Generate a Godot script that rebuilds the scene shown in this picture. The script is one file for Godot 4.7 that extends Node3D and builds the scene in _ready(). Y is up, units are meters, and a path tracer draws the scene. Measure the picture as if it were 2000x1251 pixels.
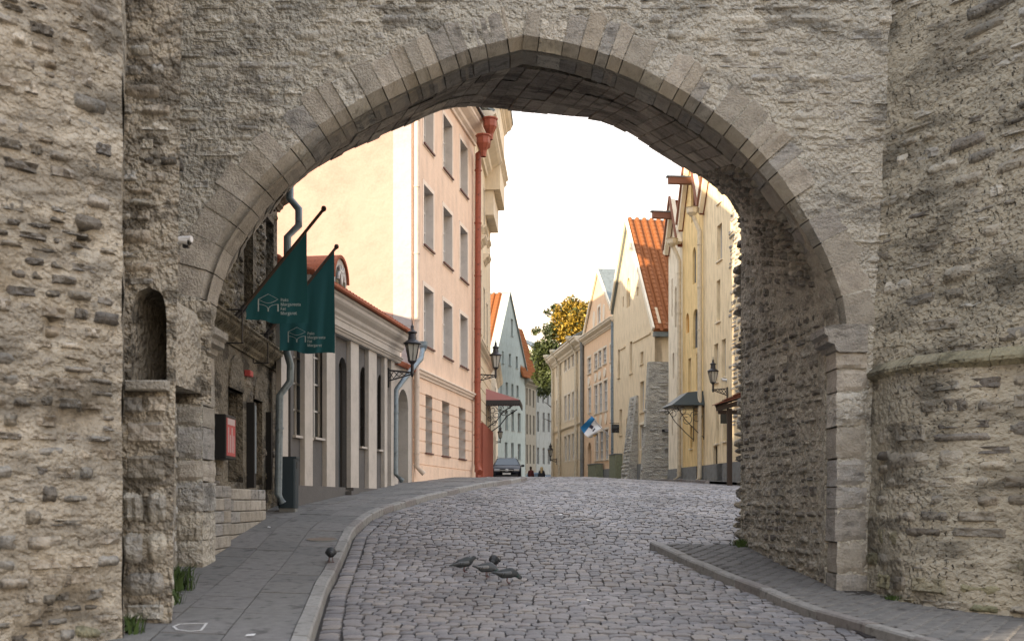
extends Node3D
# depth d counts along the view axis, K metres each; px, py are positions in the 2000 x 1251 photograph
const K := 0.9167
const EYE := 1.6
var rng := RandomNumberGenerator.new()
var M := {}
var T := {}
var STONES := []
var COBBLES := []
var HEWN := []

# ---------------------------------------------------------------- mesh builder
class MB:
	var v := PackedVector3Array()
	var n := PackedVector3Array()
	var c := PackedColorArray()
	var ix := PackedInt32Array()
	var col := Color(1, 1, 1)
	var use_col := false
	func vert(p: Vector3, nn: Vector3) -> int:
		v.append(p)
		n.append(nn)
		if use_col:
			c.append(col)
		return v.size() - 1
	func tri(a: Vector3, b: Vector3, d: Vector3):
		var nn := (b - a).cross(d - a).normalized()
		var i := vert(a, nn)
		vert(b, nn)
		vert(d, nn)
		ix.append_array(PackedInt32Array([i, i + 2, i + 1]))
	func quad(a: Vector3, b: Vector3, d: Vector3, e: Vector3):
		var nn := (d - a).cross(e - b).normalized()
		var i := vert(a, nn)
		vert(b, nn)
		vert(d, nn)
		vert(e, nn)
		ix.append_array(PackedInt32Array([i, i + 2, i + 1, i, i + 3, i + 2]))
	func box(ce: Vector3, s: Vector3, b := Basis()):
		var h := s * 0.5
		var p := []
		for k in 8:
			p.append(ce + b * Vector3(h.x if k & 1 else -h.x, h.y if k & 2 else -h.y, h.z if k & 4 else -h.z))
		quad(p[4], p[5], p[7], p[6])
		quad(p[1], p[0], p[2], p[3])
		quad(p[5], p[1], p[3], p[7])
		quad(p[0], p[4], p[6], p[2])
		quad(p[6], p[7], p[3], p[2])
		quad(p[0], p[1], p[5], p[4])
	func bbox(a: Vector3, b: Vector3):
		box((a + b) * 0.5, (b - a).abs())
	# box with chamfered front (+z) edges
	func cbox(ce: Vector3, s: Vector3, ch: float, b := Basis()):
		var h := s * 0.5
		var f := []
		var m := []
		var k := []
		for q in [Vector2(-1, -1), Vector2(1, -1), Vector2(1, 1), Vector2(-1, 1)]:
			f.append(ce + b * Vector3(q.x * (h.x - ch), q.y * (h.y - ch), h.z))
			m.append(ce + b * Vector3(q.x * h.x, q.y * h.y, h.z - ch))
			k.append(ce + b * Vector3(q.x * h.x, q.y * h.y, -h.z))
		quad(f[0], f[1], f[2], f[3])
		for i in 4:
			var j := (i + 1) % 4
			quad(f[i], m[i], m[j], f[j])
			quad(m[i], k[i], k[j], m[j])
		quad(k[3], k[2], k[1], k[0])
	func bar(a: Vector3, b: Vector3, w: float, h := -1.0):
		if h < 0: h = w
		var d := b - a
		var L := d.length()
		if L < 1e-5: return
		d /= L
		var up := Vector3.UP if absf(d.y) < 0.95 else Vector3.BACK
		var x := up.cross(d).normalized()
		box((a + b) * 0.5, Vector3(w, h, L), Basis(x, d.cross(x), d))
	func tube(path: Array, r, sides := 8, cap := true):
		var rings := []
		for i in path.size():
			var t: Vector3 = (path[mini(i + 1, path.size() - 1)] - path[maxi(i - 1, 0)]).normalized()
			var up := Vector3.UP if absf(t.y) < 0.9 else Vector3.BACK
			var x := up.cross(t).normalized()
			var y := t.cross(x)
			var rr: float = r[i] if r is Array else r
			var ring := []
			for k in sides:
				var a := TAU * k / sides
				ring.append(vert(path[i] + (x * cos(a) + y * sin(a)) * rr, x * cos(a) + y * sin(a)))
			rings.append(ring)
		for i in path.size() - 1:
			for k in sides:
				var k2 := (k + 1) % sides
				var a: int = rings[i][k]
				var b: int = rings[i][k2]
				var d: int = rings[i + 1][k2]
				var e: int = rings[i + 1][k]
				ix.append_array(PackedInt32Array([a, d, b, a, e, d]))
		if cap:
			for q in [[0, -1.0], [path.size() - 1, 1.0]]:
				var t: Vector3 = (path[mini(q[0] + 1, path.size() - 1)] - path[maxi(q[0] - 1, 0)]).normalized() * q[1]
				var ci := vert(path[q[0]], t)
				var base := v.size()
				for k in sides:
					vert(v[rings[q[0]][k]], t)
				for k in sides:
					var k2 := (k + 1) % sides
					if q[1] > 0: ix.append_array(PackedInt32Array([ci, base + k2, base + k]))
					else: ix.append_array(PackedInt32Array([ci, base + k, base + k2]))
	# profile: [radius, height] pairs, turned about the y axis at centre ce
	func lathe(ce: Vector3, prof: Array, sides := 12, turn := 0.0):
		for i in prof.size() - 1:
			var p: Array = prof[i]
			var q: Array = prof[i + 1]
			var nn := Vector2(q[1] - p[1], p[0] - q[0]).normalized()
			for k in sides:
				var a := TAU * k / sides + turn
				var b := TAU * (k + 1) / sides + turn
				var A := Vector3(cos(a), 0, sin(a))
				var B := Vector3(cos(b), 0, sin(b))
				if sides < 9:
					var A2 := (A + B).normalized()
					var N := (A2 * nn.x + Vector3.UP * nn.y).normalized()
					var i0 := vert(ce + A * p[0] + Vector3.UP * p[1], N)
					vert(ce + B * p[0] + Vector3.UP * p[1], N)
					vert(ce + B * q[0] + Vector3.UP * q[1], N)
					vert(ce + A * q[0] + Vector3.UP * q[1], N)
					ix.append_array(PackedInt32Array([i0, i0 + 1, i0 + 2, i0, i0 + 2, i0 + 3]))
				else:
					var i0 := vert(ce + A * p[0] + Vector3.UP * p[1], A * nn.x + Vector3.UP * nn.y)
					vert(ce + B * p[0] + Vector3.UP * p[1], B * nn.x + Vector3.UP * nn.y)
					vert(ce + B * q[0] + Vector3.UP * q[1], B * nn.x + Vector3.UP * nn.y)
					vert(ce + A * q[0] + Vector3.UP * q[1], A * nn.x + Vector3.UP * nn.y)
					ix.append_array(PackedInt32Array([i0, i0 + 1, i0 + 2, i0, i0 + 2, i0 + 3]))
	# flat polygon in a plane: points a + x*X + y*Y, facing X x Y
	func poly(pts: PackedVector2Array, o: Vector3, X: Vector3, Y: Vector3, flip := false):
		var t := Geometry2D.triangulate_polygon(pts)
		var nn := X.cross(Y).normalized() * (-1.0 if flip else 1.0)
		var b := v.size()
		for p in pts: vert(o + X * p.x + Y * p.y, nn)
		for i in range(0, t.size(), 3):
			var a := pts[t[i]]
			var s := (pts[t[i + 1]] - a).cross(pts[t[i + 2]] - a) > 0.0
			if s != flip: ix.append_array(PackedInt32Array([b + t[i], b + t[i + 2], b + t[i + 1]]))
			else: ix.append_array(PackedInt32Array([b + t[i], b + t[i + 1], b + t[i + 2]]))
	# polygon extruded from z0 (back) to z1 (front) in local axes
	func slab(pts: PackedVector2Array, z0: float, z1: float, o := Vector3.ZERO, b := Basis()):
		var p := pts
		if Geometry2D.is_polygon_clockwise(p):
			p = p.duplicate()
			p.reverse()
		if area2(p) < 0.0:
			p = p.duplicate()
			p.reverse()
		poly(p, o + b.z * z1, b.x, b.y)
		poly(p, o + b.z * z0, b.x, b.y, true)
		for i in p.size():
			var q := p[i]
			var r := p[(i + 1) % p.size()]
			quad(o + b * Vector3(q.x, q.y, z0), o + b * Vector3(r.x, r.y, z0), o + b * Vector3(r.x, r.y, z1), o + b * Vector3(q.x, q.y, z1))
	static func area2(p: PackedVector2Array) -> float:
		var s := 0.0
		for i in p.size(): s += p[i].cross(p[(i + 1) % p.size()])
		return s
	func smooth(by_position := true):
		var acc := {}
		for i in range(0, ix.size(), 3):
			var a := v[ix[i]]
			var fn := (v[ix[i + 2]] - a).cross(v[ix[i + 1]] - a)
			for k in 3:
				var key := v[ix[i + k]].snapped(Vector3.ONE * 0.0002)
				acc[key] = acc.get(key, Vector3.ZERO) + fn
		for i in v.size():
			var q: Vector3 = acc.get(v[i].snapped(Vector3.ONE * 0.0002), Vector3.UP)
			n[i] = q.normalized() if q.length() > 1e-12 else Vector3.UP
	func mesh() -> ArrayMesh:
		var arr := []
		arr.resize(Mesh.ARRAY_MAX)
		arr[Mesh.ARRAY_VERTEX] = v
		arr[Mesh.ARRAY_NORMAL] = n
		arr[Mesh.ARRAY_INDEX] = ix
		if use_col: arr[Mesh.ARRAY_COLOR] = c
		var m := ArrayMesh.new()
		m.add_surface_from_arrays(Mesh.PRIMITIVE_TRIANGLES, arr)
		return m

# ---------------------------------------------------------------- scene helpers
func part(called: String, mb, mat: Material, parent: Node = self, label := "") -> MeshInstance3D:
	var o := MeshInstance3D.new()
	o.name = called
	o.mesh = mb.mesh() if mb is MB else mb
	o.material_override = mat
	parent.add_child(o, true)
	if label != "": o.set_meta("label", label)
	return o
func thing(called: String, label: String, category: String, at := Vector3.ZERO, group := "", basis_ := Basis()) -> Node3D:
	var o := Node3D.new()
	o.name = fresh(called)
	add_child(o, true)
	o.transform = Transform3D(basis_, at)
	tag(o, label, category, group)
	return o
var used := {}
func fresh(called: String) -> String:
	var k: int = used.get(called, 0)
	used[called] = k + 1
	return called if k == 0 else "%s_%03d" % [called, k]
func tag(o: Node, label: String, category: String, group := ""):
	o.set_meta("label", label)
	o.set_meta("category", category)
	if group != "": o.set_meta("group", group)
func structure(called: String, mb, mat: Material) -> MeshInstance3D:
	var o := part(fresh(called), mb, mat)
	o.set_meta("kind", "structure")
	return o
func lin(r: float, g: float, b: float) -> Color:
	return Color(r, g, b).linear_to_srgb()
func P(px: float, py: float, d: float) -> Vector3:
	return Vector3((px - 1000.0) * d / 2400.0, EYE + (978.0 - py) * d / 2400.0, -d * K)
var soot := FastNoiseLite.new()
# patches of black weathering crust on the masonry, as the photograph shows them
func sooty(u: float, v: float, least: float) -> bool:
	soot.seed = 41
	soot.frequency = 0.55
	soot.fractal_octaves = 2
	return soot.get_noise_2d(u, v * 1.6) + rng.randf_range(-0.18, 0.18) > least
func rr(a: float, b: float) -> float:
	return rng.randf_range(a, b)

# ---------------------------------------------------------------- ground shape
const HP := [[-60, -1.85], [0, -1.68], [7, -1.46], [11, -1.30], [14, -1.21], [16, -1.12], [18, -0.95], [20.4, -0.70], [22, -0.50], [23.6, -0.33], [27.4, 0.0], [32.4, 0.30], [35, 0.43], [40, 0.65], [44, 0.81], [48, 0.94], [52, 1.02], [60, 1.10], [75, 1.16], [82, 1.15], [98, 0.95], [130, 0.6], [200, 0.2]]
func street_y(X: float, d: float) -> float:
	var h := -1.85
	for i in HP.size() - 1:
		if d >= HP[i][0] and d <= HP[i + 1][0]:
			h = lerpf(HP[i][1], HP[i + 1][1], (d - HP[i][0]) / (HP[i + 1][0] - HP[i][0]))
			break
	h += -0.035 * clampf(X, -4.5, 6.0) * (1.0 - smoothstep(18.0, 30.0, d))
	h += -0.055 * clampf(X - 3.0, 0.0, 8.0) * smoothstep(30.0, 45.0, d) * (1.0 - smoothstep(56.0, 75.0, d))
	return EYE + h
# where the ray through a pixel meets the street (raised by off): (X, d)
func G(px: float, py: float, off := 0.0) -> Vector2:
	var lo := 5.0
	var hi := 5.0
	while hi < 120.0:
		hi += 0.1
		if EYE + (978.0 - py) * hi / 2400.0 <= street_y((px - 1000.0) * hi / 2400.0, hi) + off: break
		lo = hi
	for i in 14:
		var m := (lo + hi) * 0.5
		if EYE + (978.0 - py) * m / 2400.0 > street_y((px - 1000.0) * m / 2400.0, m) + off: lo = m
		else: hi = m
	return Vector2((px - 1000.0) * hi / 2400.0, hi)
func XD(X: float, d: float, off := 0.0) -> Vector3:
	return Vector3(X, street_y(X, d) + off, -d * K)
func along(line: Array, d: float) -> float:
	if d <= line[0].y: return line[0].x
	for i in line.size() - 1:
		if d <= line[i + 1].y:
			return lerpf(line[i].x, line[i + 1].x, (d - line[i].y) / maxf(line[i + 1].y - line[i].y, 1e-4))
	return line[-1].x

# ---------------------------------------------------------------- materials
func noise_bytes(size: int, freq: float, seed_: int, oct := 4, type := FastNoiseLite.TYPE_SIMPLEX_SMOOTH) -> PackedByteArray:
	var f := FastNoiseLite.new()
	f.seed = seed_
	f.noise_type = type
	f.frequency = freq
	f.fractal_octaves = oct
	f.fractal_gain = 0.55
	return f.get_seamless_image(size, size).get_data()
# layers: [freq, seed, octaves, weight, type]; ramp: list of [position, linear colour value]
func make_tex(size: int, layers: Array, ramp: Array, stains := []) -> ImageTexture:
	var sum := PackedFloat32Array()
	sum.resize(size * size)
	for L in layers:
		var b := noise_bytes(size, L[0], L[1], L[2], L[4] if L.size() > 4 else FastNoiseLite.TYPE_SIMPLEX_SMOOTH)
		var w: float = L[3] / 255.0
		for i in b.size(): sum[i] += b[i] * w
	var lut := PackedByteArray()
	var g := Gradient.new()
	g.offsets = PackedFloat32Array(ramp.map(func(r): return r[0]))
	g.colors = PackedColorArray(ramp.map(func(r): return Color(r[1], r[1], r[1]) if r[1] is float else r[1]))
	for k in 256:
		var q := g.sample(k / 255.0).linear_to_srgb()
		lut.append_array(PackedByteArray([q.r8, q.g8, q.b8]))
	var out := PackedByteArray()
	out.resize(size * size * 3)
	var st := noise_bytes(size, stains[0], stains[1], 5) if stains.size() else PackedByteArray()
	for i in sum.size():
		var k := clampi(int(sum[i] * 255.0), 0, 255) * 3
		var m := 1.0
		if st.size():
			m = 1.0 - stains[3] * smoothstep(stains[2], stains[2] + 0.3, st[i] / 255.0)
		out[i * 3] = int(lut[k] * m)
		out[i * 3 + 1] = int(lut[k + 1] * m)
		out[i * 3 + 2] = int(lut[k + 2] * m)
	var im := Image.create_from_data(size, size, false, Image.FORMAT_RGB8, out)
	return ImageTexture.create_from_image(im)
# weathered limestone, about five metres across: beds that run level, coarse tone, grain, black crust and pale lime
func stone_tex(size: int, seed_: int, crust_from: float, crust_by: float) -> ImageTexture:
	var f := FastNoiseLite.new()
	f.seed = seed_
	f.frequency = 0.022
	f.fractal_octaves = 5
	f.fractal_gain = 0.6
	var bi := f.get_seamless_image(int(size / 4.0), size)
	bi.resize(size, size, Image.INTERPOLATE_BILINEAR)
	var beds := bi.get_data()
	var coarse := noise_bytes(size, 0.004, seed_ + 1, 5)
	var grain := noise_bytes(size, 0.11, seed_ + 2, 3)
	f.seed = seed_ + 3
	f.frequency = 0.007
	var ci := f.get_seamless_image(int(size / 2.0), size)
	ci.resize(size, size, Image.INTERPOLATE_BILINEAR)
	var crust := ci.get_data()
	var pale := noise_bytes(size, 0.012, seed_ + 4, 5)
	var out := PackedByteArray()
	out.resize(size * size * 3)
	var step := beds.size() / (size * size)
	var tone := PackedByteArray()
	for k in 256: tone.append(Color(k / 255.0, 0, 0).linear_to_srgb().r8)
	for i in size * size:
		var b := beds[i * step] / 255.0
		var g := grain[i] / 255.0
		var v := 0.28 + 0.42 * b + 0.2 * (coarse[i] / 255.0) + 0.34 * (g - 0.5)
		v += 0.2 * smoothstep(0.6, 0.78, pale[i] / 255.0)
		var k := smoothstep(crust_from, crust_from + 0.2, crust[i] / 255.0 + 0.22 * (g - 0.5) + 0.18 * (0.5 - b)) * crust_by
		v = clampf(v * (1.0 - k) * 1.5, 0.04, 1.0)
		var w := 0.05 * (coarse[i] / 255.0 - 0.5) * (1.0 - k)
		out[i * 3] = tone[int(clampf(v * (1.0 + w), 0, 1) * 255.0)]
		out[i * 3 + 1] = tone[int(v * 253.0)]
		out[i * 3 + 2] = tone[int(clampf(v * (0.965 - w), 0, 1) * 255.0)]
	return ImageTexture.create_from_image(Image.create_from_data(size, size, false, Image.FORMAT_RGB8, out))
func make_normal(size: int, freq: float, seed_: int, strength: float, oct := 5) -> ImageTexture:
	var f := FastNoiseLite.new()
	f.seed = seed_
	f.frequency = freq
	f.fractal_octaves = oct
	f.fractal_gain = 0.6
	var im := f.get_seamless_image(size, size)
	im.convert(Image.FORMAT_RGBA8)
	im.bump_map_to_normal_map(strength)
	return ImageTexture.create_from_image(im)
func mat(c: Color, rough := 0.9, tex := "", scale := 1.0, nrm := "", nscale := 1.0, bump := "", bumpcm := 0.0) -> StandardMaterial3D:
	var m := StandardMaterial3D.new()
	m.albedo_color = c
	m.roughness = rough
	m.metallic_specular = 0.4
	if tex != "" or nrm != "" or bump != "":
		m.uv1_triplanar = true
		m.uv1_world_triplanar = true
		m.uv1_scale = Vector3.ONE * scale
	if tex != "": m.albedo_texture = T[tex]
	if nrm != "":
		m.normal_enabled = true
		m.normal_texture = T[nrm]
		m.normal_scale = nscale
	if bump != "":
		m.heightmap_enabled = true
		m.heightmap_texture = T[bump]
		m.heightmap_scale = bumpcm
	return m
func vcol(m: StandardMaterial3D) -> StandardMaterial3D:
	var k: StandardMaterial3D = m.duplicate()
	k.albedo_color = Color.WHITE
	k.vertex_color_use_as_albedo = true
	return k
func make_materials():
	T.stone = stone_tex(1024, 11, 0.60, 0.42)
	T.crust = stone_tex(1024, 31, 0.53, 0.62)
	T.lime = make_tex(512, [[0.012, 14, 5, 0.5], [0.06, 15, 4, 0.3], [0.22, 16, 3, 0.3]], [[0.25, Color(0.52, 0.51, 0.49)], [0.45, Color(0.74, 0.72, 0.68)], [0.65, Color(0.9, 0.88, 0.83)], [0.85, Color(1.0, 0.98, 0.94)]], [0.02, 79, 0.66, 0.14])
	T.plaster = make_tex(512, [[0.006, 21, 5, 0.5], [0.03, 22, 4, 0.25], [0.25, 23, 2, 0.25]], [[0.2, 0.74], [0.45, 0.9], [0.8, 1.0]])
	T.worn = make_tex(512, [[0.008, 31, 6, 0.7], [0.09, 32, 3, 0.3]], [[0.22, Color(0.74, 0.73, 0.70)], [0.42, Color(0.88, 0.87, 0.85)], [0.7, Color(1, 1, 1)]])
	T.fine = make_tex(512, [[0.02, 41, 4, 0.45], [0.3, 42, 2, 0.55]], [[0.2, 0.55], [0.5, 0.8], [0.85, 1.0]], [0.01, 78, 0.62, 0.3])
	T.cob = make_tex(512, [[0.03, 51, 4, 0.6], [0.3, 52, 2, 0.4]], [[0.2, 0.6], [0.5, 0.85], [0.85, 1.0]])
	T.tile = make_tex(256, [[0.05, 61, 4, 0.8], [0.3, 62, 2, 0.2]], [[0.2, 0.55], [0.5, 0.8], [0.8, 1.0]])
	T.nrock = make_normal(1024, 0.045, 71, 12.0, 6)
	T.nfine = make_normal(512, 0.12, 72, 4.0, 4)
	T.nplas = make_normal(512, 0.05, 73, 2.5, 5)
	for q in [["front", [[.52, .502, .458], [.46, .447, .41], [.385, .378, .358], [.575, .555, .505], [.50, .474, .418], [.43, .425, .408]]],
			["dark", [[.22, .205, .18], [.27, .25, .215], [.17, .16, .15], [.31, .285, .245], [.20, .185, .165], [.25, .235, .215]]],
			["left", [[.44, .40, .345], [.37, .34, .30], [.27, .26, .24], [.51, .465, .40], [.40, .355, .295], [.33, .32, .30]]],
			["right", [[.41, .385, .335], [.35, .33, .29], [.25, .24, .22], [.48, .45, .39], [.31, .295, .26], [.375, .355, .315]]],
			["moss", [[.25, .25, .165], [.31, .30, .21], [.21, .215, .145], [.36, .335, .25], [.28, .265, .19], [.33, .31, .235]]],
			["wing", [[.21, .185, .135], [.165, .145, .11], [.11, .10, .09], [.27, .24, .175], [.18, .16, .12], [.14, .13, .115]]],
			["block", [[.50, .465, .40], [.43, .405, .35], [.37, .35, .31], [.56, .52, .45], [.46, .42, .35], [.40, .385, .35]]],
			["cob", [[.212, .207, .21], [.18, .178, .188], [.245, .228, .215], [.158, .16, .172], [.232, .224, .228], [.202, .192, .192]]]]:
		var list := []
		for c in q[1]:
			if q[0] == "cob": list.append(mat(lin(c[0], c[1], c[2]), 0.56, "cob", 1.9, "nfine", 0.7))
			else:
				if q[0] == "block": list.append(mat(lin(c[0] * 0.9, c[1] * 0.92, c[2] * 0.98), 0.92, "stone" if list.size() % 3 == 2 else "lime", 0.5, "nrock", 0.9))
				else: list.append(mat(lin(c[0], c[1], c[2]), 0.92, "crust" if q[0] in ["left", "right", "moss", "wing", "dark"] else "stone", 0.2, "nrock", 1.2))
		M[q[0]] = list
		M[q[0] + "_v"] = vcol(list[0])
		M[q[0] + "_c"] = q[1]
	M.mortar = mat(lin(.49, .475, .43), 0.95, "stone", 0.5, "nrock", 1.4)
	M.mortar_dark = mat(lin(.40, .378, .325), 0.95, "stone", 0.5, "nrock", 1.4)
	M.mortar_left = mat(lin(.45, .41, .345), 0.95, "stone", 0.5, "nrock", 1.6)
	M.mortar_right = mat(lin(.44, .412, .345), 0.95, "stone", 0.5, "nrock", 1.4)
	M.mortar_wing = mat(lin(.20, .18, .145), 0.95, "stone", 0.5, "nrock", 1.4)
	M.bed = mat(lin(.055, .05, .047), 0.95, "fine", 0.8)
	M.slab = mat(lin(.20, .197, .19), 0.85, "fine", 0.6, "nfine", 0.5)
	M.slab2 = mat(lin(.175, .174, .17), 0.85, "fine", 0.6, "nfine", 0.5)
	M.slab3 = mat(lin(.21, .205, .20), 0.85, "fine", 0.6, "nfine", 0.5)
	M.kerb = mat(lin(.30, .295, .28), 0.85, "fine", 0.9, "nfine", 0.6)
	M.kerb2 = mat(lin(.25, .235, .225), 0.85, "fine", 0.9, "nfine", 0.6)
	M.kerb3 = mat(lin(.34, .335, .32), 0.85, "fine", 0.9, "nfine", 0.6)
	M.ground = mat(lin(.13, .125, .115), 0.95, "worn", 0.2)
	M.glass = mat(lin(.03, .035, .04), 0.06)
	M.glass.metallic_specular = 0.8
	M.glass2 = mat(lin(.10, .11, .12), 0.1)
	M.glass2.metallic_specular = 0.8
	M.wframe = mat(lin(.62, .60, .56), 0.6)
	M.wgrey = mat(lin(.33, .32, .31), 0.6)
	M.wdark = mat(lin(.05, .045, .04), 0.6)
	M.iron = mat(lin(.018, .017, .02), 0.45)
	M.iron.metallic_specular = 0.5
	M.lampglass = mat(lin(.42, .41, .36), 0.25)
	M.zinc = mat(lin(.24, .30, .34), 0.42, "fine", 0.8)
	M.zinc.metallic = 0.35
	M.redpipe = mat(lin(.36, .095, .055), 0.5, "fine", 0.8)
	M.creampipe = mat(lin(.62, .55, .42), 0.6, "worn", 0.9)
	M.whitepipe = mat(lin(.66, .55, .46), 0.6, "worn", 0.9)
	M.pink = mat(lin(.81, .61, .465), 0.9, "plaster", 0.35, "nplas", 0.5)
	M.pinkband = mat(lin(.82, .70, .59), 0.9, "plaster", 0.35, "nplas", 0.4)
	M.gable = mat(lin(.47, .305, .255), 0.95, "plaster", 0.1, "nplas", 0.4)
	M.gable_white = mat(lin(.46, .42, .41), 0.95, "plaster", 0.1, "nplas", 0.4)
	M.sillred = mat(lin(.12, .055, .045), 0.6)
	M.lowwhite = mat(lin(.50, .465, .42), 0.9, "plaster", 0.5, "nplas", 0.5)
	M.lowgrey = mat(lin(.12, .116, .113), 0.9, "plaster", 0.5, "nplas", 0.5)
	M.lowdark = mat(lin(.10, .115, .125), 0.7, "plaster", 0.5)
	M.tile = mat(lin(.34, .105, .05), 0.85, "tile", 1.2)
	M.tileo = mat(lin(.30, .105, .032), 0.85, "tile", 1.2)
	M.tilebrown = mat(lin(.22, .07, .032), 0.85, "tile", 1.2)
	M.cream = mat(lin(.76, .65, .48), 0.9, "plaster", 0.4, "nplas", 0.4)
	M.creamtrim = mat(lin(.76, .67, .53), 0.9, "plaster", 0.4)
	M.redbase = mat(lin(.34, .095, .06), 0.8, "plaster", 0.6, "nplas", 0.5)
	M.yellow = mat(lin(.82, .62, .31), 0.9, "worn", 0.45, "nplas", 0.5)
	M.paleyellow = mat(lin(.84, .71, .48), 0.9, "worn", 0.45, "nplas", 0.5)
	M.ochre = mat(lin(.62, .33, .05), 0.9, "worn", 0.45)
	M.white = mat(lin(.80, .72, .57), 0.9, "worn", 0.45, "nplas", 0.5)
	M.plinth = mat(lin(.20, .21, .21), 0.9, "worn", 0.7, "nplas", 0.6)
	M.peach = mat(lin(.80, .56, .36), 0.9, "plaster", 0.4, "nplas", 0.4)
	M.beige = mat(lin(.74, .61, .42), 0.9, "worn", 0.4, "nplas", 0.5)
	M.classic = mat(lin(.76, .63, .44), 0.9, "plaster", 0.4)
	M.blue = mat(lin(.36, .43, .43), 0.9, "worn", 0.35)
	M.greyhouse = mat(lin(.27, .26, .22), 0.9, "worn", 0.35)
	M.bluegrey = mat(lin(.30, .33, .33), 0.9, "worn", 0.35)
	M.metalroof = mat(lin(.20, .235, .235), 0.55, "fine", 0.4)
	M.darkwood = mat(lin(.055, .038, .028), 0.7)
	M.brownwood = mat(lin(.19, .085, .035), 0.7, "fine", 1.5)
	M.hoist = mat(lin(.20, .09, .055), 0.7)
	M.black = mat(lin(.012, .012, .013), 0.5)
	M.flag = mat(lin(.012, .085, .10), 0.85)
	M.flag.backlight = Color(0.12, 0.3, 0.34)
	M.flagprint = mat(lin(.45, .52, .54), 0.85)
	M.red = mat(lin(.42, .07, .07), 0.5)
	M.pale = mat(lin(.5, .40, .40), 0.5)
	M.bin = mat(lin(.02, .035, .045), 0.5)
	M.whiteplastic = mat(lin(.7, .7, .7), 0.4)
	M.grass = mat(lin(.05, .085, .022), 0.8)
	M.grass.backlight = Color(0.2, 0.3, 0.05)
	M.chalk = mat(lin(.5, .5, .5), 0.9)
	for q in [M.mortar, M.mortar_dark, M.mortar_left, M.mortar_right, M.mortar_wing]: q.uv1_scale = Vector3.ONE * 0.2
	for q in [M.mortar_left, M.mortar_right, M.mortar_wing]: q.albedo_texture = T.crust
	for q in [M.yellow, M.paleyellow, M.white, M.beige, M.blue, M.greyhouse, M.bluegrey, M.classic, M.cream, M.peach]: q.uv1_scale = Vector3(0.8, 0.2, 0.8)
	M.pink.uv1_scale = Vector3(0.5, 0.2, 0.5)
	M.reveal = mat(lin(.62, .57, .52), 0.9, "plaster", 0.5)
	M.shutter = mat(lin(.17, .20, .225), 0.6)

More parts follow.
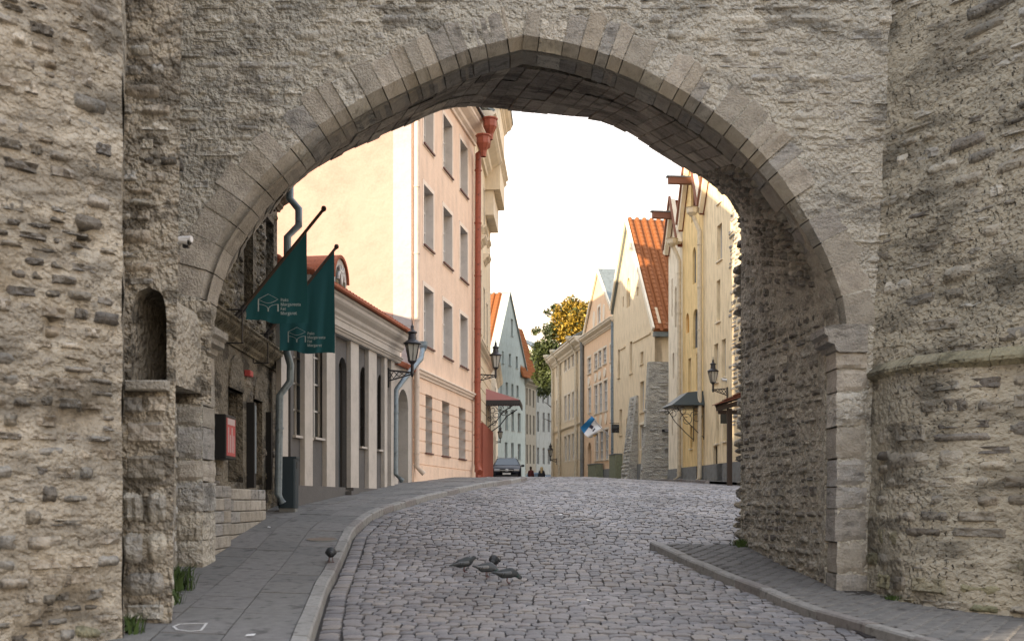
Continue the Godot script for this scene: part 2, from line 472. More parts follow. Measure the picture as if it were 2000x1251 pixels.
# ---------------------------------------------------------------- stones
func make_stones():
	# rough-hewn block: unit size, face towards +z, base plane z = -0.5
	for k in 14:
		var b := MB.new()
		var nx := 6
		var ny := 4
		var g := []
		var c0 := []
		for q in 4: c0.append(rr(0.0, 0.16))
		for j in ny + 1:
			var row := []
			for i in nx + 1:
				var x := float(i) / nx * 2.0 - 1.0
				var y := float(j) / ny * 2.0 - 1.0
				var ex := maxf(absf(x), absf(y))
				var z := 0.5 - 0.55 * pow(ex, 6.0) + rr(-0.13, 0.13)
				var cut: float = c0[(1 if x > 0 else 0) + (2 if y > 0 else 0)] * maxf(0.0, absf(x) + absf(y) - 1.2)
				var jx := 0.0 if i > 0 and i < nx else rr(-0.05, 0.02)
				var jy := 0.0 if j > 0 and j < ny else rr(-0.09, 0.03)
				row.append(Vector3((x + signf(x) * jx) * (1.0 - cut) * 0.5, (y + signf(y) * jy) * (1.0 - cut) * 0.5, z))
			g.append(row)
		for j in ny:
			for i in nx:
				if (i + j + k) % 2: 
					b.tri(g[j][i], g[j][i + 1], g[j + 1][i + 1])
					b.tri(g[j][i], g[j + 1][i + 1], g[j + 1][i])
				else:
					b.tri(g[j][i], g[j][i + 1], g[j + 1][i])
					b.tri(g[j][i + 1], g[j + 1][i + 1], g[j + 1][i])
		var rim := []
		for i in nx + 1: rim.append(g[0][i])
		for j in range(1, ny + 1): rim.append(g[j][nx])
		for i in range(nx - 1, -1, -1): rim.append(g[ny][i])
		for j in range(ny - 1, 0, -1): rim.append(g[j][0])
		for i in rim.size():
			var p: Vector3 = rim[i]
			var q: Vector3 = rim[(i + 1) % rim.size()]
			b.quad(Vector3(p.x * 1.02, p.y * 1.02, -0.5), Vector3(q.x * 1.02, q.y * 1.02, -0.5), q, p)
		if k % 2 == 0: b.smooth()
		STONES.append(b)
		b.set_meta("m", b.mesh())
	# dressed block: flatter face, worn edges
	for k in 8:
		var b := MB.new()
		var g := []
		for j in 6:
			var row := []
			for i in 6:
				var x := i / 2.5 - 1.0
				var y := j / 2.5 - 1.0
				var e := maxf(absf(x), absf(y))
				row.append(Vector3(x * 0.5 + (rr(-0.03, 0.012) * signf(x) if absf(x) > 0.9 else 0.0), y * 0.5 + (rr(-0.03, 0.012) * signf(y) if absf(y) > 0.9 else 0.0), 0.5 - (rr(0.02, 0.075) if e > 0.9 else 0.0) + rr(-0.012, 0.012)))
			g.append(row)
		for j in 5:
			for i in 5: b.quad(g[j][i], g[j][i + 1], g[j + 1][i + 1], g[j + 1][i])
		var rim := []
		for i in 6: rim.append(g[0][i])
		for j in range(1, 6): rim.append(g[j][5])
		for i in range(4, -1, -1): rim.append(g[5][i])
		for j in range(4, 0, -1): rim.append(g[j][0])
		for i in rim.size():
			var p: Vector3 = rim[i]
			var q: Vector3 = rim[(i + 1) % rim.size()]
			b.quad(Vector3(p.x, p.y, -0.5), Vector3(q.x, q.y, -0.5), q, p)
		HEWN.append(b.mesh())
	# paving stone: unit size, worn top towards +y
	for k in 6:
		var b := MB.new()
		var n := 4
		var g := []
		for j in n + 1:
			var row := []
			for i in n + 1:
				var x := float(i) / n * 2.0 - 1.0
				var z := float(j) / n * 2.0 - 1.0
				var e := pow(absf(x), 4.0) + pow(absf(z), 4.0)
				var s := 0.5 * (1.0 - 0.10 * absf(x * z))
				row.append(Vector3(x * s + rr(-0.015, 0.015), -0.075 * e + rr(-0.02, 0.02), -z * s + rr(-0.02, 0.02)))
			g.append(row)
		for j in n:
			for i in n: b.quad(g[j][i], g[j][i + 1], g[j + 1][i + 1], g[j + 1][i])
		b.smooth()
		var rim := []
		for i in n + 1: rim.append(g[0][i])
		for j in range(1, n + 1): rim.append(g[j][n])
		for i in range(n - 1, -1, -1): rim.append(g[n][i])
		for j in range(n - 1, 0, -1): rim.append(g[j][0])
		for i in rim.size():
			var p: Vector3 = rim[i]
			var q: Vector3 = rim[(i + 1) % rim.size()]
			b.quad(Vector3(p.x, -1.0, p.z), Vector3(q.x, -1.0, q.z), q, p)
		COBBLES.append(b.mesh())

# lay stones over a surface: surf(u, v) -> [point, along, up, out]; keep(u, v, w, h) -> bool; tone(u, v) -> palette name
func masonry(parent: Node, called: String, surf: Callable, u0: float, u1: float, v0: float, v1: float, ch: Vector2, cw: Vector2, keep: Callable, tone: Callable, proud: Vector2, most := 300, gap := 0.012):
	var all := []
	var v := v0
	while v < v1:
		var h := rr(ch.x, ch.y)
		var u := u0 - rr(0.0, cw.y)
		while u < u1:
			var w := rr(cw.x, cw.y) * (0.75 + 0.5 * h / ch.y)
			var hh := h
			var vv := v
			var parts := 1
			if h > 0.8 * ch.y and rng.randf() < 0.3: parts = 2
			for k in parts:
				var h2 := hh / parts
				var v2 := vv + h2 * k + rr(-0.012, 0.012)
				if keep.call(u + w * 0.5, v2 + h2 * 0.5, w, h2) and rng.randf() > 0.04:
					all.append([u + w * 0.5, v2 + h2 * 0.5, w - gap * rr(0.6, 2.2), h2 - gap * rr(0.5, 2.0), w * h2])
			u += w
		v += h
	all.sort_custom(func(a, b): return a[4] > b[4])
	var rest := MB.new()
	rest.use_col = true
	for i in all.size():
		var s: Array = all[i]
		var f: Array = surf.call(s[0], s[1])
		var turn := rr(-0.035, 0.035)
		var x: Vector3 = f[1].rotated(f[3], turn)
		var y: Vector3 = f[2].rotated(f[3], turn)
		var dep := 0.16
		var tr := Transform3D(Basis(x * s[2], y * s[3], f[3] * dep), f[0] + f[3] * (rr(proud.x, proud.y) - dep * 0.5))
		var pal: String = tone.call(s[0], s[1])
		var ti := rng.randi() % 6
		var src: MB = STONES[rng.randi() % STONES.size()]
		if i < most:
			var o := MeshInstance3D.new()
			o.name = called
			o.mesh = src.get_meta("m")
			o.material_override = M[pal][ti]
			o.transform = tr
			parent.add_child(o, true)
		else:
			var c: Array = M[pal + "_c"][ti]
			rest.col = Color(c[0], c[1], c[2])
			add_to(rest, src, tr)
	if rest.v.size():
		var o := part("small_stones", rest, M[tone.call(u0, v0) + "_v"], parent)
		o.set_meta("kind", "stuff")
func add_to(b: MB, src: MB, tr: Transform3D):
	var base := b.v.size()
	var nb := tr.basis.inverse().transposed()
	for i in src.v.size():
		b.v.append(tr * src.v[i])
		b.n.append((nb * src.n[i]).normalized())
		b.c.append(b.col)
	for i in src.ix: b.ix.append(base + i)

# ---------------------------------------------------------------- ground, street, pavements
var kerbL := []
var kerbR := []
func make_ground():
	var b := MB.new()
	b.quad(Vector3(-900, -1.5, 900), Vector3(900, -1.5, 900), Vector3(900, -1.5, -900), Vector3(-900, -1.5, -900))
	structure("ground", b, M.ground)
	for q in [[612, 1251], [640, 1158], [653, 1135], [670, 1096], [683, 1065], [690, 1047], [722, 1018], [760, 1000], [810, 985], [880, 967], [940, 953], [1000, 944], [1030, 938]]:
		kerbL.append(G(q[0], q[1]))
	var f: Vector2 = kerbL[0]
	var g: Vector2 = kerbL[1]
	kerbL.push_front(f + (f - g).normalized() * 6.0)
	var lastk: Vector2 = kerbL[-1]
	for q in [[1268, 1071], [1360, 1114], [1420, 1141], [1480, 1163], [1519, 1182], [1595, 1211], [1670, 1233]]:
		kerbR.push_front(G(q[0], q[1]))
	kerbR.push_front(kerbR[0] + (kerbR[0] - kerbR[1]).normalized() * 3.0)
	# the bed of the street: a sheet just below the stones
	b = MB.new()
	var ds := []
	var d := -40.0
	while d < 150.0:
		ds.append(d)
		d += 1.0 if d > 5 and d < 60 else 5.0
	var xs := []
	for i in 45: xs.append(-22.0 + i)
	for i in ds.size():
		for x in xs:
			var e := 0.15
			var nn := Vector3(-(street_y(x + e, ds[i]) - street_y(x - e, ds[i])) / (2 * e), 1.0, (street_y(x, ds[i] + e) - street_y(x, ds[i] - e)) / (2 * e * K)).normalized()
			b.vert(XD(x, ds[i], -0.035), nn)
	for i in ds.size() - 1:
		for k in xs.size() - 1:
			var a: int = i * xs.size() + k
			var c: int = a + xs.size()
			b.ix.append_array(PackedInt32Array([a, c, a + 1, a + 1, c, c + 1]))
	var street := structure("street", b, M.bed)
	# stones
	var list := []
	d = 9.6
	while d < 50.0:
		var pitch := rr(0.155, 0.215)
		var far := d > 30.0
		if far: pitch *= 1.25
		var xl := along(kerbL, d) + 0.225 if d < lastk.y else -1.5
		var xr: float
		if d < kerbR[-1].y: xr = along(kerbR, d) - 0.02
		elif d < 20.6: xr = lerpf(kerbR[-1].x + 0.1, 4.0, (d - kerbR[-1].y) / (20.6 - kerbR[-1].y))
		else: xr = minf(0.2 * d, 9.5)
		var x := xl + rr(-0.01, 0.015)
		if d < lastk.y:
			list.append([along(kerbL, d) + 0.12, d + pitch * 0.5, 0.2, pitch, 0.0])
		while x < xr:
			var w := rr(0.13, 0.215) * (1.25 if far else 1.0)
			var bow := 0.10 * sin((x - xl) * 0.55) + 0.03 * sin(x * 1.7 + d)
			list.append([x + w * 0.5, d + pitch * 0.5 + bow + rr(-0.012, 0.012), w, pitch, rr(-0.09, 0.09)])
			x += w
		d += pitch / K
	var patch := FastNoiseLite.new()
	patch.seed = 3
	patch.frequency = 0.35
	var groups := []
	for k in COBBLES.size(): groups.append([])
	var singles := 0
	for s in list:
		var e := 0.2
		var slope := atan((street_y(s[0], s[1] + e) - street_y(s[0], s[1] - e)) / (2 * e * K))
		var bs := Basis(Vector3.UP, s[4]) * Basis(Vector3.RIGHT, slope + rr(-0.05, 0.05)) * Basis(Vector3.BACK, rr(-0.06, 0.06))
		var tr := Transform3D(bs * Basis.from_scale(Vector3(s[2] - rr(0.004, 0.016), 0.085, s[3] - rr(0.004, 0.016))), XD(s[0], s[1], rr(-0.007, 0.01)))
		var vk := rng.randi() % COBBLES.size()
		if s[1] > 11.3 and singles < 300:
			singles += 1
			var o := MeshInstance3D.new()
			o.name = "cobblestone"
			o.mesh = COBBLES[vk]
			o.material_override = M.cob[rng.randi() % 6]
			o.transform = tr
			street.add_child(o, true)
		else:
			groups[vk].append(tr)
	for k in COBBLES.size():
		var mm := MultiMesh.new()
		mm.transform_format = MultiMesh.TRANSFORM_3D
		mm.use_colors = true
		mm.mesh = COBBLES[k]
		mm.instance_count = groups[k].size()
		for i in groups[k].size():
			mm.set_instance_transform(i, groups[k][i])
			var c: Array = M.cob_c[rng.randi() % 6]
			var ps: Vector3 = groups[k][i].origin
			var t := rr(0.85, 1.15) * (1.0 + 0.5 * patch.get_noise_2d(ps.x, ps.z * 0.6))
			mm.set_instance_color(i, Color(c[0] * t, c[1] * t, c[2] * t))
		var o := MultiMeshInstance3D.new()
		o.name = "cobblestones"
		o.multimesh = mm
		o.material_override = M.cob_v
		o.set_meta("kind", "stuff")
		street.add_child(o, true)
	# left pavement: bed, slabs, kerb stones
	b = MB.new()
	d = 4.0
	while d < lastk.y - 0.05:
		var e := minf(d + 0.5, lastk.y)
		var a0 := along(kerbL, d)
		var a1 := along(kerbL, e)
		b.quad(XD(a0 - 6.0, d, 0.09), XD(a0 - 0.02, d, 0.09), XD(a1 - 0.02, e, 0.09), XD(a1 - 6.0, e, 0.09))
		d = e
	var pave := structure("pavement_left", b, M.bed)
	d = 8.6
	var sm := [M.slab, M.slab2, M.slab3]
	for strip in 5:
		d = 8.3 + rr(0.0, 0.8)
		var off0 := 0.165 + strip * 0.56
		while d < lastk.y - 0.2:
			var L := rr(0.85, 1.05)
			var e := minf(d + L, lastk.y)
			b = MB.new()
			var jj := rr(-0.004, 0.005)
			var q := []
			for t in [[off0, d], [off0 + 0.55, d], [off0 + 0.55, e - 0.014], [off0, e - 0.014]]:
				q.append(XD(along(kerbL, t[1]) - t[0], t[1], 0.112 + jj + rr(-0.002, 0.002)))
			b.quad(q[1], q[0], q[3], q[2])
			for i in 4:
				var p0: Vector3 = q[i]
				var p1: Vector3 = q[(i + 1) % 4]
				b.quad(p0 + Vector3.DOWN * 0.05, p0, p1, p1 + Vector3.DOWN * 0.05)
			part("slab", b, sm[rng.randi() % 3], pave)
			d = e
	d = 8.5
	var km := [M.kerb, M.kerb, M.kerb2, M.kerb3]
	while d < lastk.y - 0.1:
		var e := minf(d + rr(0.7, 1.25), lastk.y)
		part("kerbstone", kerb_stone(kerbL, d, e - 0.015, -1.0, 0.15, 0.125), km[rng.randi() % 4], pave)
		d = e
	# right pavement
	b = MB.new()
	var pts := PackedVector2Array()
	for k in kerbR: pts.append(k)
	pts.append_array(PackedVector2Array([Vector2(2.6, 19.6), Vector2(4.1, 20.6), Vector2(12, 20.6), Vector2(12, kerbR[0].y)]))
	var tl := Geometry2D.triangulate_polygon(pts)
	d = kerbR[0].y
	while d < 20.6:
		var e := d + 0.4
		var a0 := along(kerbR, d) if d < kerbR[-1].y else lerpf(kerbR[-1].x, 4.0, (d - kerbR[-1].y) / (20.6 - kerbR[-1].y))
		var a1 := along(kerbR, e) if e < kerbR[-1].y else lerpf(kerbR[-1].x, 4.0, (e - kerbR[-1].y) / (20.6 - kerbR[-1].y))
		for k in 8:
			var t0 := k / 8.0
			var t1 := (k + 1) / 8.0
			b.quad(XD(lerpf(a0 + 0.02, 12, t0), d, 0.075), XD(lerpf(a0 + 0.02, 12, t1), d, 0.075), XD(lerpf(a1 + 0.02, 12, t1), e, 0.075), XD(lerpf(a1 + 0.02, 12, t0), e, 0.075))
		d = e
	var paver := structure("pavement_right", b, M.bed)
	# small concrete pavers in a running bond
	var grp := []
	d = 10.5
	var row := 0
	while d < 20.3:
		var a0 := along(kerbR, d) + 0.17 if d < kerbR[-1].y else lerpf(kerbR[-1].x + 0.1, 3.9, (d - kerbR[-1].y) / (20.6 - kerbR[-1].y))
		var x := a0 + (0.1 if row % 2 else 0.0)
		while x < 6.6:
			grp.append([x + 0.1, d])
			x += 0.2
		d += 0.125 / K
		row += 1
	var pm := MB.new()
	pm.cbox(Vector3.ZERO, Vector3(0.192, 0.117, 0.06), 0.006, Basis(Vector3.RIGHT, Vector3.FORWARD, Vector3.UP))
	var pmesh := pm.mesh()
	grp.sort_custom(func(a, q): return absf(a[0]) / a[1] * 0.0 + a[1] < q[1])
	var mm2 := MultiMesh.new()
	mm2.transform_format = MultiMesh.TRANSFORM_3D
	mm2.use_colors = true
	mm2.mesh = pmesh
	var trs := []
	var nsing := 0
	for s in grp:
		var slope := atan((street_y(s[0], s[1] + 0.2) - street_y(s[0], s[1] - 0.2)) / (0.4 * K))
		var tr := Transform3D(Basis(Vector3.RIGHT, slope) * Basis(Vector3.BACK, 0.035), XD(s[0], s[1], 0.078 + rr(-0.002, 0.003)))
		var px: float = s[0] / s[1] * 2400.0 + 1000.0
		if nsing < 300 and px < 1960 and s[1] > 11.8:
			nsing += 1
			var o := part("paver", pmesh, sm[rng.randi() % 2 + (1 if rng.randf() < 0.15 else 0)], paver)
			o.transform = tr
		else: trs.append(tr)
	mm2.instance_count = trs.size()
	for i in trs.size():
		mm2.set_instance_transform(i, trs[i])
		var t := rr(0.125, 0.18)
		mm2.set_instance_color(i, Color(t, t * 0.99, t * 0.97))
	var mo := MultiMeshInstance3D.new()
	mo.name = "pavers"
	mo.multimesh = mm2
	mo.material_override = vcol(M.slab)
	mo.set_meta("kind", "stuff")
	paver.add_child(mo, true)
	d = kerbR[0].y
	while d < kerbR[-1].y - 0.1:
		var e := minf(d + rr(0.7, 1.15), kerbR[-1].y)
		part("kerbstone", kerb_stone(kerbR, d, e - 0.015, 1.0, 0.16, 0.115), km[rng.randi() % 4], paver)
		d = e
	# pavement along the houses on the right, beyond the gate
	b = MB.new()
	var line := [Vector2(7.4, 47.0), Vector2(6.6, 52.0), Vector2(6.3, 60.0), Vector2(5.4, 72.0)]
	for i in line.size() - 1:
		for k in 10:
			var p0: Vector2 = line[i].lerp(line[i + 1], k / 10.0)
			var p1: Vector2 = line[i].lerp(line[i + 1], (k + 1) / 10.0)
			b.quad(XD(p0.x, p0.y, 0.1), XD(p0.x + 6.0, p0.y, 0.1), XD(p1.x + 6.0, p1.y, 0.1), XD(p1.x, p1.y, 0.1))
	var pf := structure("pavement_far", b, M.slab)
	for i in line.size() - 1:
		var n := int((line[i + 1] - line[i]).length() / 1.1)
		for k in n:
			var dd: float = lerpf(line[i].y, line[i + 1].y, float(k) / n)
			var ee: float = lerpf(line[i].y, line[i + 1].y, float(k + 1) / n)
			part("kerbstone", kerb_stone(line, dd, ee - 0.02, 1.0, 0.16, 0.115), km[rng.randi() % 4], pf)
# a kerb stone between depths d and e; side -1: pavement lies to the left of the line
func kerb_stone(line: Array, d: float, e: float, side: float, w: float, h: float) -> MB:
	var b := MB.new()
	var jh := rr(-0.006, 0.008)
	var rows := []
	for dd in [d, (d + e) * 0.5, e]:
		var x := along(line, dd)
		var r := []
		for q in [[0.0, -0.1], [0.004, h - 0.022 + jh], [0.022, h + jh], [w, h + jh + 0.004], [w, -0.1]]:
			r.append(XD(x + side * q[0], dd, q[1]))
		rows.append(r)
	for i in 2:
		for k in 4:
			if side < 0: b.quad(rows[i][k], rows[i + 1][k], rows[i + 1][k + 1], rows[i][k + 1])
			else: b.quad(rows[i][k], rows[i][k + 1], rows[i + 1][k + 1], rows[i + 1][k])
	for q in [[0, 1.0], [2, -1.0]]:
		var r: Array = rows[q[0]]
		for k in [[0, 1, 2], [0, 2, 3], [0, 3, 4]]:
			if q[1] * side < 0: b.tri(r[k[0]], r[k[1]], r[k[2]])
			else: b.tri(r[k[0]], r[k[2]], r[k[1]])
	return b

# ---------------------------------------------------------------- the gate
# polygon wall with holes in a local plane; front at z, reveals go back by depth
func wall_mesh(outline: PackedVector2Array, holes: Array, z: float, reveal: float, back := -1.0) -> MB:
	var b := MB.new()
	if MB.area2(outline) < 0:
		outline = outline.duplicate()
		outline.reverse()
	var xs := []
	var ys := []
	for h in holes:
		var r := Rect2(h[0], Vector2.ZERO)
		for p in h: r = r.expand(p)
		xs.append_array([r.position.x, r.end.x])
		ys.append_array([r.position.y, r.end.y])
		if h.size() > 4: xs.append(r.get_center().x)
	var r0 := Rect2(outline[0], Vector2.ZERO)
	for p in outline: r0 = r0.expand(p)
	xs.append_array([r0.position.x, r0.end.x])
	ys.append_array([r0.position.y, r0.end.y])
	xs = uniq(xs, r0.position.x, r0.end.x)
	ys = uniq(ys, r0.position.y, r0.end.y)
	var plain := outline.size() == 4
	if plain:
		for p in outline:
			if absf(p.x - r0.position.x) > 1e-4 and absf(p.x - r0.end.x) > 1e-4: plain = false
			if absf(p.y - r0.position.y) > 1e-4 and absf(p.y - r0.end.y) > 1e-4: plain = false
	for j in ys.size() - 1:
		for i in xs.size() - 1:
			var cell := PackedVector2Array([Vector2(xs[i], ys[j]), Vector2(xs[i + 1], ys[j]), Vector2(xs[i + 1], ys[j + 1]), Vector2(xs[i], ys[j + 1])])
			var cr := Rect2(cell[0], cell[2] - cell[0])
			var polys := [cell] if plain else Geometry2D.intersect_polygons(cell, outline)
			for h in holes:
				var hr := Rect2(h[0], Vector2.ZERO)
				for p in h: hr = hr.expand(p)
				if not hr.grow(-1e-4).intersects(cr): continue
				var nx := []
				for q in polys: nx.append_array(Geometry2D.clip_polygons(q, h))
				polys = nx
			for q in polys:
				if absf(MB.area2(q)) > 1e-5: b.poly(q, Vector3(0, 0, z), Vector3.RIGHT, Vector3.UP)
	for h in holes:
		var p: PackedVector2Array = h
		if MB.area2(p) > 0:
			p = p.duplicate()
			p.reverse()
		for i in p.size():
			var a := p[i]
			var c := p[(i + 1) % p.size()]
			b.quad(Vector3(a.x, a.y, z - reveal), Vector3(c.x, c.y, z - reveal), Vector3(c.x, c.y, z), Vector3(a.x, a.y, z))
	if back > 0.0:
		for i in outline.size():
			var a := outline[i]
			var c := outline[(i + 1) % outline.size()]
			b.quad(Vector3(a.x, a.y, z - back), Vector3(c.x, c.y, z - back), Vector3(c.x, c.y, z), Vector3(a.x, a.y, z))
	return b
func uniq(a: Array, lo: float, hi: float) -> Array:
	a.sort()
	var o := []
	for x in a:
		if x < lo - 1e-4 or x > hi + 1e-4: continue
		if o.is_empty() or x - o[-1] > 2e-3: o.append(x)
	return o
func curve2(pts: Array, n: int) -> PackedVector2Array:
	var c := Curve2D.new()
	for i in pts.size():
		var t: Vector2 = (pts[mini(i + 1, pts.size() - 1)] - pts[maxi(i - 1, 0)]) / 6.0
		if i == 0 or i == pts.size() - 1: t = Vector2.ZERO
		c.add_point(pts[i], -t, t)
	c.bake_interval = 0.02
	var L := c.get_baked_length()
	var out := PackedVector2Array()
	for i in n + 1: out.append(c.sample_baked(L * i / n))
	return out
var archE := PackedVector2Array()
func at16(px, py) -> Vector2:
	return Vector2((px - 1000.0) / 150.0, EYE + (978.0 - py) / 150.0)
func make_gate():
	var gate := thing("city_gate", "grey limestone town gate with a wide pointed archway over the street", "gate", Vector3.ZERO)
	var e := []
	for q in [[383, 640], [399, 556], [423, 479], [465, 410], [509, 351], [564, 298], [600, 266], [640, 236], [720, 188], [792, 152], [860, 122], [928, 95], [1022, 72]]: e.append(at16(q[0], q[1]))
	var f := []
	for q in [[1022, 72], [1100, 84], [1200, 114], [1280, 150], [1360, 197], [1440, 257], [1500, 317], [1554, 392], [1595, 463], [1622, 522], [1645, 588], [1652, 640]]: f.append(at16(q[0], q[1]))
	var eL := curve2(e, 60)
	var eR := curve2(f, 60)
	archE = eL.duplicate()
	for i in range(1, eR.size()): archE.append(eR[i])
	var z16 := -16.0 * K
	# mortar body of the front wall, with the archway cut out of it
	var out := PackedVector2Array([Vector2(-6.0, -0.6), Vector2(-6.0, 11.0), Vector2(7.0, 11.0), Vector2(7.0, -0.6), Vector2(4.24, -0.6), Vector2(4.24, archE[-1].y)])
	for i in range(archE.size() - 1, -1, -4): out.append(archE[i] + (archE[i] - Vector2(0, 2.5)).normalized() * 0.03)
	out.append(Vector2(-4.03, archE[0].y))
	out.append(Vector2(-4.03, -0.6))
	part("wall", wall_mesh(out, [], z16, 0.0), M.mortar, gate)
	# voussoirs
	var blocks: Array = M.block
	for side in 2:
		var c: PackedVector2Array = eL if side == 0 else eR
		var cum := [0.0]
		for i in range(1, c.size()): cum.append(cum[-1] + c[i].distance_to(c[i - 1]))
		var total: float = cum[-1]
		var s := 0.0
		while s < total - 0.02:
			var fr := s / total if side == 0 else 1.0 - s / total
			var w := rr(0.3, 0.44) if fr < 0.4 else rr(0.16, 0.33)
			var s1 := s + w
			if total - s1 < 0.18: s1 = total
			var dep := rr(0.28, 0.42) + 0.06 * (1.0 - fr) + (rr(-0.02, 0.12) if fr > 0.4 else 0.0)
			part("voussoir", voussoir(c, cum, s + rr(0.003, 0.01), s1 - rr(0.003, 0.01), dep, side), (blocks if rng.randf() < 0.85 else M.front)[rng.randi() % 6], gate)
			s = s1
	# vault: stones between the front arch and the rear opening
	var rear := []
	for q in [[395, 700], [412, 600], [440, 540], [480, 468], [563, 367], [620, 322], [680, 290], [780, 245], [880, 205], [1000, 211], [1100, 222], [1190, 236], [1300, 300], [1380, 352], [1436, 400], [1447, 430], [1447, 640]]:
		var p := P(q[0], q[1], 20.4)
		rear.append(Vector2(p.x, p.y))
	var rc := curve2(rear, 60)
	var fr2 := []
	for i in range(0, archE.size(), 2):
		fr2.append(inset(i) )
	var fc := curve2(fr2, 60)
	var back := MB.new()
	for i in 60:
		var p: Vector2 = fc[i]
		var q: Vector2 = fc[i + 1]
		var r: Vector2 = rc[i]
		var t: Vector2 = rc[i + 1]
		back.quad(v3(q, 16.0), v3(p, 16.0), v3(r, 20.4), v3(t, 20.4))
		var n := 3 if i < 47 else 0
		for k in n:
			var z0 := 16.62 + (20.4 - 16.62) * k / n
			var z1 := 16.62 + (20.4 - 16.62) * (k + 1) / n
			if k == 0: z0 += 0.28
			var m := MB.new()
			var j := rr(0.0, 0.03) + 0.03
			var c := Vector2(0, EYE + 2.0)
			var quad := []
			for w in [[p, r, z0], [q, t, z0], [q, t, z1 - 0.02], [p, r, z1 - 0.02]]:
				var x: Vector2 = w[0].lerp(w[1], (w[2] - 16.0) / 4.4)
				quad.append([x, x + (c - x).normalized() * j, w[2]])
			var g := (q - p).normalized() * 0.006
			var A := v3(quad[0][1] + g, quad[0][2])
			var B := v3(quad[1][1] - g, quad[1][2])
			var C := v3(quad[2][1] - g, quad[2][2])
			var D := v3(quad[3][1] + g, quad[3][2])
			var A0 := v3(quad[0][0], quad[0][2])
			var B0 := v3(quad[1][0], quad[1][2])
			var C0 := v3(quad[2][0], quad[2][2])
			var D0 := v3(quad[3][0], quad[3][2])
			m.quad(B, A, D, C)
			m.quad(A, B, B0, A0)
			m.quad(C, D, D0, C0)
			m.quad(B, C, C0, B0)
			m.quad(D, A, A0, D0)
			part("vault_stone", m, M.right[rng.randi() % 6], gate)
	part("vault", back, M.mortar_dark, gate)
	# the right haunch of the vault is rubble like the wall below it
	var FC := fc
	var RC := rc
	var cumr := [0.0]
	for i in range(59, 46, -1): cumr.append(cumr[-1] + rc[i].distance_to(rc[i + 1]))
	masonry(gate, "haunch_stone", func(u, v):
			var i := 1
			while i < cumr.size() - 1 and cumr[i] < v: i += 1
			var ff: float = clampf((v - cumr[i - 1]) / (cumr[i] - cumr[i - 1]), 0.0, 1.0)
			var t := clampf(u / 3.4, 0.0, 1.0)
			var a: Vector3 = v3(FC[61 - i], 16.6).lerp(v3(RC[61 - i], 20.4), t)
			var b: Vector3 = v3(FC[60 - i], 16.6).lerp(v3(RC[60 - i], 20.4), t)
			var dx: Vector3 = (v3(RC[60 - i], 20.4) - v3(FC[60 - i], 16.6)).normalized()
			var up := (b - a).normalized()
			var nn := up.cross(dx).normalized()
			return [a.lerp(b, ff), -dx, up, nn], 0.1, 3.4, 0.0, cumr[-1], Vector2(0.1, 0.24), Vector2(0.16, 0.42), func(u, v, w, h): return u + w * 0.5 < 3.45, func(u, v): return "right", Vector2(0.0, 0.035), 200)
	# rear wall, sides and top of the gate house
	var z20 := -20.4 * K
	var o2 := PackedVector2Array([Vector2(-6, -0.6), Vector2(-6, 11), Vector2(7, 11), Vector2(7, -0.6), Vector2(rc[60].x, -0.6)])
	for i in range(60, -1, -2): o2.append(rc[i])
	o2.append(Vector2(rc[0].x, -0.6))
	var body := wall_mesh(o2, [], z20, 0.0)
	body.quad(Vector3(-6, 11, z16), Vector3(7, 11, z16), Vector3(7, 11, z20), Vector3(-6, 11, z20))
	body.quad(Vector3(-6, -0.6, z20), Vector3(-6, -0.6, z16), Vector3(-6, 11, z16), Vector3(-6, 11, z20))
	body.quad(Vector3(7, -0.6, z16), Vector3(7, -0.6, z20), Vector3(7, 11, z20), Vector3(7, 11, z16))
	part("gate_house", body, M.mortar, gate)
	# facing stones of the front
	var E := archE
	masonry(gate, "facing_stone", func(u, v): return [Vector3(u, v, z16), Vector3.RIGHT, Vector3.UP, Vector3.BACK], -5.0, 5.6, 3.4, 8.4, Vector2(0.09, 0.25), Vector2(0.18, 0.58),
		func(u, v, w, h):
			var best := 9.0
			for i in range(0, E.size(), 3):
				best = minf(best, E[i].distance_to(Vector2(u, v)))
			if best < 0.4 + maxf(w, h) * 0.3: return false
			if v < EYE + 2.5 and absf(u - 0.1) < 4.6: return false
			return not inside_arch(u, v),
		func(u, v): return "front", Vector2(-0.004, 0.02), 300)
	# piers
	for side in 2:
		var y := -0.3
		var xa := -4.40 if side == 0 else 4.22
		var xb := -4.03 if side == 0 else 4.62
		while y < EYE + 1.93:
			var h := minf(rr(0.26, 0.46), EYE + 1.94 - y)
			if h < 0.1: break
			var g := rr(-0.015, 0.015)
			var qo := part("quoin", HEWN[rng.randi() % HEWN.size()], (blocks if rng.randf() < 0.8 else M.front)[rng.randi() % 6], gate)
			qo.transform = Transform3D(Basis.from_scale(Vector3(xb - xa, h - 0.012, 0.66)), Vector3((xa + xb) * 0.5 + g, y + h * 0.5, z16 - 0.29 + rr(-0.015, 0.02)))
			y += h
		# impost moulding
		var m2 := MB.new()
		var s := 1.0 if side == 0 else -1.0
		var prof := PackedVector2Array([Vector2(0, 0), Vector2(0.05, 0.03), Vector2(0.07, 0.1), Vector2(0.15, 0.13), Vector2(0.15, 0.2), Vector2(0.2, 0.24), Vector2(0.2, 0.33), Vector2(0, 0.36)])
		var x0 := -4.05 if side == 0 else 4.25
		var pts := PackedVector2Array()
		for p in prof: pts.append(Vector2(x0 + s * p.x, EYE + 1.93 + p.y))
		pts.append(Vector2(x0 - s * 0.36, EYE + 2.29))
		pts.append(Vector2(x0 - s * 0.36, EYE + 1.93))
		m2.slab(pts, -0.6, 0.09, Vector3(0, 0, z16))
		part("impost", m2, blocks[side + 1], gate)
	# inner jamb faces
	var jb := MB.new()
	jb.bbox(Vector3(4.2, -0.6, -16.5 * K), Vector3(4.8, EYE + 3.4, -16.95 * K))
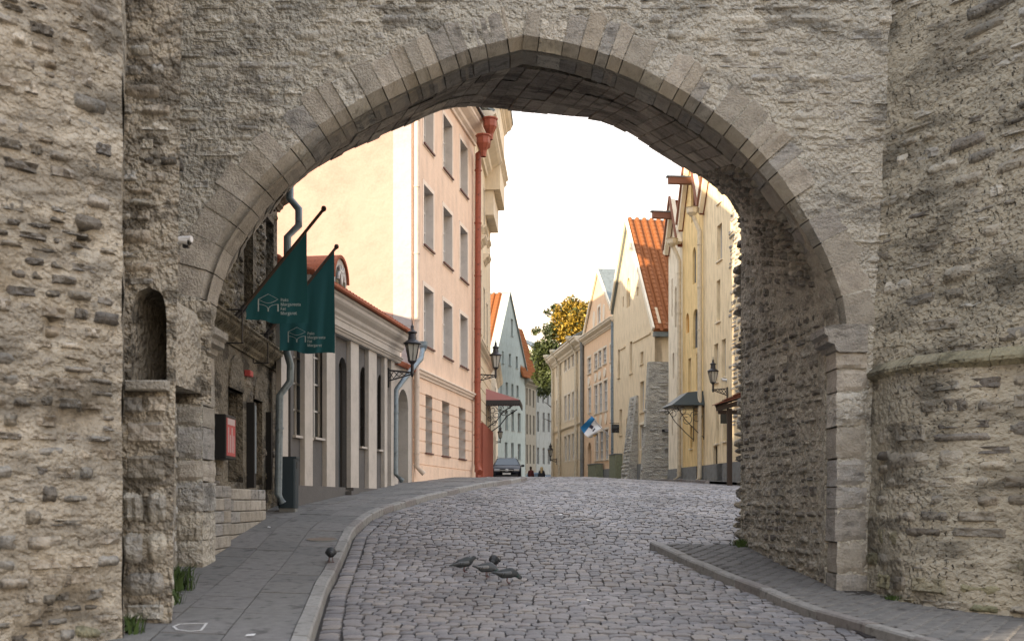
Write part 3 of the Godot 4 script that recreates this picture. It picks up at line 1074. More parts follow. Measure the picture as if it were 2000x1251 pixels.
	jb.bbox(Vector3(-4.75, -0.6, -16.5 * K), Vector3(-4.12, EYE + 3.4, -17.0 * K))
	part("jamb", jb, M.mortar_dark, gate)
	# right wall of the passage
	var A2 := Vector3(4.22, 0, -16.5 * K)
	var B2 := Vector3(3.82, 0, -20.4 * K)
	var dir := (A2 - B2).normalized()
	var nr := dir.cross(Vector3.UP)
	var len := A2.distance_to(B2)
	var pw := MB.new()
	pw.bbox(Vector3(0, -0.6, -0.6), Vector3(len, EYE + 5.2, 0))
	var pw_o := part("passage_wall", pw, M.mortar_dark, gate)
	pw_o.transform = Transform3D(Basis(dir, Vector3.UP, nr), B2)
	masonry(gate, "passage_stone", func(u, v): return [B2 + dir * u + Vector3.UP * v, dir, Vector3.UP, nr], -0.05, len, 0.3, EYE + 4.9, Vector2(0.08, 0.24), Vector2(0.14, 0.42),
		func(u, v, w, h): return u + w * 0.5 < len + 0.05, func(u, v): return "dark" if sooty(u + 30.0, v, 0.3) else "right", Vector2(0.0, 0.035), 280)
	# rough end of the passage wall
	masonry(gate, "end_stone", func(u, v): return [B2 + dir * 0.02 - nr * u + Vector3.UP * v, -nr, Vector3.UP, -dir], 0.0, 0.5, 0.3, EYE + 4.9, Vector2(0.12, 0.26), Vector2(0.2, 0.4), func(u, v, w, h): return u - w * 0.5 > -0.03, func(u, v): return "right", Vector2(-0.04, 0.015), 60)
func v3(p: Vector2, d: float) -> Vector3:
	return Vector3(p.x, p.y, -d * K)
func chamfer_at(i: float) -> float:
	return 0.05 + 0.09 * smoothstep(0.0, 0.25, minf(i, 1.0 - i))
func inset(i: int) -> Vector2:
	var a := archE[maxi(i - 1, 0)]
	var b := archE[mini(i + 1, archE.size() - 1)]
	var t := (b - a).normalized()
	return archE[i] + Vector2(t.y, -t.x) * (chamfer_at(float(i) / archE.size()) + 0.02)
func inside_arch(u: float, v: float) -> bool:
	return Geometry2D.is_point_in_polygon(Vector2(u, v), archE)
func voussoir(c: PackedVector2Array, cum: Array, s0: float, s1: float, dep: float, side: int) -> MB:
	var m := MB.new()
	var n := 3
	var prof := []
	var proud := rr(-0.004, 0.026)
	for k in n + 1:
		var s := lerpf(s0, s1, float(k) / n)
		var i := 1
		while i < cum.size() - 1 and cum[i] < s: i += 1
		var f: float = (s - cum[i - 1]) / maxf(cum[i] - cum[i - 1], 1e-5)
		var p := c[i - 1].lerp(c[i], clampf(f, 0, 1))
		var t := (c[mini(i + 1, c.size() - 1)] - c[maxi(i - 2, 0)]).normalized()
		var nn := Vector2(-t.y, t.x)
		var ch := chamfer_at(s / cum[-1] * 0.5 if side == 0 else 0.5 + s / cum[-1] * 0.5)
		var D := dep + rr(-0.04, 0.03)
		var z := -16.0 * K + proud + rr(-0.01, 0.01)
		ch += rr(-0.012, 0.012)
		var q := p + nn * D
		var r := p - nn * ch
		prof.append([Vector3(q.x, q.y, z - 0.4), Vector3(q.x, q.y, z - 0.012), Vector3(p.x + nn.x * (D - 0.02), p.y + nn.y * (D - 0.02), z), Vector3(p.x + nn.x * 0.015, p.y + nn.y * 0.015, z), Vector3(r.x, r.y, z - 0.19), Vector3(r.x, r.y, -16.62 * K)])
	for k in n:
		for j in 5: m.quad(prof[k][j], prof[k][j + 1], prof[k + 1][j + 1], prof[k + 1][j])
	for q in [0, n]:
		var a: Array = prof[q]
		for t in [[0, 1, 2], [0, 2, 3], [0, 3, 4], [0, 4, 5]]:
			if q == 0: m.tri(a[t[0]], a[t[2]], a[t[1]])
			else: m.tri(a[t[0]], a[t[1]], a[t[2]])
	return m

# ---------------------------------------------------------------- towers beside the gate
func path_surf(pts: Array, batter: float):
	# plan polyline (left to right as seen): gives surf(u, v)
	var cum := [0.0]
	for i in range(1, pts.size()): cum.append(cum[-1] + pts[i].distance_to(pts[i - 1]))
	var f := func(u, v):
		var i := 1
		while i < cum.size() - 1 and cum[i] < u: i += 1
		var a: Vector3 = pts[i - 1]
		var b: Vector3 = pts[i]
		var x := (b - a).normalized()
		var n := x.cross(Vector3.UP)
		var up := (Vector3.UP - n * batter).normalized()
		var p: Vector3 = a + x * (u - cum[i - 1]) + Vector3.UP * v - n * batter * v
		return [p, x, up, x.cross(up)]
	return [f, cum[-1]]
func smooth_path(pts: Array, n: int) -> Array:
	var c := Curve3D.new()
	for i in pts.size():
		var t: Vector3 = (pts[mini(i + 1, pts.size() - 1)] - pts[maxi(i - 1, 0)]) / 5.0
		if i == 0 or i == pts.size() - 1: t = Vector3.ZERO
		c.add_point(pts[i], -t, t)
	var L := c.get_baked_length()
	var o := []
	for i in n + 1: o.append(c.sample_baked(L * i / n))
	return o
func XZ(px: float, d: float) -> Vector3:
	return Vector3((px - 1000.0) * d / 2400.0, 0, -d * K)
func skin(f: Callable, L: float, v0: float, v1: float, nu: int, nv: int, amp: float, freq: float) -> MB:
	# an uneven sheet of mortar over a surface
	var nz := FastNoiseLite.new()
	nz.seed = 5
	nz.frequency = freq
	nz.fractal_octaves = 4
	var b := MB.new()
	for j in nv + 1:
		for i in nu + 1:
			var s: Array = f.call(L * i / nu, lerpf(v0, v1, float(j) / nv))
			b.vert(s[0] + s[3] * nz.get_noise_3dv(s[0]) * amp, s[3])
	for j in nv:
		for i in nu:
			var a := j * (nu + 1) + i
			var c := a + nu + 1
			b.ix.append_array(PackedInt32Array([a, c + 1, a + 1, a, c, c + 1]))
	b.smooth()
	return b
func make_towers():
	# right: round tower bulging out in front of the gate wall
	var tw := thing("round_tower", "round limestone tower with mossy foot and moulded string course", "tower", Vector3(7, 0, -16))
	var plan := smooth_path([XZ(1688, 16.02), XZ(1730, 15.3), XZ(1785, 14.75), XZ(1860, 14.3), XZ(1990, 13.8), XZ(2150, 13.1), Vector3(9.0, 0, -12.2), Vector3(11.5, 0, -15.0), Vector3(11.5, 0, -19.0)], 44)
	var off := Vector3(-7, 0, 16)
	for i in plan.size(): plan[i] += off
	var sr: Array = path_surf(plan, 0.035)
	var fs: Callable = sr[0]
	var yb := EYE + 1.62
	var hi: Array = path_surf([XZ(1686, 16.15) + off, XZ(2000, 13.95) + off, XZ(2170, 13.0) + off, Vector3(9.0, 0, -12.3) + off, Vector3(11.4, 0, -15.0) + off, Vector3(11.4, 0, -19.0) + off], 0.045)
	var fh := func(u, v):
		var s: Array = hi[0].call(u, v)
		s[0] += s[3] * 0.045 * yb
		return s
	part("lower_wall", skin(fs, sr[1], -0.4, yb, 110, 50, 0.05, 0.9), M.mortar_right, tw)
	part("upper_wall", skin(fh, hi[1], yb, 11.0, 110, 80, 0.05, 0.9), M.mortar_right, tw)
	var tone_low := func(u, v):
		if v < 1.3 and rng.randf() < 0.95 - 0.6 * v: return "moss"
		return "dark" if sooty(u + 3.0, v, 0.3) else "right"
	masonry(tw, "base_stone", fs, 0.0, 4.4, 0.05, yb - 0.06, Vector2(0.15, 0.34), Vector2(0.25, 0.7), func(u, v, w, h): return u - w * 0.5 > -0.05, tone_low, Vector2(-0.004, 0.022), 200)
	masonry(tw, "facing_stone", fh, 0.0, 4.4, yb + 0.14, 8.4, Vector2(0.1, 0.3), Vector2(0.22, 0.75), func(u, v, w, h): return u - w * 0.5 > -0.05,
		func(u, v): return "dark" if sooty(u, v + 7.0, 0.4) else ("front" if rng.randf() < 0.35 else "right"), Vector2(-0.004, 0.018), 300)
	var u := 0.0
	while u < sr[1] - 0.3:
		var w := rr(0.4, 0.75)
		var m := MB.new()
		var a: Array = fs.call(u, yb)
		var c: Array = fs.call(minf(u + w, sr[1]), yb)
		var x: Vector3 = (c[0] - a[0])
		var ln := x.length() - 0.01
		x = x.normalized()
		m.slab(PackedVector2Array([Vector2(-0.15, -0.07), Vector2(0.02, -0.07), Vector2(0.09, -0.01), Vector2(0.09, 0.03), Vector2(-0.03, 0.14), Vector2(-0.15, 0.14)]), -ln, 0.0, a[0], Basis(x.cross(Vector3.UP), Vector3.UP, -x))
		part("string_course", m, M.moss[3 + rng.randi() % 3], tw)
		u += w
	# left: the flank of the great tower, close to the camera
	var lt := thing("great_tower", "massive weathered limestone tower with ruined facing and arched niche", "tower", Vector3(-8, 0, -4))
	var lo := Vector3(8, 0, 4)
	var cor := XZ(238, 10.0)
	var planA := smooth_path([Vector3(-9.0, 0, -1.6), Vector3(-6.6, 0, -5.6), XZ(-150, 8.7), XZ(0, 9.15), XZ(120, 9.5), XZ(205, 9.8), cor], 24)
	for i in planA.size(): planA[i] += lo
	var sa: Array = path_surf(planA, 0.0)
	var fa: Callable = sa[0]
	var nzA := FastNoiseLite.new()
	nzA.seed = 9
	nzA.frequency = 0.75
	nzA.fractal_octaves = 3
	var fA := func(u, v):
		var s: Array = fa.call(u, v)
		var q := nzA.get_noise_2d(u * 1.0, v * 1.3)
		s[0] += s[3] * (0.05 * q - 0.10 * smoothstep(0.3, 0.42, -q)) * smoothstep(0.0, 0.35, sa[1] - u)
		return s
	part("tower_wall", skin(fA, sa[1], -0.4, 18.0, 110, 190, 0.03, 1.6), M.mortar_left, lt)
	masonry(lt, "facing_stone", func(u, v):
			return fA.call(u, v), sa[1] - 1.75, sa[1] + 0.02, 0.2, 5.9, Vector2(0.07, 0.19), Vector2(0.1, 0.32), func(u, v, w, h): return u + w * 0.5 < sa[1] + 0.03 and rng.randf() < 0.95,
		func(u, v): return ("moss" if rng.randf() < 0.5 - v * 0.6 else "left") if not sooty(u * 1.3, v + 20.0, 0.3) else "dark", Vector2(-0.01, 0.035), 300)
	# return of the wall behind the corner
	var ca: Vector3 = cor
	var cb := XZ(240, 11.0)
	var planR := [ca + lo, cb + lo]
	var sR: Array = path_surf(planR, 0.0)
	part("tower_return", skin(sR[0], sR[1], -0.4, 18.0, 12, 60, 0.05, 0.9), M.mortar_left, lt)
	# pier with the blind niche, facing the street
	var pa := XZ(236, 10.9)
	var pb := XZ(331, 10.9)
	var Lp := pa.distance_to(pb)
	var pier := MB.new()
	var nb := P(258, 745, 10.9)
	var nt := P(300, 566, 10.9)
	var nx0 := 0.09
	var nx1 := 0.405
	var ny0 := nb.y
	var ny1 := P(300, 640, 10.9).y
	var ny2 := nt.y
	var hole := PackedVector2Array([Vector2(nx0, ny0), Vector2(nx1, ny0), Vector2(nx1, ny1)])
	for k in 5:
		var t := (k + 1) / 6.0
		hole.append(Vector2(lerpf(nx1, (nx0 + nx1) * 0.5, 1.0 - sqrt(1.0 - t * t * 0.96)), lerpf(ny1, ny2, sin(t * PI * 0.5))))
	hole.append(Vector2((nx0 + nx1) * 0.5, ny2 + 0.03))
	for k in 5:
		var t := (5 - k) / 6.0
		hole.append(Vector2(lerpf(nx0, (nx0 + nx1) * 0.5, 1.0 - sqrt(1.0 - t * t * 0.96)), lerpf(ny1, ny2, sin(t * PI * 0.5))))
	hole.append(Vector2(nx0, ny1))
	pier = wall_mesh(PackedVector2Array([Vector2(-0.5, -0.5), Vector2(Lp, -0.5), Vector2(Lp + 0.16, 9.0), Vector2(Lp + 0.16, 18), Vector2(-0.5, 18)]), [hole], 0.0, 1.1)
	pier.quad(Vector3(nx0 - 0.1, ny0 - 0.1, -1.1), Vector3(nx1 + 0.1, ny0 - 0.1, -1.1), Vector3(nx1 + 0.1, ny2 + 0.1, -1.1), Vector3(nx0 - 0.1, ny2 + 0.1, -1.1))
	# side of the pier towards the gate
	var back_pt := XZ(344, 16.05) - pa
	pier.quad(Vector3(Lp, -0.5, 0), Vector3(back_pt.x, -0.5, back_pt.z), Vector3(back_pt.x, 9.0, back_pt.z), Vector3(Lp + 0.16, 9.0, 0))
	pier.quad(Vector3(Lp + 0.16, 9.0, 0), Vector3(back_pt.x, 9.0, back_pt.z), Vector3(back_pt.x, 18.0, back_pt.z), Vector3(Lp + 0.16, 18.0, 0))
	var po := part("niche_wall", pier, M.mortar_left, lt)
	po.position = pa + lo
	var hp := hole
	masonry(lt, "niche_stone", func(u, v): return [pa + lo + Vector3(u, v, 0), Vector3.RIGHT, Vector3.UP, Vector3.BACK], -0.3, Lp + 0.16, ny0 - 0.05, 5.6, Vector2(0.1, 0.24), Vector2(0.14, 0.36),
		func(u, v, w, h):
			if u + w * 0.5 > Lp + 0.05 + maxf(0.0, v) * 0.015 or u - w * 0.5 < -0.45: return false
			for q in [Vector2(0, 0), Vector2(w * 0.45, h * 0.45), Vector2(-w * 0.45, h * 0.45), Vector2(w * 0.45, -h * 0.45), Vector2(-w * 0.45, -h * 0.45)]:
				if Geometry2D.is_point_in_polygon(Vector2(u, v) + q, hp): return false
			return true,
		func(u, v): return "dark" if sooty(u + 9.0, v, 0.3) else "left" if rng.randf() < 0.6 else "front", Vector2(0.0, 0.035), 200)
	var by := -0.1
	while by < ny0 - 0.1:
		var bh := minf(rr(0.2, 0.36), ny0 - 0.09 - by)
		if bh < 0.06: break
		var cut := 0.5 if rng.randf() < 0.6 else rr(0.3, 0.7)
		var xs := [0.0, Lp * cut, Lp - 0.01] if rng.randf() < 0.45 else [0.0, Lp - 0.01]
		for i in xs.size() - 1:
			var o := MeshInstance3D.new()
			o.name = "pier_stone"
			o.mesh = STONES[rng.randi() % STONES.size()].get_meta("m")
			o.material_override = M[["right", "front", "dark", "left"][rng.randi() % 4] if by > 0.5 else "right"][rng.randi() % 6]
			o.transform = Transform3D(Basis.from_scale(Vector3(xs[i + 1] - xs[i] - 0.008, bh - 0.012, 0.16)), pa + lo + Vector3((xs[i] + xs[i + 1]) * 0.5, by + bh * 0.5, rr(-0.05, -0.03)))
			lt.add_child(o, true)
		by += bh
	var sl := MB.new()
	sl.cbox(Vector3((nx0 + nx1) * 0.5, ny0 - 0.04, 0.02), Vector3(nx1 - nx0 + 0.06, 0.09, 0.16), 0.012)
	var so := part("niche_sill", sl, M.block[1], lt)
	so.position = pa + lo
	# side stones towards the gate
	var sd := [pa + lo + Vector3(Lp, 0, 0), pa + lo + Vector3(back_pt.x, 0, back_pt.z)]
	var sS: Array = path_surf(sd, 0.0)
	masonry(lt, "side_stone", sS[0], 0.0, sS[1], 0.1, 7.0, Vector2(0.14, 0.3), Vector2(0.3, 0.7), func(u, v, w, h): return u - w * 0.5 > (0.0 if v < ny0 - 0.2 or v > ny2 + 0.3 else 1.3), func(u, v): return "front", Vector2(-0.015, 0.015), 100)
	# rear bulk of the tower, out of the picture
	var bulk := MB.new()
	bulk.slab(PackedVector2Array([Vector2(-9.0, 1.6), Vector2(-9.6, -6.0), Vector2(-19, -7.0), Vector2(-22.6, 8.2), Vector2(-6.0, 14.6), Vector2(-4.6, 14.4), Vector2(-4.4, 11.0), Vector2(-4.4, 9.3), Vector2(-4.6, 8.4), Vector2(-6.8, 5.7)]), -0.5, 17.9, lo, Basis(Vector3.RIGHT, Vector3.FORWARD, Vector3.UP))
	part("tower_core", bulk, M.mortar_left, lt)

# ---------------------------------------------------------------- houses
func house(called: String, label: String, category: String, pa: float, da: float, pb: float, db: float, group := "") -> Dictionary:
	var A := XZ(pa, da)
	var B := XZ(pb, db)
	var y := minf(street_y(clampf(A.x, -6, 9), da), street_y(clampf(B.x, -6, 9), db)) - 0.15
	A.y = y
	B.y = y
	var u := (B - A).normalized()
	var n := u.cross(Vector3.UP)
	var t := thing(called, label, category, A, group, Basis(u, Vector3.UP, n))
	return {"t": t, "o": A, "u": u, "n": n, "L": A.distance_to(B), "holes": [], "wins": []}
# local (along, up) of a pixel on the facade plane moved out by z
func fp(h: Dictionary, px: float, py: float, z := 0.0) -> Vector2:
	var e := Vector3(0, EYE, 0)
	var r := Vector3((px - 1000.0) / 2400.0, (978.0 - py) / 2400.0, -K)
	var o: Vector3 = h.o + h.n * z
	var k: float = (o - e).dot(h.n) / r.dot(h.n)
	var p := e + r * k
	return Vector2((p - o).dot(h.u), p.y - o.y)
func rect(a: float, b: float, c: float, d: float) -> PackedVector2Array:
	return PackedVector2Array([Vector2(a, b), Vector2(c, b), Vector2(c, d), Vector2(a, d)])
func arched(a: float, b: float, c: float, d: float, rise: float, pointed := false) -> PackedVector2Array:
	var p := PackedVector2Array([Vector2(a, b), Vector2(c, b)])
	var m := (a + c) * 0.5
	for k in 9:
		var t := PI * k / 8.0
		var x := m + (c - m) * cos(t)
		var y := d - rise + rise * (sin(t) if not pointed else 1.0 - pow(absf(cos(t)), 1.6))
		p.append(Vector2(x, y))
	return p
# list entries: [pxL, pxR, pyTop, pyBottom (both at pxL), arch rise in m]
func wins(h: Dictionary, list: Array, o := {}):
	for w in list:
		var a := fp(h, w[0], w[2])
		var b := fp(h, w[0], w[3])
		var c := fp(h, w[1], w[2])
		var opt := o.duplicate()
		opt.p = rect(a.x, b.y, c.x, a.y) if w.size() < 5 else arched(a.x, b.y, c.x, a.y, w[4])
		opt.r = Rect2(a.x, b.y, c.x - a.x, a.y - b.y)
		h.holes.append(opt.p)
		h.wins.append(opt)
func finish_wins(h: Dictionary, z := 0.0):
	for w in h.wins:
		var rev: float = w.get("reveal", 0.2)
		var r: Rect2 = w.r
		var f := MB.new()
		var zz := z - rev + 0.035
		var fw: float = w.get("fw", 0.06)
		var p: PackedVector2Array = w.p
		for i in p.size():
			var a := p[i]
			var b := p[(i + 1) % p.size()]
			f.bar(Vector3(a.x, a.y, zz), Vector3(b.x, b.y, zz), fw, fw)
		var nx: int = w.get("nx", 2)
		var ny: int = w.get("ny", 2)
		for i in range(1, nx):
			var x := r.position.x + r.size.x * i / nx
			f.bar(Vector3(x, r.position.y, zz), Vector3(x, r.end.y - (0.0 if p.size() == 4 else 0.03), zz), fw * 0.7)
		for j in range(1, ny):
			var y := r.position.y + r.size.y * j / ny
			if ny == 2: y = r.position.y + r.size.y * 0.62
			f.bar(Vector3(r.position.x, y, zz), Vector3(r.end.x, y, zz), fw * 0.7)
		var called: String = w.get("name", "window")
		var fo := part(called, f, w.get("frame", M.wframe), h.t)
		var g := MB.new()
		g.slab(p, z - rev - 0.03, z - rev)
		part(w.get("pane_name", "pane"), g, w.get("pane", M.glass), fo)
		if w.has("sill"):
			var s := MB.new()
			s.bbox(Vector3(r.position.x - 0.06, r.position.y - 0.05, z - rev + 0.01), Vector3(r.end.x + 0.06, r.position.y - 0.003, z + 0.07))
			part("sill", s, w.sill, fo)
		if w.has("surround"):
			var sw: float = w.get("sw", 0.14)
			var s := wall_mesh(rect(r.position.x - sw, r.position.y - sw * 0.7, r.end.x + sw, r.end.y + sw), [p], z + 0.018, 0.03, 0.03)
			part("surround", s, w.surround, fo)
		if w.has("lining"):
			var s2 := MB.new()
			for i in p.size():
				var a := p[i].lerp(r.get_center(), 0.012)
				var b := p[(i + 1) % p.size()].lerp(r.get_center(), 0.012)
				s2.quad(Vector3(b.x, b.y, z - rev), Vector3(a.x, a.y, z - rev), Vector3(a.x, a.y, z + 0.015), Vector3(b.x, b.y, z + 0.015))
			part("reveal", s2, w.lining, fo)
func wall(h: Dictionary, outline: PackedVector2Array, m: Material, reveal := 0.22, extra := []) -> MeshInstance3D:
	return part("wall", wall_mesh(outline, h.holes + extra, 0.0, reveal, 0.4), m, h.t)
func slab_part(h: Dictionary, called: String, a: Vector3, b: Vector3, m: Material) -> MeshInstance3D:
	var s := MB.new()
	s.bbox(a, b)
	return part(called, s, m, h.t)
# moulding run along the facade: profile of (out, up) points closed at the wall
func cornice(h: Dictionary, called: String, x0: float, x1: float, y: float, prof: Array, m: Material, z := 0.0) -> MeshInstance3D:
	var s := MB.new()
	var pts := PackedVector2Array()
	for p in prof: pts.append(Vector2(p[0], p[1]))
	s.slab(pts, 0.0, x1 - x0, Vector3(x1, y, z), Basis(Vector3.BACK, Vector3.UP, Vector3.LEFT))
	return part(called, s, m, h.t)
const BIG := [[-0.05, 0.0], [0.06, 0.0], [0.08, 0.06], [0.16, 0.12], [0.18, 0.2], [0.34, 0.3], [0.4, 0.36], [0.4, 0.44], [0.46, 0.48], [0.46, 0.53], [-0.05, 0.56]]
const MID := [[-0.05, 0.0], [0.04, 0.0], [0.05, 0.05], [0.11, 0.09], [0.12, 0.14], [0.17, 0.17], [0.17, 0.21], [-0.05, 0.25]]
func scaled(p: Array, k: float) -> Array:
	return p.map(func(q): return [q[0] * k, q[1] * k])
func bulk(h: Dictionary, x0: float, x1: float, y1: float, depth: float, m: Material):
	slab_part(h, "body", Vector3(x0, -0.5, -depth), Vector3(x1, y1, -0.42), m)
# a roof plane given by four local corners (low-left, low-right, top-right, top-left), with ribs of pantiles
func roof_plane(h: Dictionary, a: Vector3, b: Vector3, c: Vector3, d: Vector3, m: Material, pitch := 0.0, thick := 0.1) -> MeshInstance3D:
	var s := MB.new()
	var n := (b - a).cross(d - a).normalized() * thick
	s.quad(a, b, c, d)
	s.quad(d - n, c - n, b - n, a - n)
	s.quad(a - n, b - n, b, a)
	s.quad(b - n, c - n, c, b)
	s.quad(c - n, d - n, d, c)
	s.quad(d - n, a - n, a, d)
	var o := part("roof", s, m, h.t)
	if pitch > 0.0:
		var r := MB.new()
		var cnt := int(a.distance_to(b) / pitch)
		for i in cnt:
			var t := (i + 0.5) / cnt
			var p0 := a.lerp(b, t)
			var p1 := d.lerp(c, t)
			var prev := p0
			var steps := maxi(2, int(p0.distance_to(p1) / 0.36))
			for k in range(1, steps + 1):
				var q := p0.lerp(p1, float(k) / steps)
				var lift := n.normalized() * 0.015
				r.tube([prev + lift, q - lift * 0.6], pitch * 0.34, 6, true)
				prev = q
		var ro := part("tiles", r, m, o)
		ro.set_meta("kind", "stuff")
	return o
func pipe(h: Node, called: String, pts: Array, r: float, m: Material, group := "", label := "", cat := "") -> Node3D:
	# pts in h's axes; brackets every 2 m on straight runs
	var b := MB.new()
	b.tube(pts, r, 10)
	var o := part(called, b, m, h, label)
	var c := MB.new()
	for i in pts.size() - 1:
		var d: Vector3 = pts[i + 1] - pts[i]
		var L := d.length()
		if L > 1.5:
			var k := 0.6
			while k < L:
				var p: Vector3 = pts[i] + d.normalized() * k
				c.tube([p - d.normalized() * 0.02, p + d.normalized() * 0.02], r * 1.22, 10)
				k += 1.9
	if c.v.size(): part("collar", c, m, o)
	return o
# points of a drain pipe from pixels at a stated distance out of the facade
func on(h: Dictionary, px: float, py: float, z := 0.0) -> Vector3:
	var p := fp(h, px, py, z)
	return Vector3(p.x, p.y, z)

func make_left_houses():
	# stone wing beside the gate
	var h := house("stone_wing", "dark rubble stone building adjoining the gate, with blind arches and stone bench", "building", 353, 16.75, 541, 24.2)
	var top := 8.2
	var c0 := fp(h, 410, 640).y
	wins(h, [[445, 474, 755, 940], [494, 512, 778, 946]], {"reveal": 0.3, "nx": 1, "ny": 2, "frame": M.wdark, "pane": M.wdark, "fw": 0.05})
	wins(h, [[476, 494, 425, 600], [519, 534, 420, 640]], {"reveal": 0.35, "nx": 1, "ny": 3, "frame": M.wdark, "pane": M.glass, "fw": 0.05})
	var wy0 := fp(h, 402, 622).y
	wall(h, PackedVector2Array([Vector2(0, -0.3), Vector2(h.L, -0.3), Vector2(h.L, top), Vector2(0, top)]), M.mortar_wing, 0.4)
	finish_wins(h)
	bulk(h, 0.0, h.L, top, 7.0, M.mortar_wing)
	var cy := fp(h, 450, 660).y
	var HH: Dictionary = h
	masonry(h.t, "wall_stone", func(u, v): return [Vector3(u, v, 0), Vector3.RIGHT, Vector3.UP, Vector3.BACK], 0.0, h.L, cy + 0.25, top, Vector2(0.08, 0.2), Vector2(0.14, 0.42),
		func(u, v, w, hh):
			for q in HH.holes:
				var r := Rect2(q[0], Vector2.ZERO)
				for p in q: r = r.expand(p)
				if r.grow(0.02).intersects(Rect2(u - w * 0.5, v - hh * 0.5, w, hh)): return false
			return u + w * 0.5 < HH.L and u - w * 0.5 > 0.0,
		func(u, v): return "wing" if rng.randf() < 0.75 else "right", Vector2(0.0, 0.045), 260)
	masonry(h.t, "lower_stone", func(u, v): return [Vector3(u, v, 0), Vector3.RIGHT, Vector3.UP, Vector3.BACK], 0.0, h.L, 0.0, cy - 0.15, Vector2(0.16, 0.34), Vector2(0.25, 0.6),
		func(u, v, w, hh):
			for q in HH.holes:
				var r := Rect2(q[0], Vector2.ZERO)
				for p in q: r = r.expand(p)
				if r.grow(0.02).intersects(Rect2(u - w * 0.5, v - hh * 0.5, w, hh)): return false
			return u + w * 0.5 < HH.L and u - w * 0.5 > 0.0 and (v < cy - 1.6 or rng.randf() < 0.25),
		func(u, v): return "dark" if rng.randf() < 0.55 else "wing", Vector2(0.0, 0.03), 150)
	# blind arch heads above the openings
	for q in h.holes.slice(0, 2):
		var m := MB.new()
		var w: float = q[1].x - q[0].x
		m.slab(arched(q[0].x, q[2].y, q[1].x, q[2].y + w * 0.55, w * 0.5), -0.1, 0.035)
		part("arch_panel", m, M.mortar_wing, h.t)
	cornice(h, "string_course", 0.0, h.L + 0.12, cy - 0.12, scaled(BIG, 0.62), M.wing[0])
	cornice(h, "eaves_course", 0.0, h.L + 0.12, fp(h, 540, 410).y, scaled(BIG, 0.6), M.wing[1])
	# shutter and posts
	var sh := MB.new()
	var s0 := fp(h, 481, 785)
	var s1 := fp(h, 481, 952)
	var sx1: float = fp(h, 500, 800, 0.13).x
	sh.bbox(Vector3(s0.x, s1.y, 0.0), Vector3(sx1, s0.y, 0.13))
	part("open_shutter", sh, M.black, h.t)
	var lv := MB.new()
	var l0 := fp(h, 486, 790, 0.04)
	lv.bbox(Vector3(s0.x + 0.05, s1.y + 0.25, 0.13), Vector3(sx1 - 0.03, s0.y - 0.05, 0.14))
	part("shutter_panel", lv, M.shutter, h.t)
	var dp := MB.new()
	var d0 := fp(h, 521, 805)
	var d1 := fp(h, 521, 956)
	dp.bbox(Vector3(d0.x - 0.1, d1.y, 0.0), Vector3(d0.x + 0.02, d0.y, 0.1))
	part("door_leaf", dp, M.black, h.t)
	var rb := MB.new()
	var b0 := fp(h, 476, 722)
	rb.cbox(Vector3(b0.x + 0.12, b0.y - 0.05, 0.06), Vector3(0.24, 0.1, 0.1), 0.01)
	part("alarm_box", rb, M.red, h.t)
	# low stone benches, laid from blocks
	for q in [[392, 450, 945], [449, 531, 952]]:
		var bx0: float = maxf(0.25, fp(h, q[0], q[2], 0.35).x)
		var bx1: float = fp(h, q[1], q[2], 0.35).x
		var by: float = fp(h, (q[0] + q[1]) * 0.5, q[2] + 2, 0.35).y
		var y := by
		var zf := 0.36 if q[0] < 400 else 0.24
		var rows := 4
		for r in rows + 2:
			var x := bx0
			while x < bx1 - 0.01:
				var w := minf(rr(0.45, 0.9), bx1 - x)
				if bx1 - x - w < 0.2: w = bx1 - x
				var m := MB.new()
				m.cbox(Vector3(x + w * 0.5, y - 0.09, zf * 0.5), Vector3(w - 0.012, 0.17, zf + rr(-0.008, 0.008)), 0.012)
				part("bench_block", m, M.block[rng.randi() % 6], h.t)
				x += w
			y -= 0.182
	# display case, bin, pipe
	var ct := fp(h, 416, 808, 0.0)
	var cb := fp(h, 416, 895, 0.0)
	var dc := thing("display_case", "black wall-mounted display case with red poster on the stone wing", "display case", h.t.transform * Vector3(ct.x, cb.y, 0), "", h.t.transform.basis)
	var e := MB.new()
	var cw: float = fp(h, 457, 850, 0.19).x - fp(h, 437, 850, 0.19).x
	var chh := ct.y - cb.y
	e.cbox(Vector3(cw * 0.5, chh * 0.5, 0.095), Vector3(cw, chh, 0.19), 0.012)
	part("cabinet", e, M.black, dc)
	e = MB.new()
	e.bbox(Vector3(0.05, 0.05, 0.185), Vector3(cw - 0.05, chh - 0.05, 0.194))
	part("poster", e, M.red, dc)
	e = MB.new()
	for k in 4: e.bbox(Vector3(cw * (0.2 + 0.17 * k), 0.1, 0.194), Vector3(cw * (0.27 + 0.17 * k), chh * (0.55 if k % 2 else 0.72), 0.198))
	e.bbox(Vector3(0.1, chh * 0.78, 0.194), Vector3(cw - 0.1, chh * 0.92, 0.198))
	part("poster_print", e, M.pale, dc)
	# drain pipe on the corner
	var z := 0.16
	var pts := []
	for q in [[566, 330, .30], [566, 388, .3], [583, 408, .5], [583, 440, .5], [561, 462, .3], [560, 688, .3], [567, 712, .45], [566, 745, .45], [546, 772, .2], [543, 965, .2], [552, 982, .32]]:
		pts.append(P(q[0], q[1], 22.5 + q[2] * 0.3))
	var dp2 := thing("drain_pipe", "blue-grey metal drain pipe with double bends at the stone wing corner", "drain pipe", pts[9])
	var loc := []
	for p in pts: loc.append(p - pts[9])
	pipe(dp2, "pipe", loc, 0.07, M.zinc)
	# ---- low building with pilasters
	h = house("low_building", "single-storey building with white pilasters, grey panels and red tiled roof", "building", 574, 24.4, 770, 32.9)
	var eave := fp(h, 668, 661).y
	var gz := 0.42
	var gy0: float = fp(h, 700, 590, gz).y
	var ent := gy0 - eave
	var plinth: float = fp(h, 655, 951).y
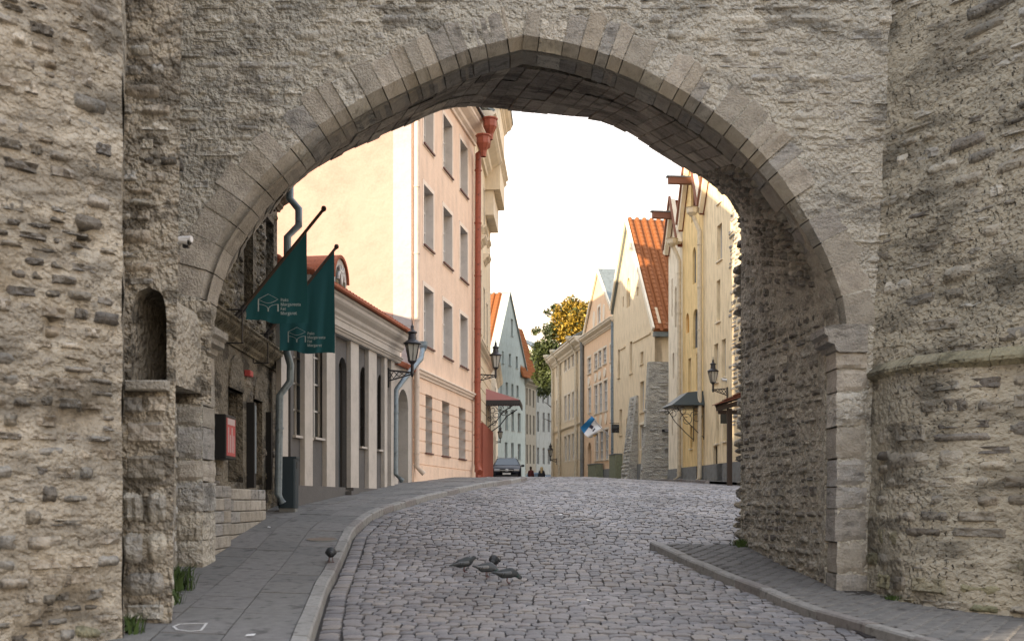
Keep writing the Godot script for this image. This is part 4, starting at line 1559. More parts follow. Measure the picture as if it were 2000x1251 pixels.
	# grey recessed wall with windows
	wins(h, [[573, 604, 640, 849, 0.2], [612, 634, 640, 853, 0.3], [661, 677, 694, 957, 0.35], [703, 716, 713, 871, 0.3], [737, 747, 729, 877, 0.3]], {"reveal": 0.16, "nx": 2, "ny": 4, "pane": M.lowdark, "frame": M.wdark, "fw": 0.05, "sill": M.lowwhite})
	for i in 2:
		h.wins[i].frame = M.wframe
		h.wins[i].pane = M.glass2
	h.wins[2].nx = 1
	h.wins[2].ny = 1
	h.wins[2].name = "door"
	h.wins[2].pane_name = "door_panel"
	wall(h, rect(-0.2, -0.3, h.L, eave + 0.2), M.lowgrey, 0.16)
	finish_wins(h)
	bulk(h, -0.2, h.L, eave + 0.2, 8.0, M.lowgrey)
	for q in [[548, 564], [594, 612], [637, 656], [684, 702], [719, 737], [750, 758], [763, 772]]:
		var x0: float = fp(h, q[0] + 1.0, 800, 0.1).x
		var x1: float = fp(h, q[1] - 1.5, 800, 0.1).x
		var m := MB.new()
		m.bbox(Vector3(x0, plinth, 0), Vector3(x1, eave, 0.1))
		part("pilaster", m, M.lowwhite, h.t)
	var dsx: float = fp(h, 661, 800).x
	var dsx2: float = fp(h, 677, 800).x
	var m3 := MB.new()
	m3.bbox(Vector3(-0.2, -0.4, 0), Vector3(dsx, plinth, 0.16))
	m3.bbox(Vector3(dsx2, -0.4, 0), Vector3(h.L, plinth, 0.16))
	m3.bbox(Vector3(dsx, -0.4, 0), Vector3(dsx2, fp(h, 661, 958).y, 0.3))
	part("plinth", m3, M.lowgrey, h.t)
	slab_part(h, "frieze", Vector3(-0.2, eave, 0), Vector3(h.L + 0.02, eave + ent * 0.42, 0.15), M.lowwhite)
	cornice(h, "cornice", -0.2, h.L + 0.2, eave + ent * 0.4, BIG.map(func(q): return [q[0] * 0.62, q[1] * ent * 0.6 / 0.56]), M.lowwhite, 0.13)
	cornice(h, "architrave", -0.2, h.L + 0.06, eave + 0.02, scaled(MID, 0.6), M.lowwhite, 0.14)
	var ry := gy0 + 0.04
	roof_plane(h, Vector3(-0.2, ry, gz), Vector3(h.L + 0.25, ry, gz), Vector3(h.L + 0.25, ry + 1.7, -3.8), Vector3(-0.2, ry + 1.7, -3.8), M.tile, 0.24)
	var gut := MB.new()
	gut.tube([Vector3(-0.2, ry - 0.02, gz + 0.04), Vector3(h.L + 0.25, ry - 0.02, gz + 0.04)], 0.05, 8)
	part("gutter", gut, M.tile, h.t)
	# arched dormer
	var dm := fp(h, 664, 548, -0.15)
	var dr := 0.5
	var dn := MB.new()
	dn.slab(arched(dm.x - dr, dm.y - dr * 1.2, dm.x + dr, dm.y + dr, dr), -2.2, -0.15)
	var dor := part("dormer", dn, M.lowwhite, h.t)
	dn = MB.new()
	for k in 12:
		var a0 := PI * k / 12.0
		var a1 := PI * (k + 1) / 12.0
		dn.box(Vector3(dm.x + cos((a0 + a1) / 2) * (dr + 0.04), dm.y + sin((a0 + a1) / 2) * (dr + 0.04), -1.1), Vector3(dr * 0.3, 0.07, 2.0), Basis(Vector3.BACK, (a0 + a1) / 2 + PI / 2))
	part("dormer_roof", dn, M.tile, dor)
	dn = MB.new()
	dn.slab(arched(dm.x - dr * 0.72, dm.y - dr * 0.6, dm.x + dr * 0.72, dm.y + dr * 0.72, dr * 0.72), -0.14, -0.135)
	part("dormer_pane", dn, M.glass, dor)
	dn = MB.new()
	for a in [0.35, 0.5, 0.65]:
		dn.bar(Vector3(dm.x, dm.y - 0.1, -0.12), Vector3(dm.x + cos(PI * a) * dr * 0.7, dm.y + sin(PI * a) * dr * 0.7, -0.12), 0.04)
	for k in 10: dn.bar(Vector3(dm.x + cos(PI * k / 10) * dr * 0.45, dm.y + sin(PI * k / 10) * dr * 0.45, -0.12), Vector3(dm.x + cos(PI * (k + 1) / 10) * dr * 0.45, dm.y + sin(PI * (k + 1) / 10) * dr * 0.45, -0.12), 0.04)
	part("dormer_bars", dn, M.wframe, dor)
	var fin := MB.new()
	var fq := on(h, 615, 545, -1.2)
	fin.lathe(fq + Vector3(0, -0.5, 0), [[0.16, 0], [0.16, 0.35], [0.06, 0.45], [0.1, 0.52], [0.04, 0.6], [0.02, 0.95], [0.0, 1.0]], 10)
	part("roof_finial", fin, M.zinc, h.t)
	# ---- gateway wall between the low building and the tall pink house
	var hg := house("gateway_wall", "white plastered wall with tall grey arched gateway beside the pink house", "wall", 769, 33.0, 806, 35.1)
	var gy: float = fp(hg, 785, 716).y
	var ga := fp(hg, 778, 756)
	var gb := fp(hg, 796, 950)
	var hole := arched(ga.x - 0.02, -0.2, fp(hg, 797, 850).x, ga.y, (fp(hg, 797, 850).x - ga.x) * 0.5)
	part("wall", wall_mesh(rect(0.0, -0.4, hg.L - 0.05, gy), [hole], 0.0, 0.35, 0.4), M.lowwhite, hg.t)
	var gd := MB.new()
	gd.slab(hole, -0.4, -0.33)
	part("gate_leaf", gd, M.plinth, hg.t)
	var cap := MB.new()
	var gx := 0.05
	while gx < hg.L:
		cap.tube([Vector3(gx, gy + 0.18, -0.45), Vector3(gx, gy + 0.03, 0.12)], 0.075, 8)
		gx += 0.15
	cap.bbox(Vector3(0, gy, -0.5), Vector3(hg.L - 0.05, gy + 0.03, 0.1))
	part("tile_cap", cap, M.tile, hg.t)
	var pp := []
	for q in [[826, 678, .45], [822, 700, .45], [795, 732, .3], [773, 762, .18], [772, 925, .18], [785, 938, .3]]: pp.append(hg.t.transform * on(hg, q[0], q[1], q[2]))
	var dp3 := thing("drain_pipe", "grey metal drain pipe slanting down beside the arched gateway", "drain pipe", pp[4])
	loc = []
	for p in pp: loc.append(p - pp[4])
	pipe(dp3, "pipe", loc, 0.075, M.zinc)
	var hop := MB.new()
	hop.lathe(loc[0], [[0.08, -0.1], [0.13, 0.05], [0.13, 0.16]], 8)
	part("hopper", hop, M.zinc, dp3)
	# ---- tall pink house
	h = house("pink_house", "tall peach-pink plastered house with deep windows and a blank cream gable wall", "house", 805, 35.0, 926, 44.4)
	var cols := [[827, 845.5], [865, 882.5], [898, 912.5]]
	var ys := []
	for q in [[165, 278], [359, 476], [557, 673]]:
		ys.append([fp(h, 827, q[0]).y, fp(h, 827, q[1]).y])
	var ptop: float = fp(h, 905, 222).y
	for c in cols:
		for y in ys:
			var x0: float = fp(h, c[0], 500).x
			var x1: float = fp(h, c[1], 500).x
			h.holes.append(rect(x0, y[1], x1, y[0]))
			h.wins.append({"p": h.holes[-1], "r": Rect2(x0, y[1], x1 - x0, y[0] - y[1]), "reveal": 0.3, "nx": 2, "ny": 3, "frame": M.wframe, "pane": M.glass2, "sill": M.sillred, "surround": M.pinkband, "sw": 0.13, "fw": 0.07, "lining": M.reveal})
	var gl := [fp(h, 830, 769).y, fp(h, 830, 883).y]
	for c in [[830, 842.5], [862.5, 876], [895, 908]]:
		var x0: float = fp(h, c[0], 800).x
		var x1: float = fp(h, c[1], 800).x
		h.holes.append(rect(x0, gl[1], x1, gl[0]))
		h.wins.append({"p": h.holes[-1], "r": Rect2(x0, gl[1], x1 - x0, gl[0] - gl[1]), "reveal": 0.3, "nx": 2, "ny": 2, "frame": M.wframe, "pane": M.glass2, "sill": M.sillred, "fw": 0.07, "lining": M.reveal})
	wall(h, rect(0, -0.4, h.L, ptop), M.pink, 0.3)
	finish_wins(h)
	var cz: float = fp(h, 815, 733).y
	cornice(h, "band_cornice", 0.15, h.L, cz - 0.02, scaled(MID, 1.0), M.pinkband)
	cornice(h, "roof_cornice", 0.0, h.L, ptop - 0.55, scaled(BIG, 1.15), M.pinkband)
	var gg := MB.new()
	gg.tube([Vector3(0, ptop + 0.1, 0.56), Vector3(h.L, ptop + 0.1, 0.56)], 0.07, 8)
	part("gutter", gg, M.iron, h.t)
	# rusticated courses of the ground floor
	var rb0: float = fp(h, 815, 905).y
	var n := 7
	for k in n:
		var y0 := lerpf(rb0, cz - 0.12, float(k) / n)
		var y1 := lerpf(rb0, cz - 0.12, float(k + 1) / n) - 0.03
		part("rusticated_course", wall_mesh(rect(0.14, y0, h.L - 0.25, y1), clip_holes(h.holes, y0, y1), 0.022, 0.03, 0.03), M.pink, h.t)
	slab_part(h, "plinth", Vector3(0.02, -0.4, 0), Vector3(h.L, rb0 - 0.04, 0.05), M.pink)
	# blank gable wall facing the camera, with a lighter strip of plaster at the corner
	var gm := MB.new()
	var gh := ptop + 1.2
	gm.quad(Vector3(0, -0.4, -0.42), Vector3(0, -0.4, 0), Vector3(0, gh, 0), Vector3(0, gh, -0.42))
	gm.quad(Vector3(0, -0.4, -11.5), Vector3(0, -0.4, -0.53), Vector3(0, gh, -0.53), Vector3(0, gh, -11.5)) 
	gm.poly(PackedVector2Array([Vector2(0, gh), Vector2(11.5, gh), Vector2(5.75, gh + 4.6)]), Vector3(0, 0, -11.5), Vector3.BACK, Vector3.UP)
	part("gable_wall", gm, M.gable, h.t)
	var gw := MB.new()
	gw.bbox(Vector3(-0.02, -0.4, -0.56), Vector3(0.3, gh, -0.02))
	part("corner_strip", gw, M.gable_white, h.t)
	bulk(h, 0.02, h.L, gh, 11.4, M.pink)
	roof_plane(h, Vector3(0, gh - 0.4, 0.5), Vector3(h.L, gh - 0.4, 0.5), Vector3(h.L, gh + 4.6, -5.75), Vector3(0, gh + 4.6, -5.75), M.metalroof)
	roof_plane(h, Vector3(h.L, gh - 0.4, -12), Vector3(0, gh - 0.4, -12), Vector3(0, gh + 4.6, -5.75), Vector3(h.L, gh + 4.6, -5.75), M.metalroof)
	pipe(h.t, "corner_pipe", [Vector3(0.06, ptop, 0.12), Vector3(0.06, fp(h, 808, 925).y + 0.2, 0.12), Vector3(0.16, fp(h, 808, 925).y, 0.3)], 0.075, M.whitepipe)
	# red drain pipe with hoppers
	var rp := []
	for q in [[955, 262, .75], [952, 285, .6], [934, 300, .2], [932, 905, .2], [937, 922, .4]]: rp.append(h.t.transform * on(h, q[0], q[1], q[2]))
	var dpr := thing("drain_pipe", "brick-red drain pipe with two funnel hoppers between the pink and cream houses", "drain pipe", rp[3])
	loc = []
	for p in rp: loc.append(p - rp[3])
	pipe(dpr, "pipe", loc, 0.11, M.redpipe)
	for q in [[944, 275, .6], [957, 242, .8]]:
		hop = MB.new()
		hop.lathe(h.t.transform * on(h, q[0], q[1], q[2]) - rp[3], [[0.1, -0.55], [0.12, -0.35], [0.24, -0.1], [0.24, 0.12], [0.28, 0.16], [0.28, 0.2]], 8)
		part("hopper", hop, M.redpipe, dpr)
	# ---- ornate cream house
	h = house("ornate_house", "ornate cream house with heavy cornices, red plinth and iron canopy", "house", 927, 44.6, 958, 54.0)
	var ct2: float = fp(h, 937, 300).y
	wins(h, [[934.5, 938.5, 770, 930 - 20], [943.5, 946.2, 560, 660], [949.5, 952, 590, 680], [936, 939.5, 520, 655], [943.8, 946, 365, 445], [950, 952, 390, 465], [936.2, 939, 325, 420]], {"reveal": 0.2, "nx": 2, "ny": 3, "frame": M.wgrey, "pane": M.glass2, "surround": M.creamtrim, "sw": 0.1})
	wall(h, rect(0, -0.4, h.L, ct2 + 0.6), M.cream)
	finish_wins(h)
	bulk(h, 0, h.L, ct2 + 0.6, 9.0, M.cream)
	var rbt: float = fp(h, 945, 832).y
	slab_part(h, "red_plinth", Vector3(0.0, -0.4, 0), Vector3(h.L * 0.16, rbt + 1.0, 0.12), M.redbase)
	slab_part(h, "red_base", Vector3(h.L * 0.3, -0.4, 0), Vector3(h.L, rbt, 0.12), M.redbase)
	for k in 8:
		var y0 := rbt + 0.1 + k * 0.42
		part("rusticated_course", wall_mesh(rect(0.05, y0, h.L, y0 + 0.38), clip_holes(h.holes, y0, y0 + 0.38), 0.03, 0.04, 0.04), M.cream, h.t)
	cornice(h, "floor_cornice", 0, h.L, fp(h, 935, 690).y, scaled(BIG, 0.6), M.creamtrim)
	cornice(h, "roof_cornice", 0, h.L, ct2 - 0.1, scaled(BIG, 1.7), M.creamtrim)
	roof_plane(h, Vector3(0, ct2 + 0.85, 0.75), Vector3(h.L, ct2 + 0.85, 0.75), Vector3(h.L, ct2 + 4.2, -5), Vector3(0, ct2 + 4.2, -5), M.metalroof)
	for q in [[938, 480], [946, 515], [944, 455], [951, 480], [936, 455]]:
		var p := fp(h, q[0], q[1])
		cornice(h, "window_hood", p.x - 0.6, p.x + 0.6, p.y, scaled(BIG, 0.55 if q[1] > 475 and q[0] < 948 else 0.35), M.creamtrim)
	# corner oriel
	var ox0: float = h.L - 3.4
	var oy0: float = fp(h, 957, 430).y
	var oy1: float = fp(h, 957, 300).y
	slab_part(h, "oriel", Vector3(ox0, oy0 + 0.5, 0), Vector3(h.L, oy1 + 1.0, 0.62), M.cream)
	slab_part(h, "oriel_foot", Vector3(ox0 + 0.15, oy0 - 0.5, 0), Vector3(h.L - 0.1, oy0 + 0.5, 0.35), M.creamtrim)
	cornice(h, "oriel_cornice", ox0 - 0.1, h.L + 0.1, oy1 + 0.9, scaled(BIG, 0.8), M.creamtrim, 0.6)
	cornice(h, "oriel_band", ox0, h.L, oy0 + 1.5, scaled(MID, 0.7), M.creamtrim, 0.6)
	slab_part(h, "oriel_roof", Vector3(ox0 - 0.1, oy1 + 1.35, -2.0), Vector3(h.L + 0.1, oy1 + 1.5, 1.0), M.metalroof)
	make_canopy(h)
	# ---- beige house further along
	h = house("beige_house", "narrow beige house end with moulded eaves behind the iron canopy", "house", 965, 92.0, 972.5, 108.0)
	var be: float = fp(h, 968, 728).y
	wins(h, [[966.2, 968, 752, 780], [966.2, 968, 850, 900]], {"reveal": 0.2, "nx": 1, "ny": 2, "frame": M.wgrey, "pane": M.glass2})
	wall(h, rect(0, -0.4, h.L, be), M.creamtrim)
	finish_wins(h)
	bulk(h, 0, h.L, be, 9.0, M.creamtrim)
	cornice(h, "eaves_cornice", 0, h.L + 0.2, be - 0.3, scaled(BIG, 1.0), M.creamtrim)
	roof_plane(h, Vector3(0, be + 0.2, 0.4), Vector3(h.L, be + 0.2, 0.4), Vector3(h.L, be + 2.0, -4.5), Vector3(0, be + 2.0, -4.5), M.metalroof)
	h = house("shade_house", "added unseen house behind the ornate cream house, shading the corner house", "house", 870, 55.5, 925, 92.0)  # unseen house, added to cast shade on the corner house
	wall(h, rect(0, -0.4, h.L, 12.0), M.creamtrim)
	bulk(h, 0, h.L, 12.0, 8.0, M.creamtrim)
	roof_plane(h, Vector3(0, 11.9, 0.4), Vector3(h.L, 11.9, 0.4), Vector3(h.L, 15.4, -4.0), Vector3(0, 15.4, -4.0), M.metalroof)
	roof_plane(h, Vector3(h.L, 11.9, -8.4), Vector3(0, 11.9, -8.4), Vector3(0, 15.4, -4.0), Vector3(h.L, 15.4, -4.0), M.metalroof)
	# ---- pale blue gabled house
	h = house("blue_house", "pale blue-grey gabled house with rows of small windows", "house", 968, 111.5, 1026, 119.9)
	var ap := fp(h, 995, 572)
	var el: float = fp(h, 1025, 715).y
	wins(h, [[998, 1002, 622, 655], [980.5, 984, 685, 709], [994, 998, 690, 713], [1007.5, 1011.5, 695, 718], [977, 981, 743, 768], [988, 992.5, 746, 770], [999, 1003, 749, 772], [1009, 1013, 752, 774], [975, 979, 797, 836], [987, 992, 800, 838], [999, 1004, 803, 840], [1011.5, 1017, 806, 842], [986, 991, 863, 895], [998.5, 1003.5, 864, 896], [1011.5, 1017, 866, 897]], {"reveal": 0.25, "nx": 2, "ny": 2, "frame": M.wgrey, "pane": M.glass, "fw": 0.07, "sill": M.bluegrey})
	wall(h, PackedVector2Array([Vector2(0, -0.4), Vector2(h.L, -0.4), Vector2(h.L, el), ap, Vector2(0, el)]), M.blue, 0.25)
	finish_wins(h)
	bulk(h, 0, h.L, el - 0.4, 3, M.blue)
	roof_plane(h, Vector3(0, el, 0.1) + Vector3(-0.3, -0.4, 0), Vector3(ap.x, ap.y + 0.12, 0.1), Vector3(ap.x, ap.y + 0.12, -0.7), Vector3(0, el, -0.7) + Vector3(-0.3, -0.4, 0), M.blue)
	roof_plane(h, Vector3(-0.3, el - 0.4, -12), Vector3(-0.3, el - 0.4, -0.7), Vector3(ap.x, ap.y + 0.05, -0.7), Vector3(ap.x, ap.y + 0.05, -12), M.tileo, 0.55)
	roof_plane(h, Vector3(ap.x, ap.y + 0.1, -3), Vector3(ap.x, ap.y + 0.1, 0.15), Vector3(h.L + 0.3, el - 0.4, 0.15), Vector3(h.L + 0.3, el - 0.4, -3), M.metalroof)
	# ---- grey house with red roof, and the last house of the row
	h = house("grey_house", "grey-brown house with heavy eaves and orange tiled roof behind the tree", "house", 1026.5, 120.0, 1047, 123.5)
	el = fp(h, 1030, 748).y
	wins(h, [[1028, 1030.5, 757, 790], [1034, 1036.5, 759, 792], [1040.5, 1043.5, 762, 795], [1028, 1031, 808, 847], [1034.5, 1037, 810, 848], [1041, 1044, 811, 849], [1028, 1031, 868, 905], [1034.5, 1037, 868, 905], [1041, 1044, 869, 905]], {"reveal": 0.2, "nx": 2, "ny": 2, "frame": M.wgrey, "pane": M.glass, "fw": 0.06})
	wall(h, rect(0, -0.4, h.L, el), M.greyhouse)
	finish_wins(h)
	bulk(h, 0, h.L, el, 3, M.greyhouse)
	cornice(h, "eaves_cornice", -0.3, h.L + 0.2, el - 0.3, scaled(BIG, 1.3), M.greyhouse)
	roof_plane(h, Vector3(-1.6, el + 0.4, 0.3), Vector3(h.L + 0.3, el + 0.4, 0.3), Vector3(h.L + 0.3, fp(h, 1035, 636).y, -1.6), Vector3(-1.6, fp(h, 1035, 636).y, -1.6), M.tileo, 0.3)
	h = house("slate_house", "slate-blue house at the bend of the street, partly behind the tree", "house", 1047.5, 123.5, 1100, 131.0)
	el = fp(h, 1050, 690).y
	wins(h, [[1049, 1052.5, 763, 785], [1059, 1062.5, 765, 787], [1068.5, 1072, 767, 788], [1049, 1053, 803, 842], [1060, 1064, 805, 843], [1070, 1074, 806, 843], [1049, 1053, 873, 906], [1060, 1064, 874, 906], [1070, 1074, 874, 906], [1050, 1053, 715, 745], [1060, 1063, 718, 747]], {"reveal": 0.2, "nx": 2, "ny": 2, "frame": M.wgrey, "pane": M.glass, "fw": 0.07})
	wall(h, rect(0, -0.4, h.L, el), M.bluegrey)
	finish_wins(h)
	bulk(h, 0, h.L, el - 0.1, 2, M.bluegrey)
	roof_plane(h, Vector3(0, el, 0.3), Vector3(h.L, el, 0.3), Vector3(h.L, el + 1.6, -1.6), Vector3(0, el + 1.6, -1.6), M.metalroof)
func clip_holes(holes: Array, y0: float, y1: float) -> Array:
	var o := []
	for p in holes:
		var r := Rect2(p[0], Vector2.ZERO)
		for q in p: r = r.expand(q)
		var a := maxf(r.position.y, y0 - 0.05)
		var b := minf(r.end.y, y1 + 0.05)
		if b - a > 0.06: o.append(rect(r.position.x - 0.02, a, r.end.x + 0.02, b))
	return o
func make_canopy(h: Dictionary):
	var a := fp(h, 952, 792)
	var x0: float = a.x - 1.3
	var c := thing("entrance_canopy", "red metal canopy with lace valance on iron scroll brackets over a doorway", "canopy", h.t.transform * Vector3(x0, a.y, 0), "", h.t.transform.basis)
	var w := 2.6
	var out := 1.4
	var m := MB.new()
	m.quad(Vector3(0, 0.14, out), Vector3(w, 0.14, out), Vector3(w, 0.6, 0), Vector3(0, 0.6, 0))
	m.quad(Vector3(0, 0.1, out), Vector3(0, 0.56, 0), Vector3(w, 0.56, 0), Vector3(w, 0.1, out))
	m.quad(Vector3(0, 0.1, out), Vector3(0, 0.14, out), Vector3(0, 0.6, 0), Vector3(0, 0.1, 0))
	m.quad(Vector3(w, 0.1, 0), Vector3(w, 0.6, 0), Vector3(w, 0.14, out), Vector3(w, 0.1, out))
	part("roof", m, mat(lin(.42, .20, .20), 0.35), c)
	m = MB.new()
	m.bbox(Vector3(-0.03, -0.06, out), Vector3(w + 0.03, 0.12, out + 0.04))
	m.bbox(Vector3(-0.03, -0.06, 0), Vector3(0.01, 0.12, out))
	for k in 14: m.box(Vector3(-0.01, -0.08, out * (k + 0.5) / 14), Vector3(0.02, 0.08, 0.06), Basis(Vector3.RIGHT, PI / 4))
	for k in 24: m.box(Vector3(w * (k + 0.5) / 24, -0.08, out + 0.02), Vector3(0.06, 0.08, 0.02), Basis(Vector3.BACK, PI / 4))
	part("valance", m, M.iron, c)
	for x in [0.0, w]:
		m = MB.new()
		m.tube([Vector3(x, -0.05, 1.2), Vector3(x, -0.35, 0.75), Vector3(x, -0.75, 0.45), Vector3(x, -1.0, 0.1), Vector3(x, -1.15, 0.02)], 0.025, 6)
		m.tube([Vector3(x, 0, 0.03), Vector3(x, -1.2, 0.03)], 0.025, 6)
		for q in [[0.3, -0.28, 0.2], [0.62, -0.22, 0.14], [0.2, -0.66, 0.13], [1.0, -0.16, 0.1]]:
			var pts := []
			for k in 15:
				var t := k / 14.0
				pts.append(Vector3(x, q[1] + sin(t * TAU * 1.4) * q[2] * (1.0 - t * 0.7), q[0] + cos(t * TAU * 1.4) * q[2] * (1.0 - t * 0.7)))
			m.tube(pts, 0.016, 5)
		part("bracket", m, M.iron, c)

func make_right_houses():
	# ---- three tall gabled houses in a row
	var specs := [
		["gabled_house", "narrow cream gabled house with hoist beam, next to the stone buttress", 1306, 61.4, 1333, 58.85, M.white],
		["gabled_house", "yellow gabled house with arched hatches and iron-bracketed porch hood", 1333.3, 58.8, 1374, 54.95, M.yellow],
		["gabled_house", "pale yellow gabled house with patched plaster, beside the tiled porch", 1374.3, 54.9, 1470, 47.2, M.paleyellow]]
	var hs := []
	for i in 3:
		var s: Array = specs[i]
		var h := house(s[0], s[1], "house", s[2], s[3], s[4], s[5], "three steep-gabled houses in a row")
		hs.append(h)
		if i == 0:
			wins(h, [[1312, 1314, 545, 618], [1318, 1322, 565, 640], [1314, 1317, 690, 740], [1322, 1325, 736, 800], [1312, 1315, 790, 850], [1319, 1321, 560, 590]], {"reveal": 0.25, "nx": 1, "ny": 2, "frame": M.wdark, "pane": M.glass, "fw": 0.05})
		elif i == 1:
			wins(h, [[1350, 1358.5, 353, 436, 0.5], [1353, 1359.5, 485, 556, 0.4], [1354, 1364, 606, 682, 0.4], [1340, 1346, 613, 652, 0.3]], {"reveal": 0.18, "nx": 1, "ny": 1, "frame": M.plinth, "pane": M.plinth, "fw": 0.08, "name": "hatch", "pane_name": "hatch_infill"})
			h.wins[0].pane = M.glass
			h.wins[0].frame = M.hoist
			h.wins[3].pane = M.ochre
			h.wins[3].frame = M.ochre
			wins(h, [[1344, 1350, 701, 768], [1360, 1366, 690, 764], [1348.5, 1352.5, 832, 876], [1367, 1369, 470, 497]], {"reveal": 0.2, "nx": 2, "ny": 2, "frame": M.wframe, "pane": M.glass2, "fw": 0.06, "sill": M.white})
			wins(h, [[1362, 1370.5, 800, 926]], {"reveal": 0.25, "nx": 2, "ny": 1, "frame": M.brownwood, "pane": M.brownwood, "name": "door", "pane_name": "door_panel"})
		else:
			wins(h, [[1401, 1410.5, 442, 512], [1400, 1407, 549, 630], [1395, 1403, 673, 748], [1410, 1418, 664, 738], [1398, 1404.5, 792, 866], [1412.5, 1419.5, 782, 862], [1401, 1410, 330, 400]], {"reveal": 0.22, "nx": 2, "ny": 2, "frame": M.wframe, "pane": M.glass2, "fw": 0.06, "sill": M.white})
			wins(h, [[1393, 1401.5, 871, 924]], {"reveal": 0.2, "nx": 1, "ny": 1, "frame": M.darkwood, "pane": M.darkwood, "name": "cellar_door", "pane_name": "door_panel"})
		var ey: float = [fp(h, 1330, 478).y, fp(h, 1372, 412).y, fp(h, 1376, 412).y][i]
		var W: float = h.L
		var apy: float = ey + W * 0.5 * 2.0
		if i == 2: apy = ey + 5.2
		var ap := Vector2(W * 0.5, apy)
		wall(h, PackedVector2Array([Vector2(0, -0.4), Vector2(W, -0.4), Vector2(W, ey), ap, Vector2(0, ey)]), s[6], 0.25)
		finish_wins(h)
		bulk(h, 0, W, ey, 14, s[6])
		roof_plane(h, Vector3(0, ey - 0.1, 0.2), ap3(ap, 0.2), ap3(ap, -14), Vector3(0, ey - 0.1, -14), M.tilebrown)
		roof_plane(h, ap3(ap, 0.2), Vector3(W, ey - 0.1, 0.2), Vector3(W, ey - 0.1, -14), ap3(ap, -14), M.tilebrown)
		for q in [[Vector2(0, ey), ap], [Vector2(W, ey), ap]]:
			var b := MB.new()
			b.bar(Vector3(q[0].x, q[0].y, 0.16), Vector3(q[1].x, q[1].y, 0.16), 0.2, 0.32)
			part("bargeboard", b, M.white, h.t)
			b = MB.new()
			b.bar(Vector3(q[0].x, q[0].y + 0.2, 0.3), Vector3(q[1].x, q[1].y + 0.2, 0.3), 0.1, 0.1)
			part("verge", b, M.hoist, h.t)
		var pl: float = [0.9, 1.0, 1.15][i]
		if i != 1: slab_part(h, "plinth", Vector3(0.02, -0.4, 0), Vector3(W - (0.0 if i == 0 else W * 0.55), pl, 0.06), M.plinth)
		else:
			var dx0: float = fp(h, 1362, 800).x
			var dx1: float = fp(h, 1370.5, 800).x
			slab_part(h, "plinth", Vector3(0.02, -0.4, 0), Vector3(dx0, pl, 0.06), M.plinth)
			slab_part(h, "plinth", Vector3(dx1, -0.4, 0), Vector3(W, pl, 0.06), M.plinth)
		if i == 2:
			var c0: float = fp(h, 1401.5, 871).x
			slab_part(h, "plinth", Vector3(c0 + 0.1, -0.4, 0), Vector3(W, pl, 0.06), M.plinth)
			# rough stone edge where the plaster ends
			var x0: float = fp(h, 1424, 600).x
			masonry(h.t, "edge_stone", func(u, v): return [Vector3(u, v, 0), Vector3.RIGHT, Vector3.UP, Vector3.BACK], x0, W, 2.6, ey, Vector2(0.16, 0.3), Vector2(0.5, 0.9),
				func(u, v, w, hh): return u - w * 0.5 > x0 - 0.12, func(u, v): return "front", Vector2(0.02, 0.05), 200)
	# hoist beams
	for q in [[hs[0], 1290, 395, 1310], [hs[1], 1318, 325, 1342]]:
		var h: Dictionary = q[0]
		var y: float = fp(h, q[1], q[2], 1.4).y
		var b := MB.new()
		b.bbox(Vector3(h.L * 0.5 - 0.12, y - 0.16, -0.2), Vector3(h.L * 0.5 + 0.12, y + 0.14, 1.15))
		part("hoist_beam", b, M.hoist, h.t)
		b = MB.new()
		b.bbox(Vector3(h.L * 0.5 - 0.16, y + 0.14, -0.2), Vector3(h.L * 0.5 + 0.16, y + 0.19, 1.25))
		part("beam_cover", b, M.zinc, h.t)
	# drain pipes on the joints
	var k := 0
	for q in [[hs[1], 0.15, 1325, 478, "cream drain pipe between the narrow cream and the yellow gabled house"], [hs[2], 0.1, 1372, 412, "cream drain pipe between the yellow and the pale yellow gabled house"]]:
		var h: Dictionary = q[0]
		var y: float = fp(h, q[2] + 8, q[3]).y
		var p0: Vector3 = h.t.transform * Vector3(q[1], 0.6, 0.2)
		var d := thing("drain_pipe", q[4], "drain pipe", p0)
		var bs: Basis = h.t.basis
		pipe(d, "pipe", [bs * Vector3(0, y - 0.6, 0.35), bs * Vector3(0, y - 1.4, 0), Vector3.ZERO, bs * Vector3(-0.05, -0.25, 0.3)], 0.1, M.creampipe)
		var m := MB.new()
		m.lathe(bs * Vector3(0, y - 0.6, 0.35), [[0.1, -0.15], [0.24, 0.0], [0.26, 0.2], [0.3, 0.24]], 8)
		part("hopper", m, M.creampipe, d)
		k += 1
	# porch hood over the brown door
	var h: Dictionary = hs[1]
	var a := fp(h, 1366, 795)
	var ph := thing("porch_hood", "dark sheet-metal porch hood with scrolled iron brackets over a brown door", "porch hood", h.t.transform * Vector3(a.x - 0.85, a.y, 0), "", h.t.transform.basis)
	var m := MB.new()
	m.quad(Vector3(-0.1, 0.02, 1.5), Vector3(1.8, 0.02, 1.5), Vector3(1.5, 0.62, 0.7), Vector3(0.2, 0.62, 0.7))
	m.quad(Vector3(0.2, 0.62, 0.7), Vector3(1.5, 0.62, 0.7), Vector3(1.5, 0.68, 0), Vector3(0.2, 0.68, 0))
	m.quad(Vector3(1.8, 0.02, 1.5), Vector3(1.8, 0.02, 0), Vector3(1.5, 0.68, 0), Vector3(1.5, 0.62, 0.7))
	m.quad(Vector3(-0.1, 0.02, 0), Vector3(-0.1, 0.02, 1.5), Vector3(0.2, 0.62, 0.7), Vector3(0.2, 0.68, 0))
	m.quad(Vector3(-0.1, 0.0, 0), Vector3(1.8, 0.0, 0), Vector3(1.8, 0.0, 1.5), Vector3(-0.1, 0.0, 1.5))
	part("roof", m, mat(lin(.05, .065, .07), 0.4), ph)
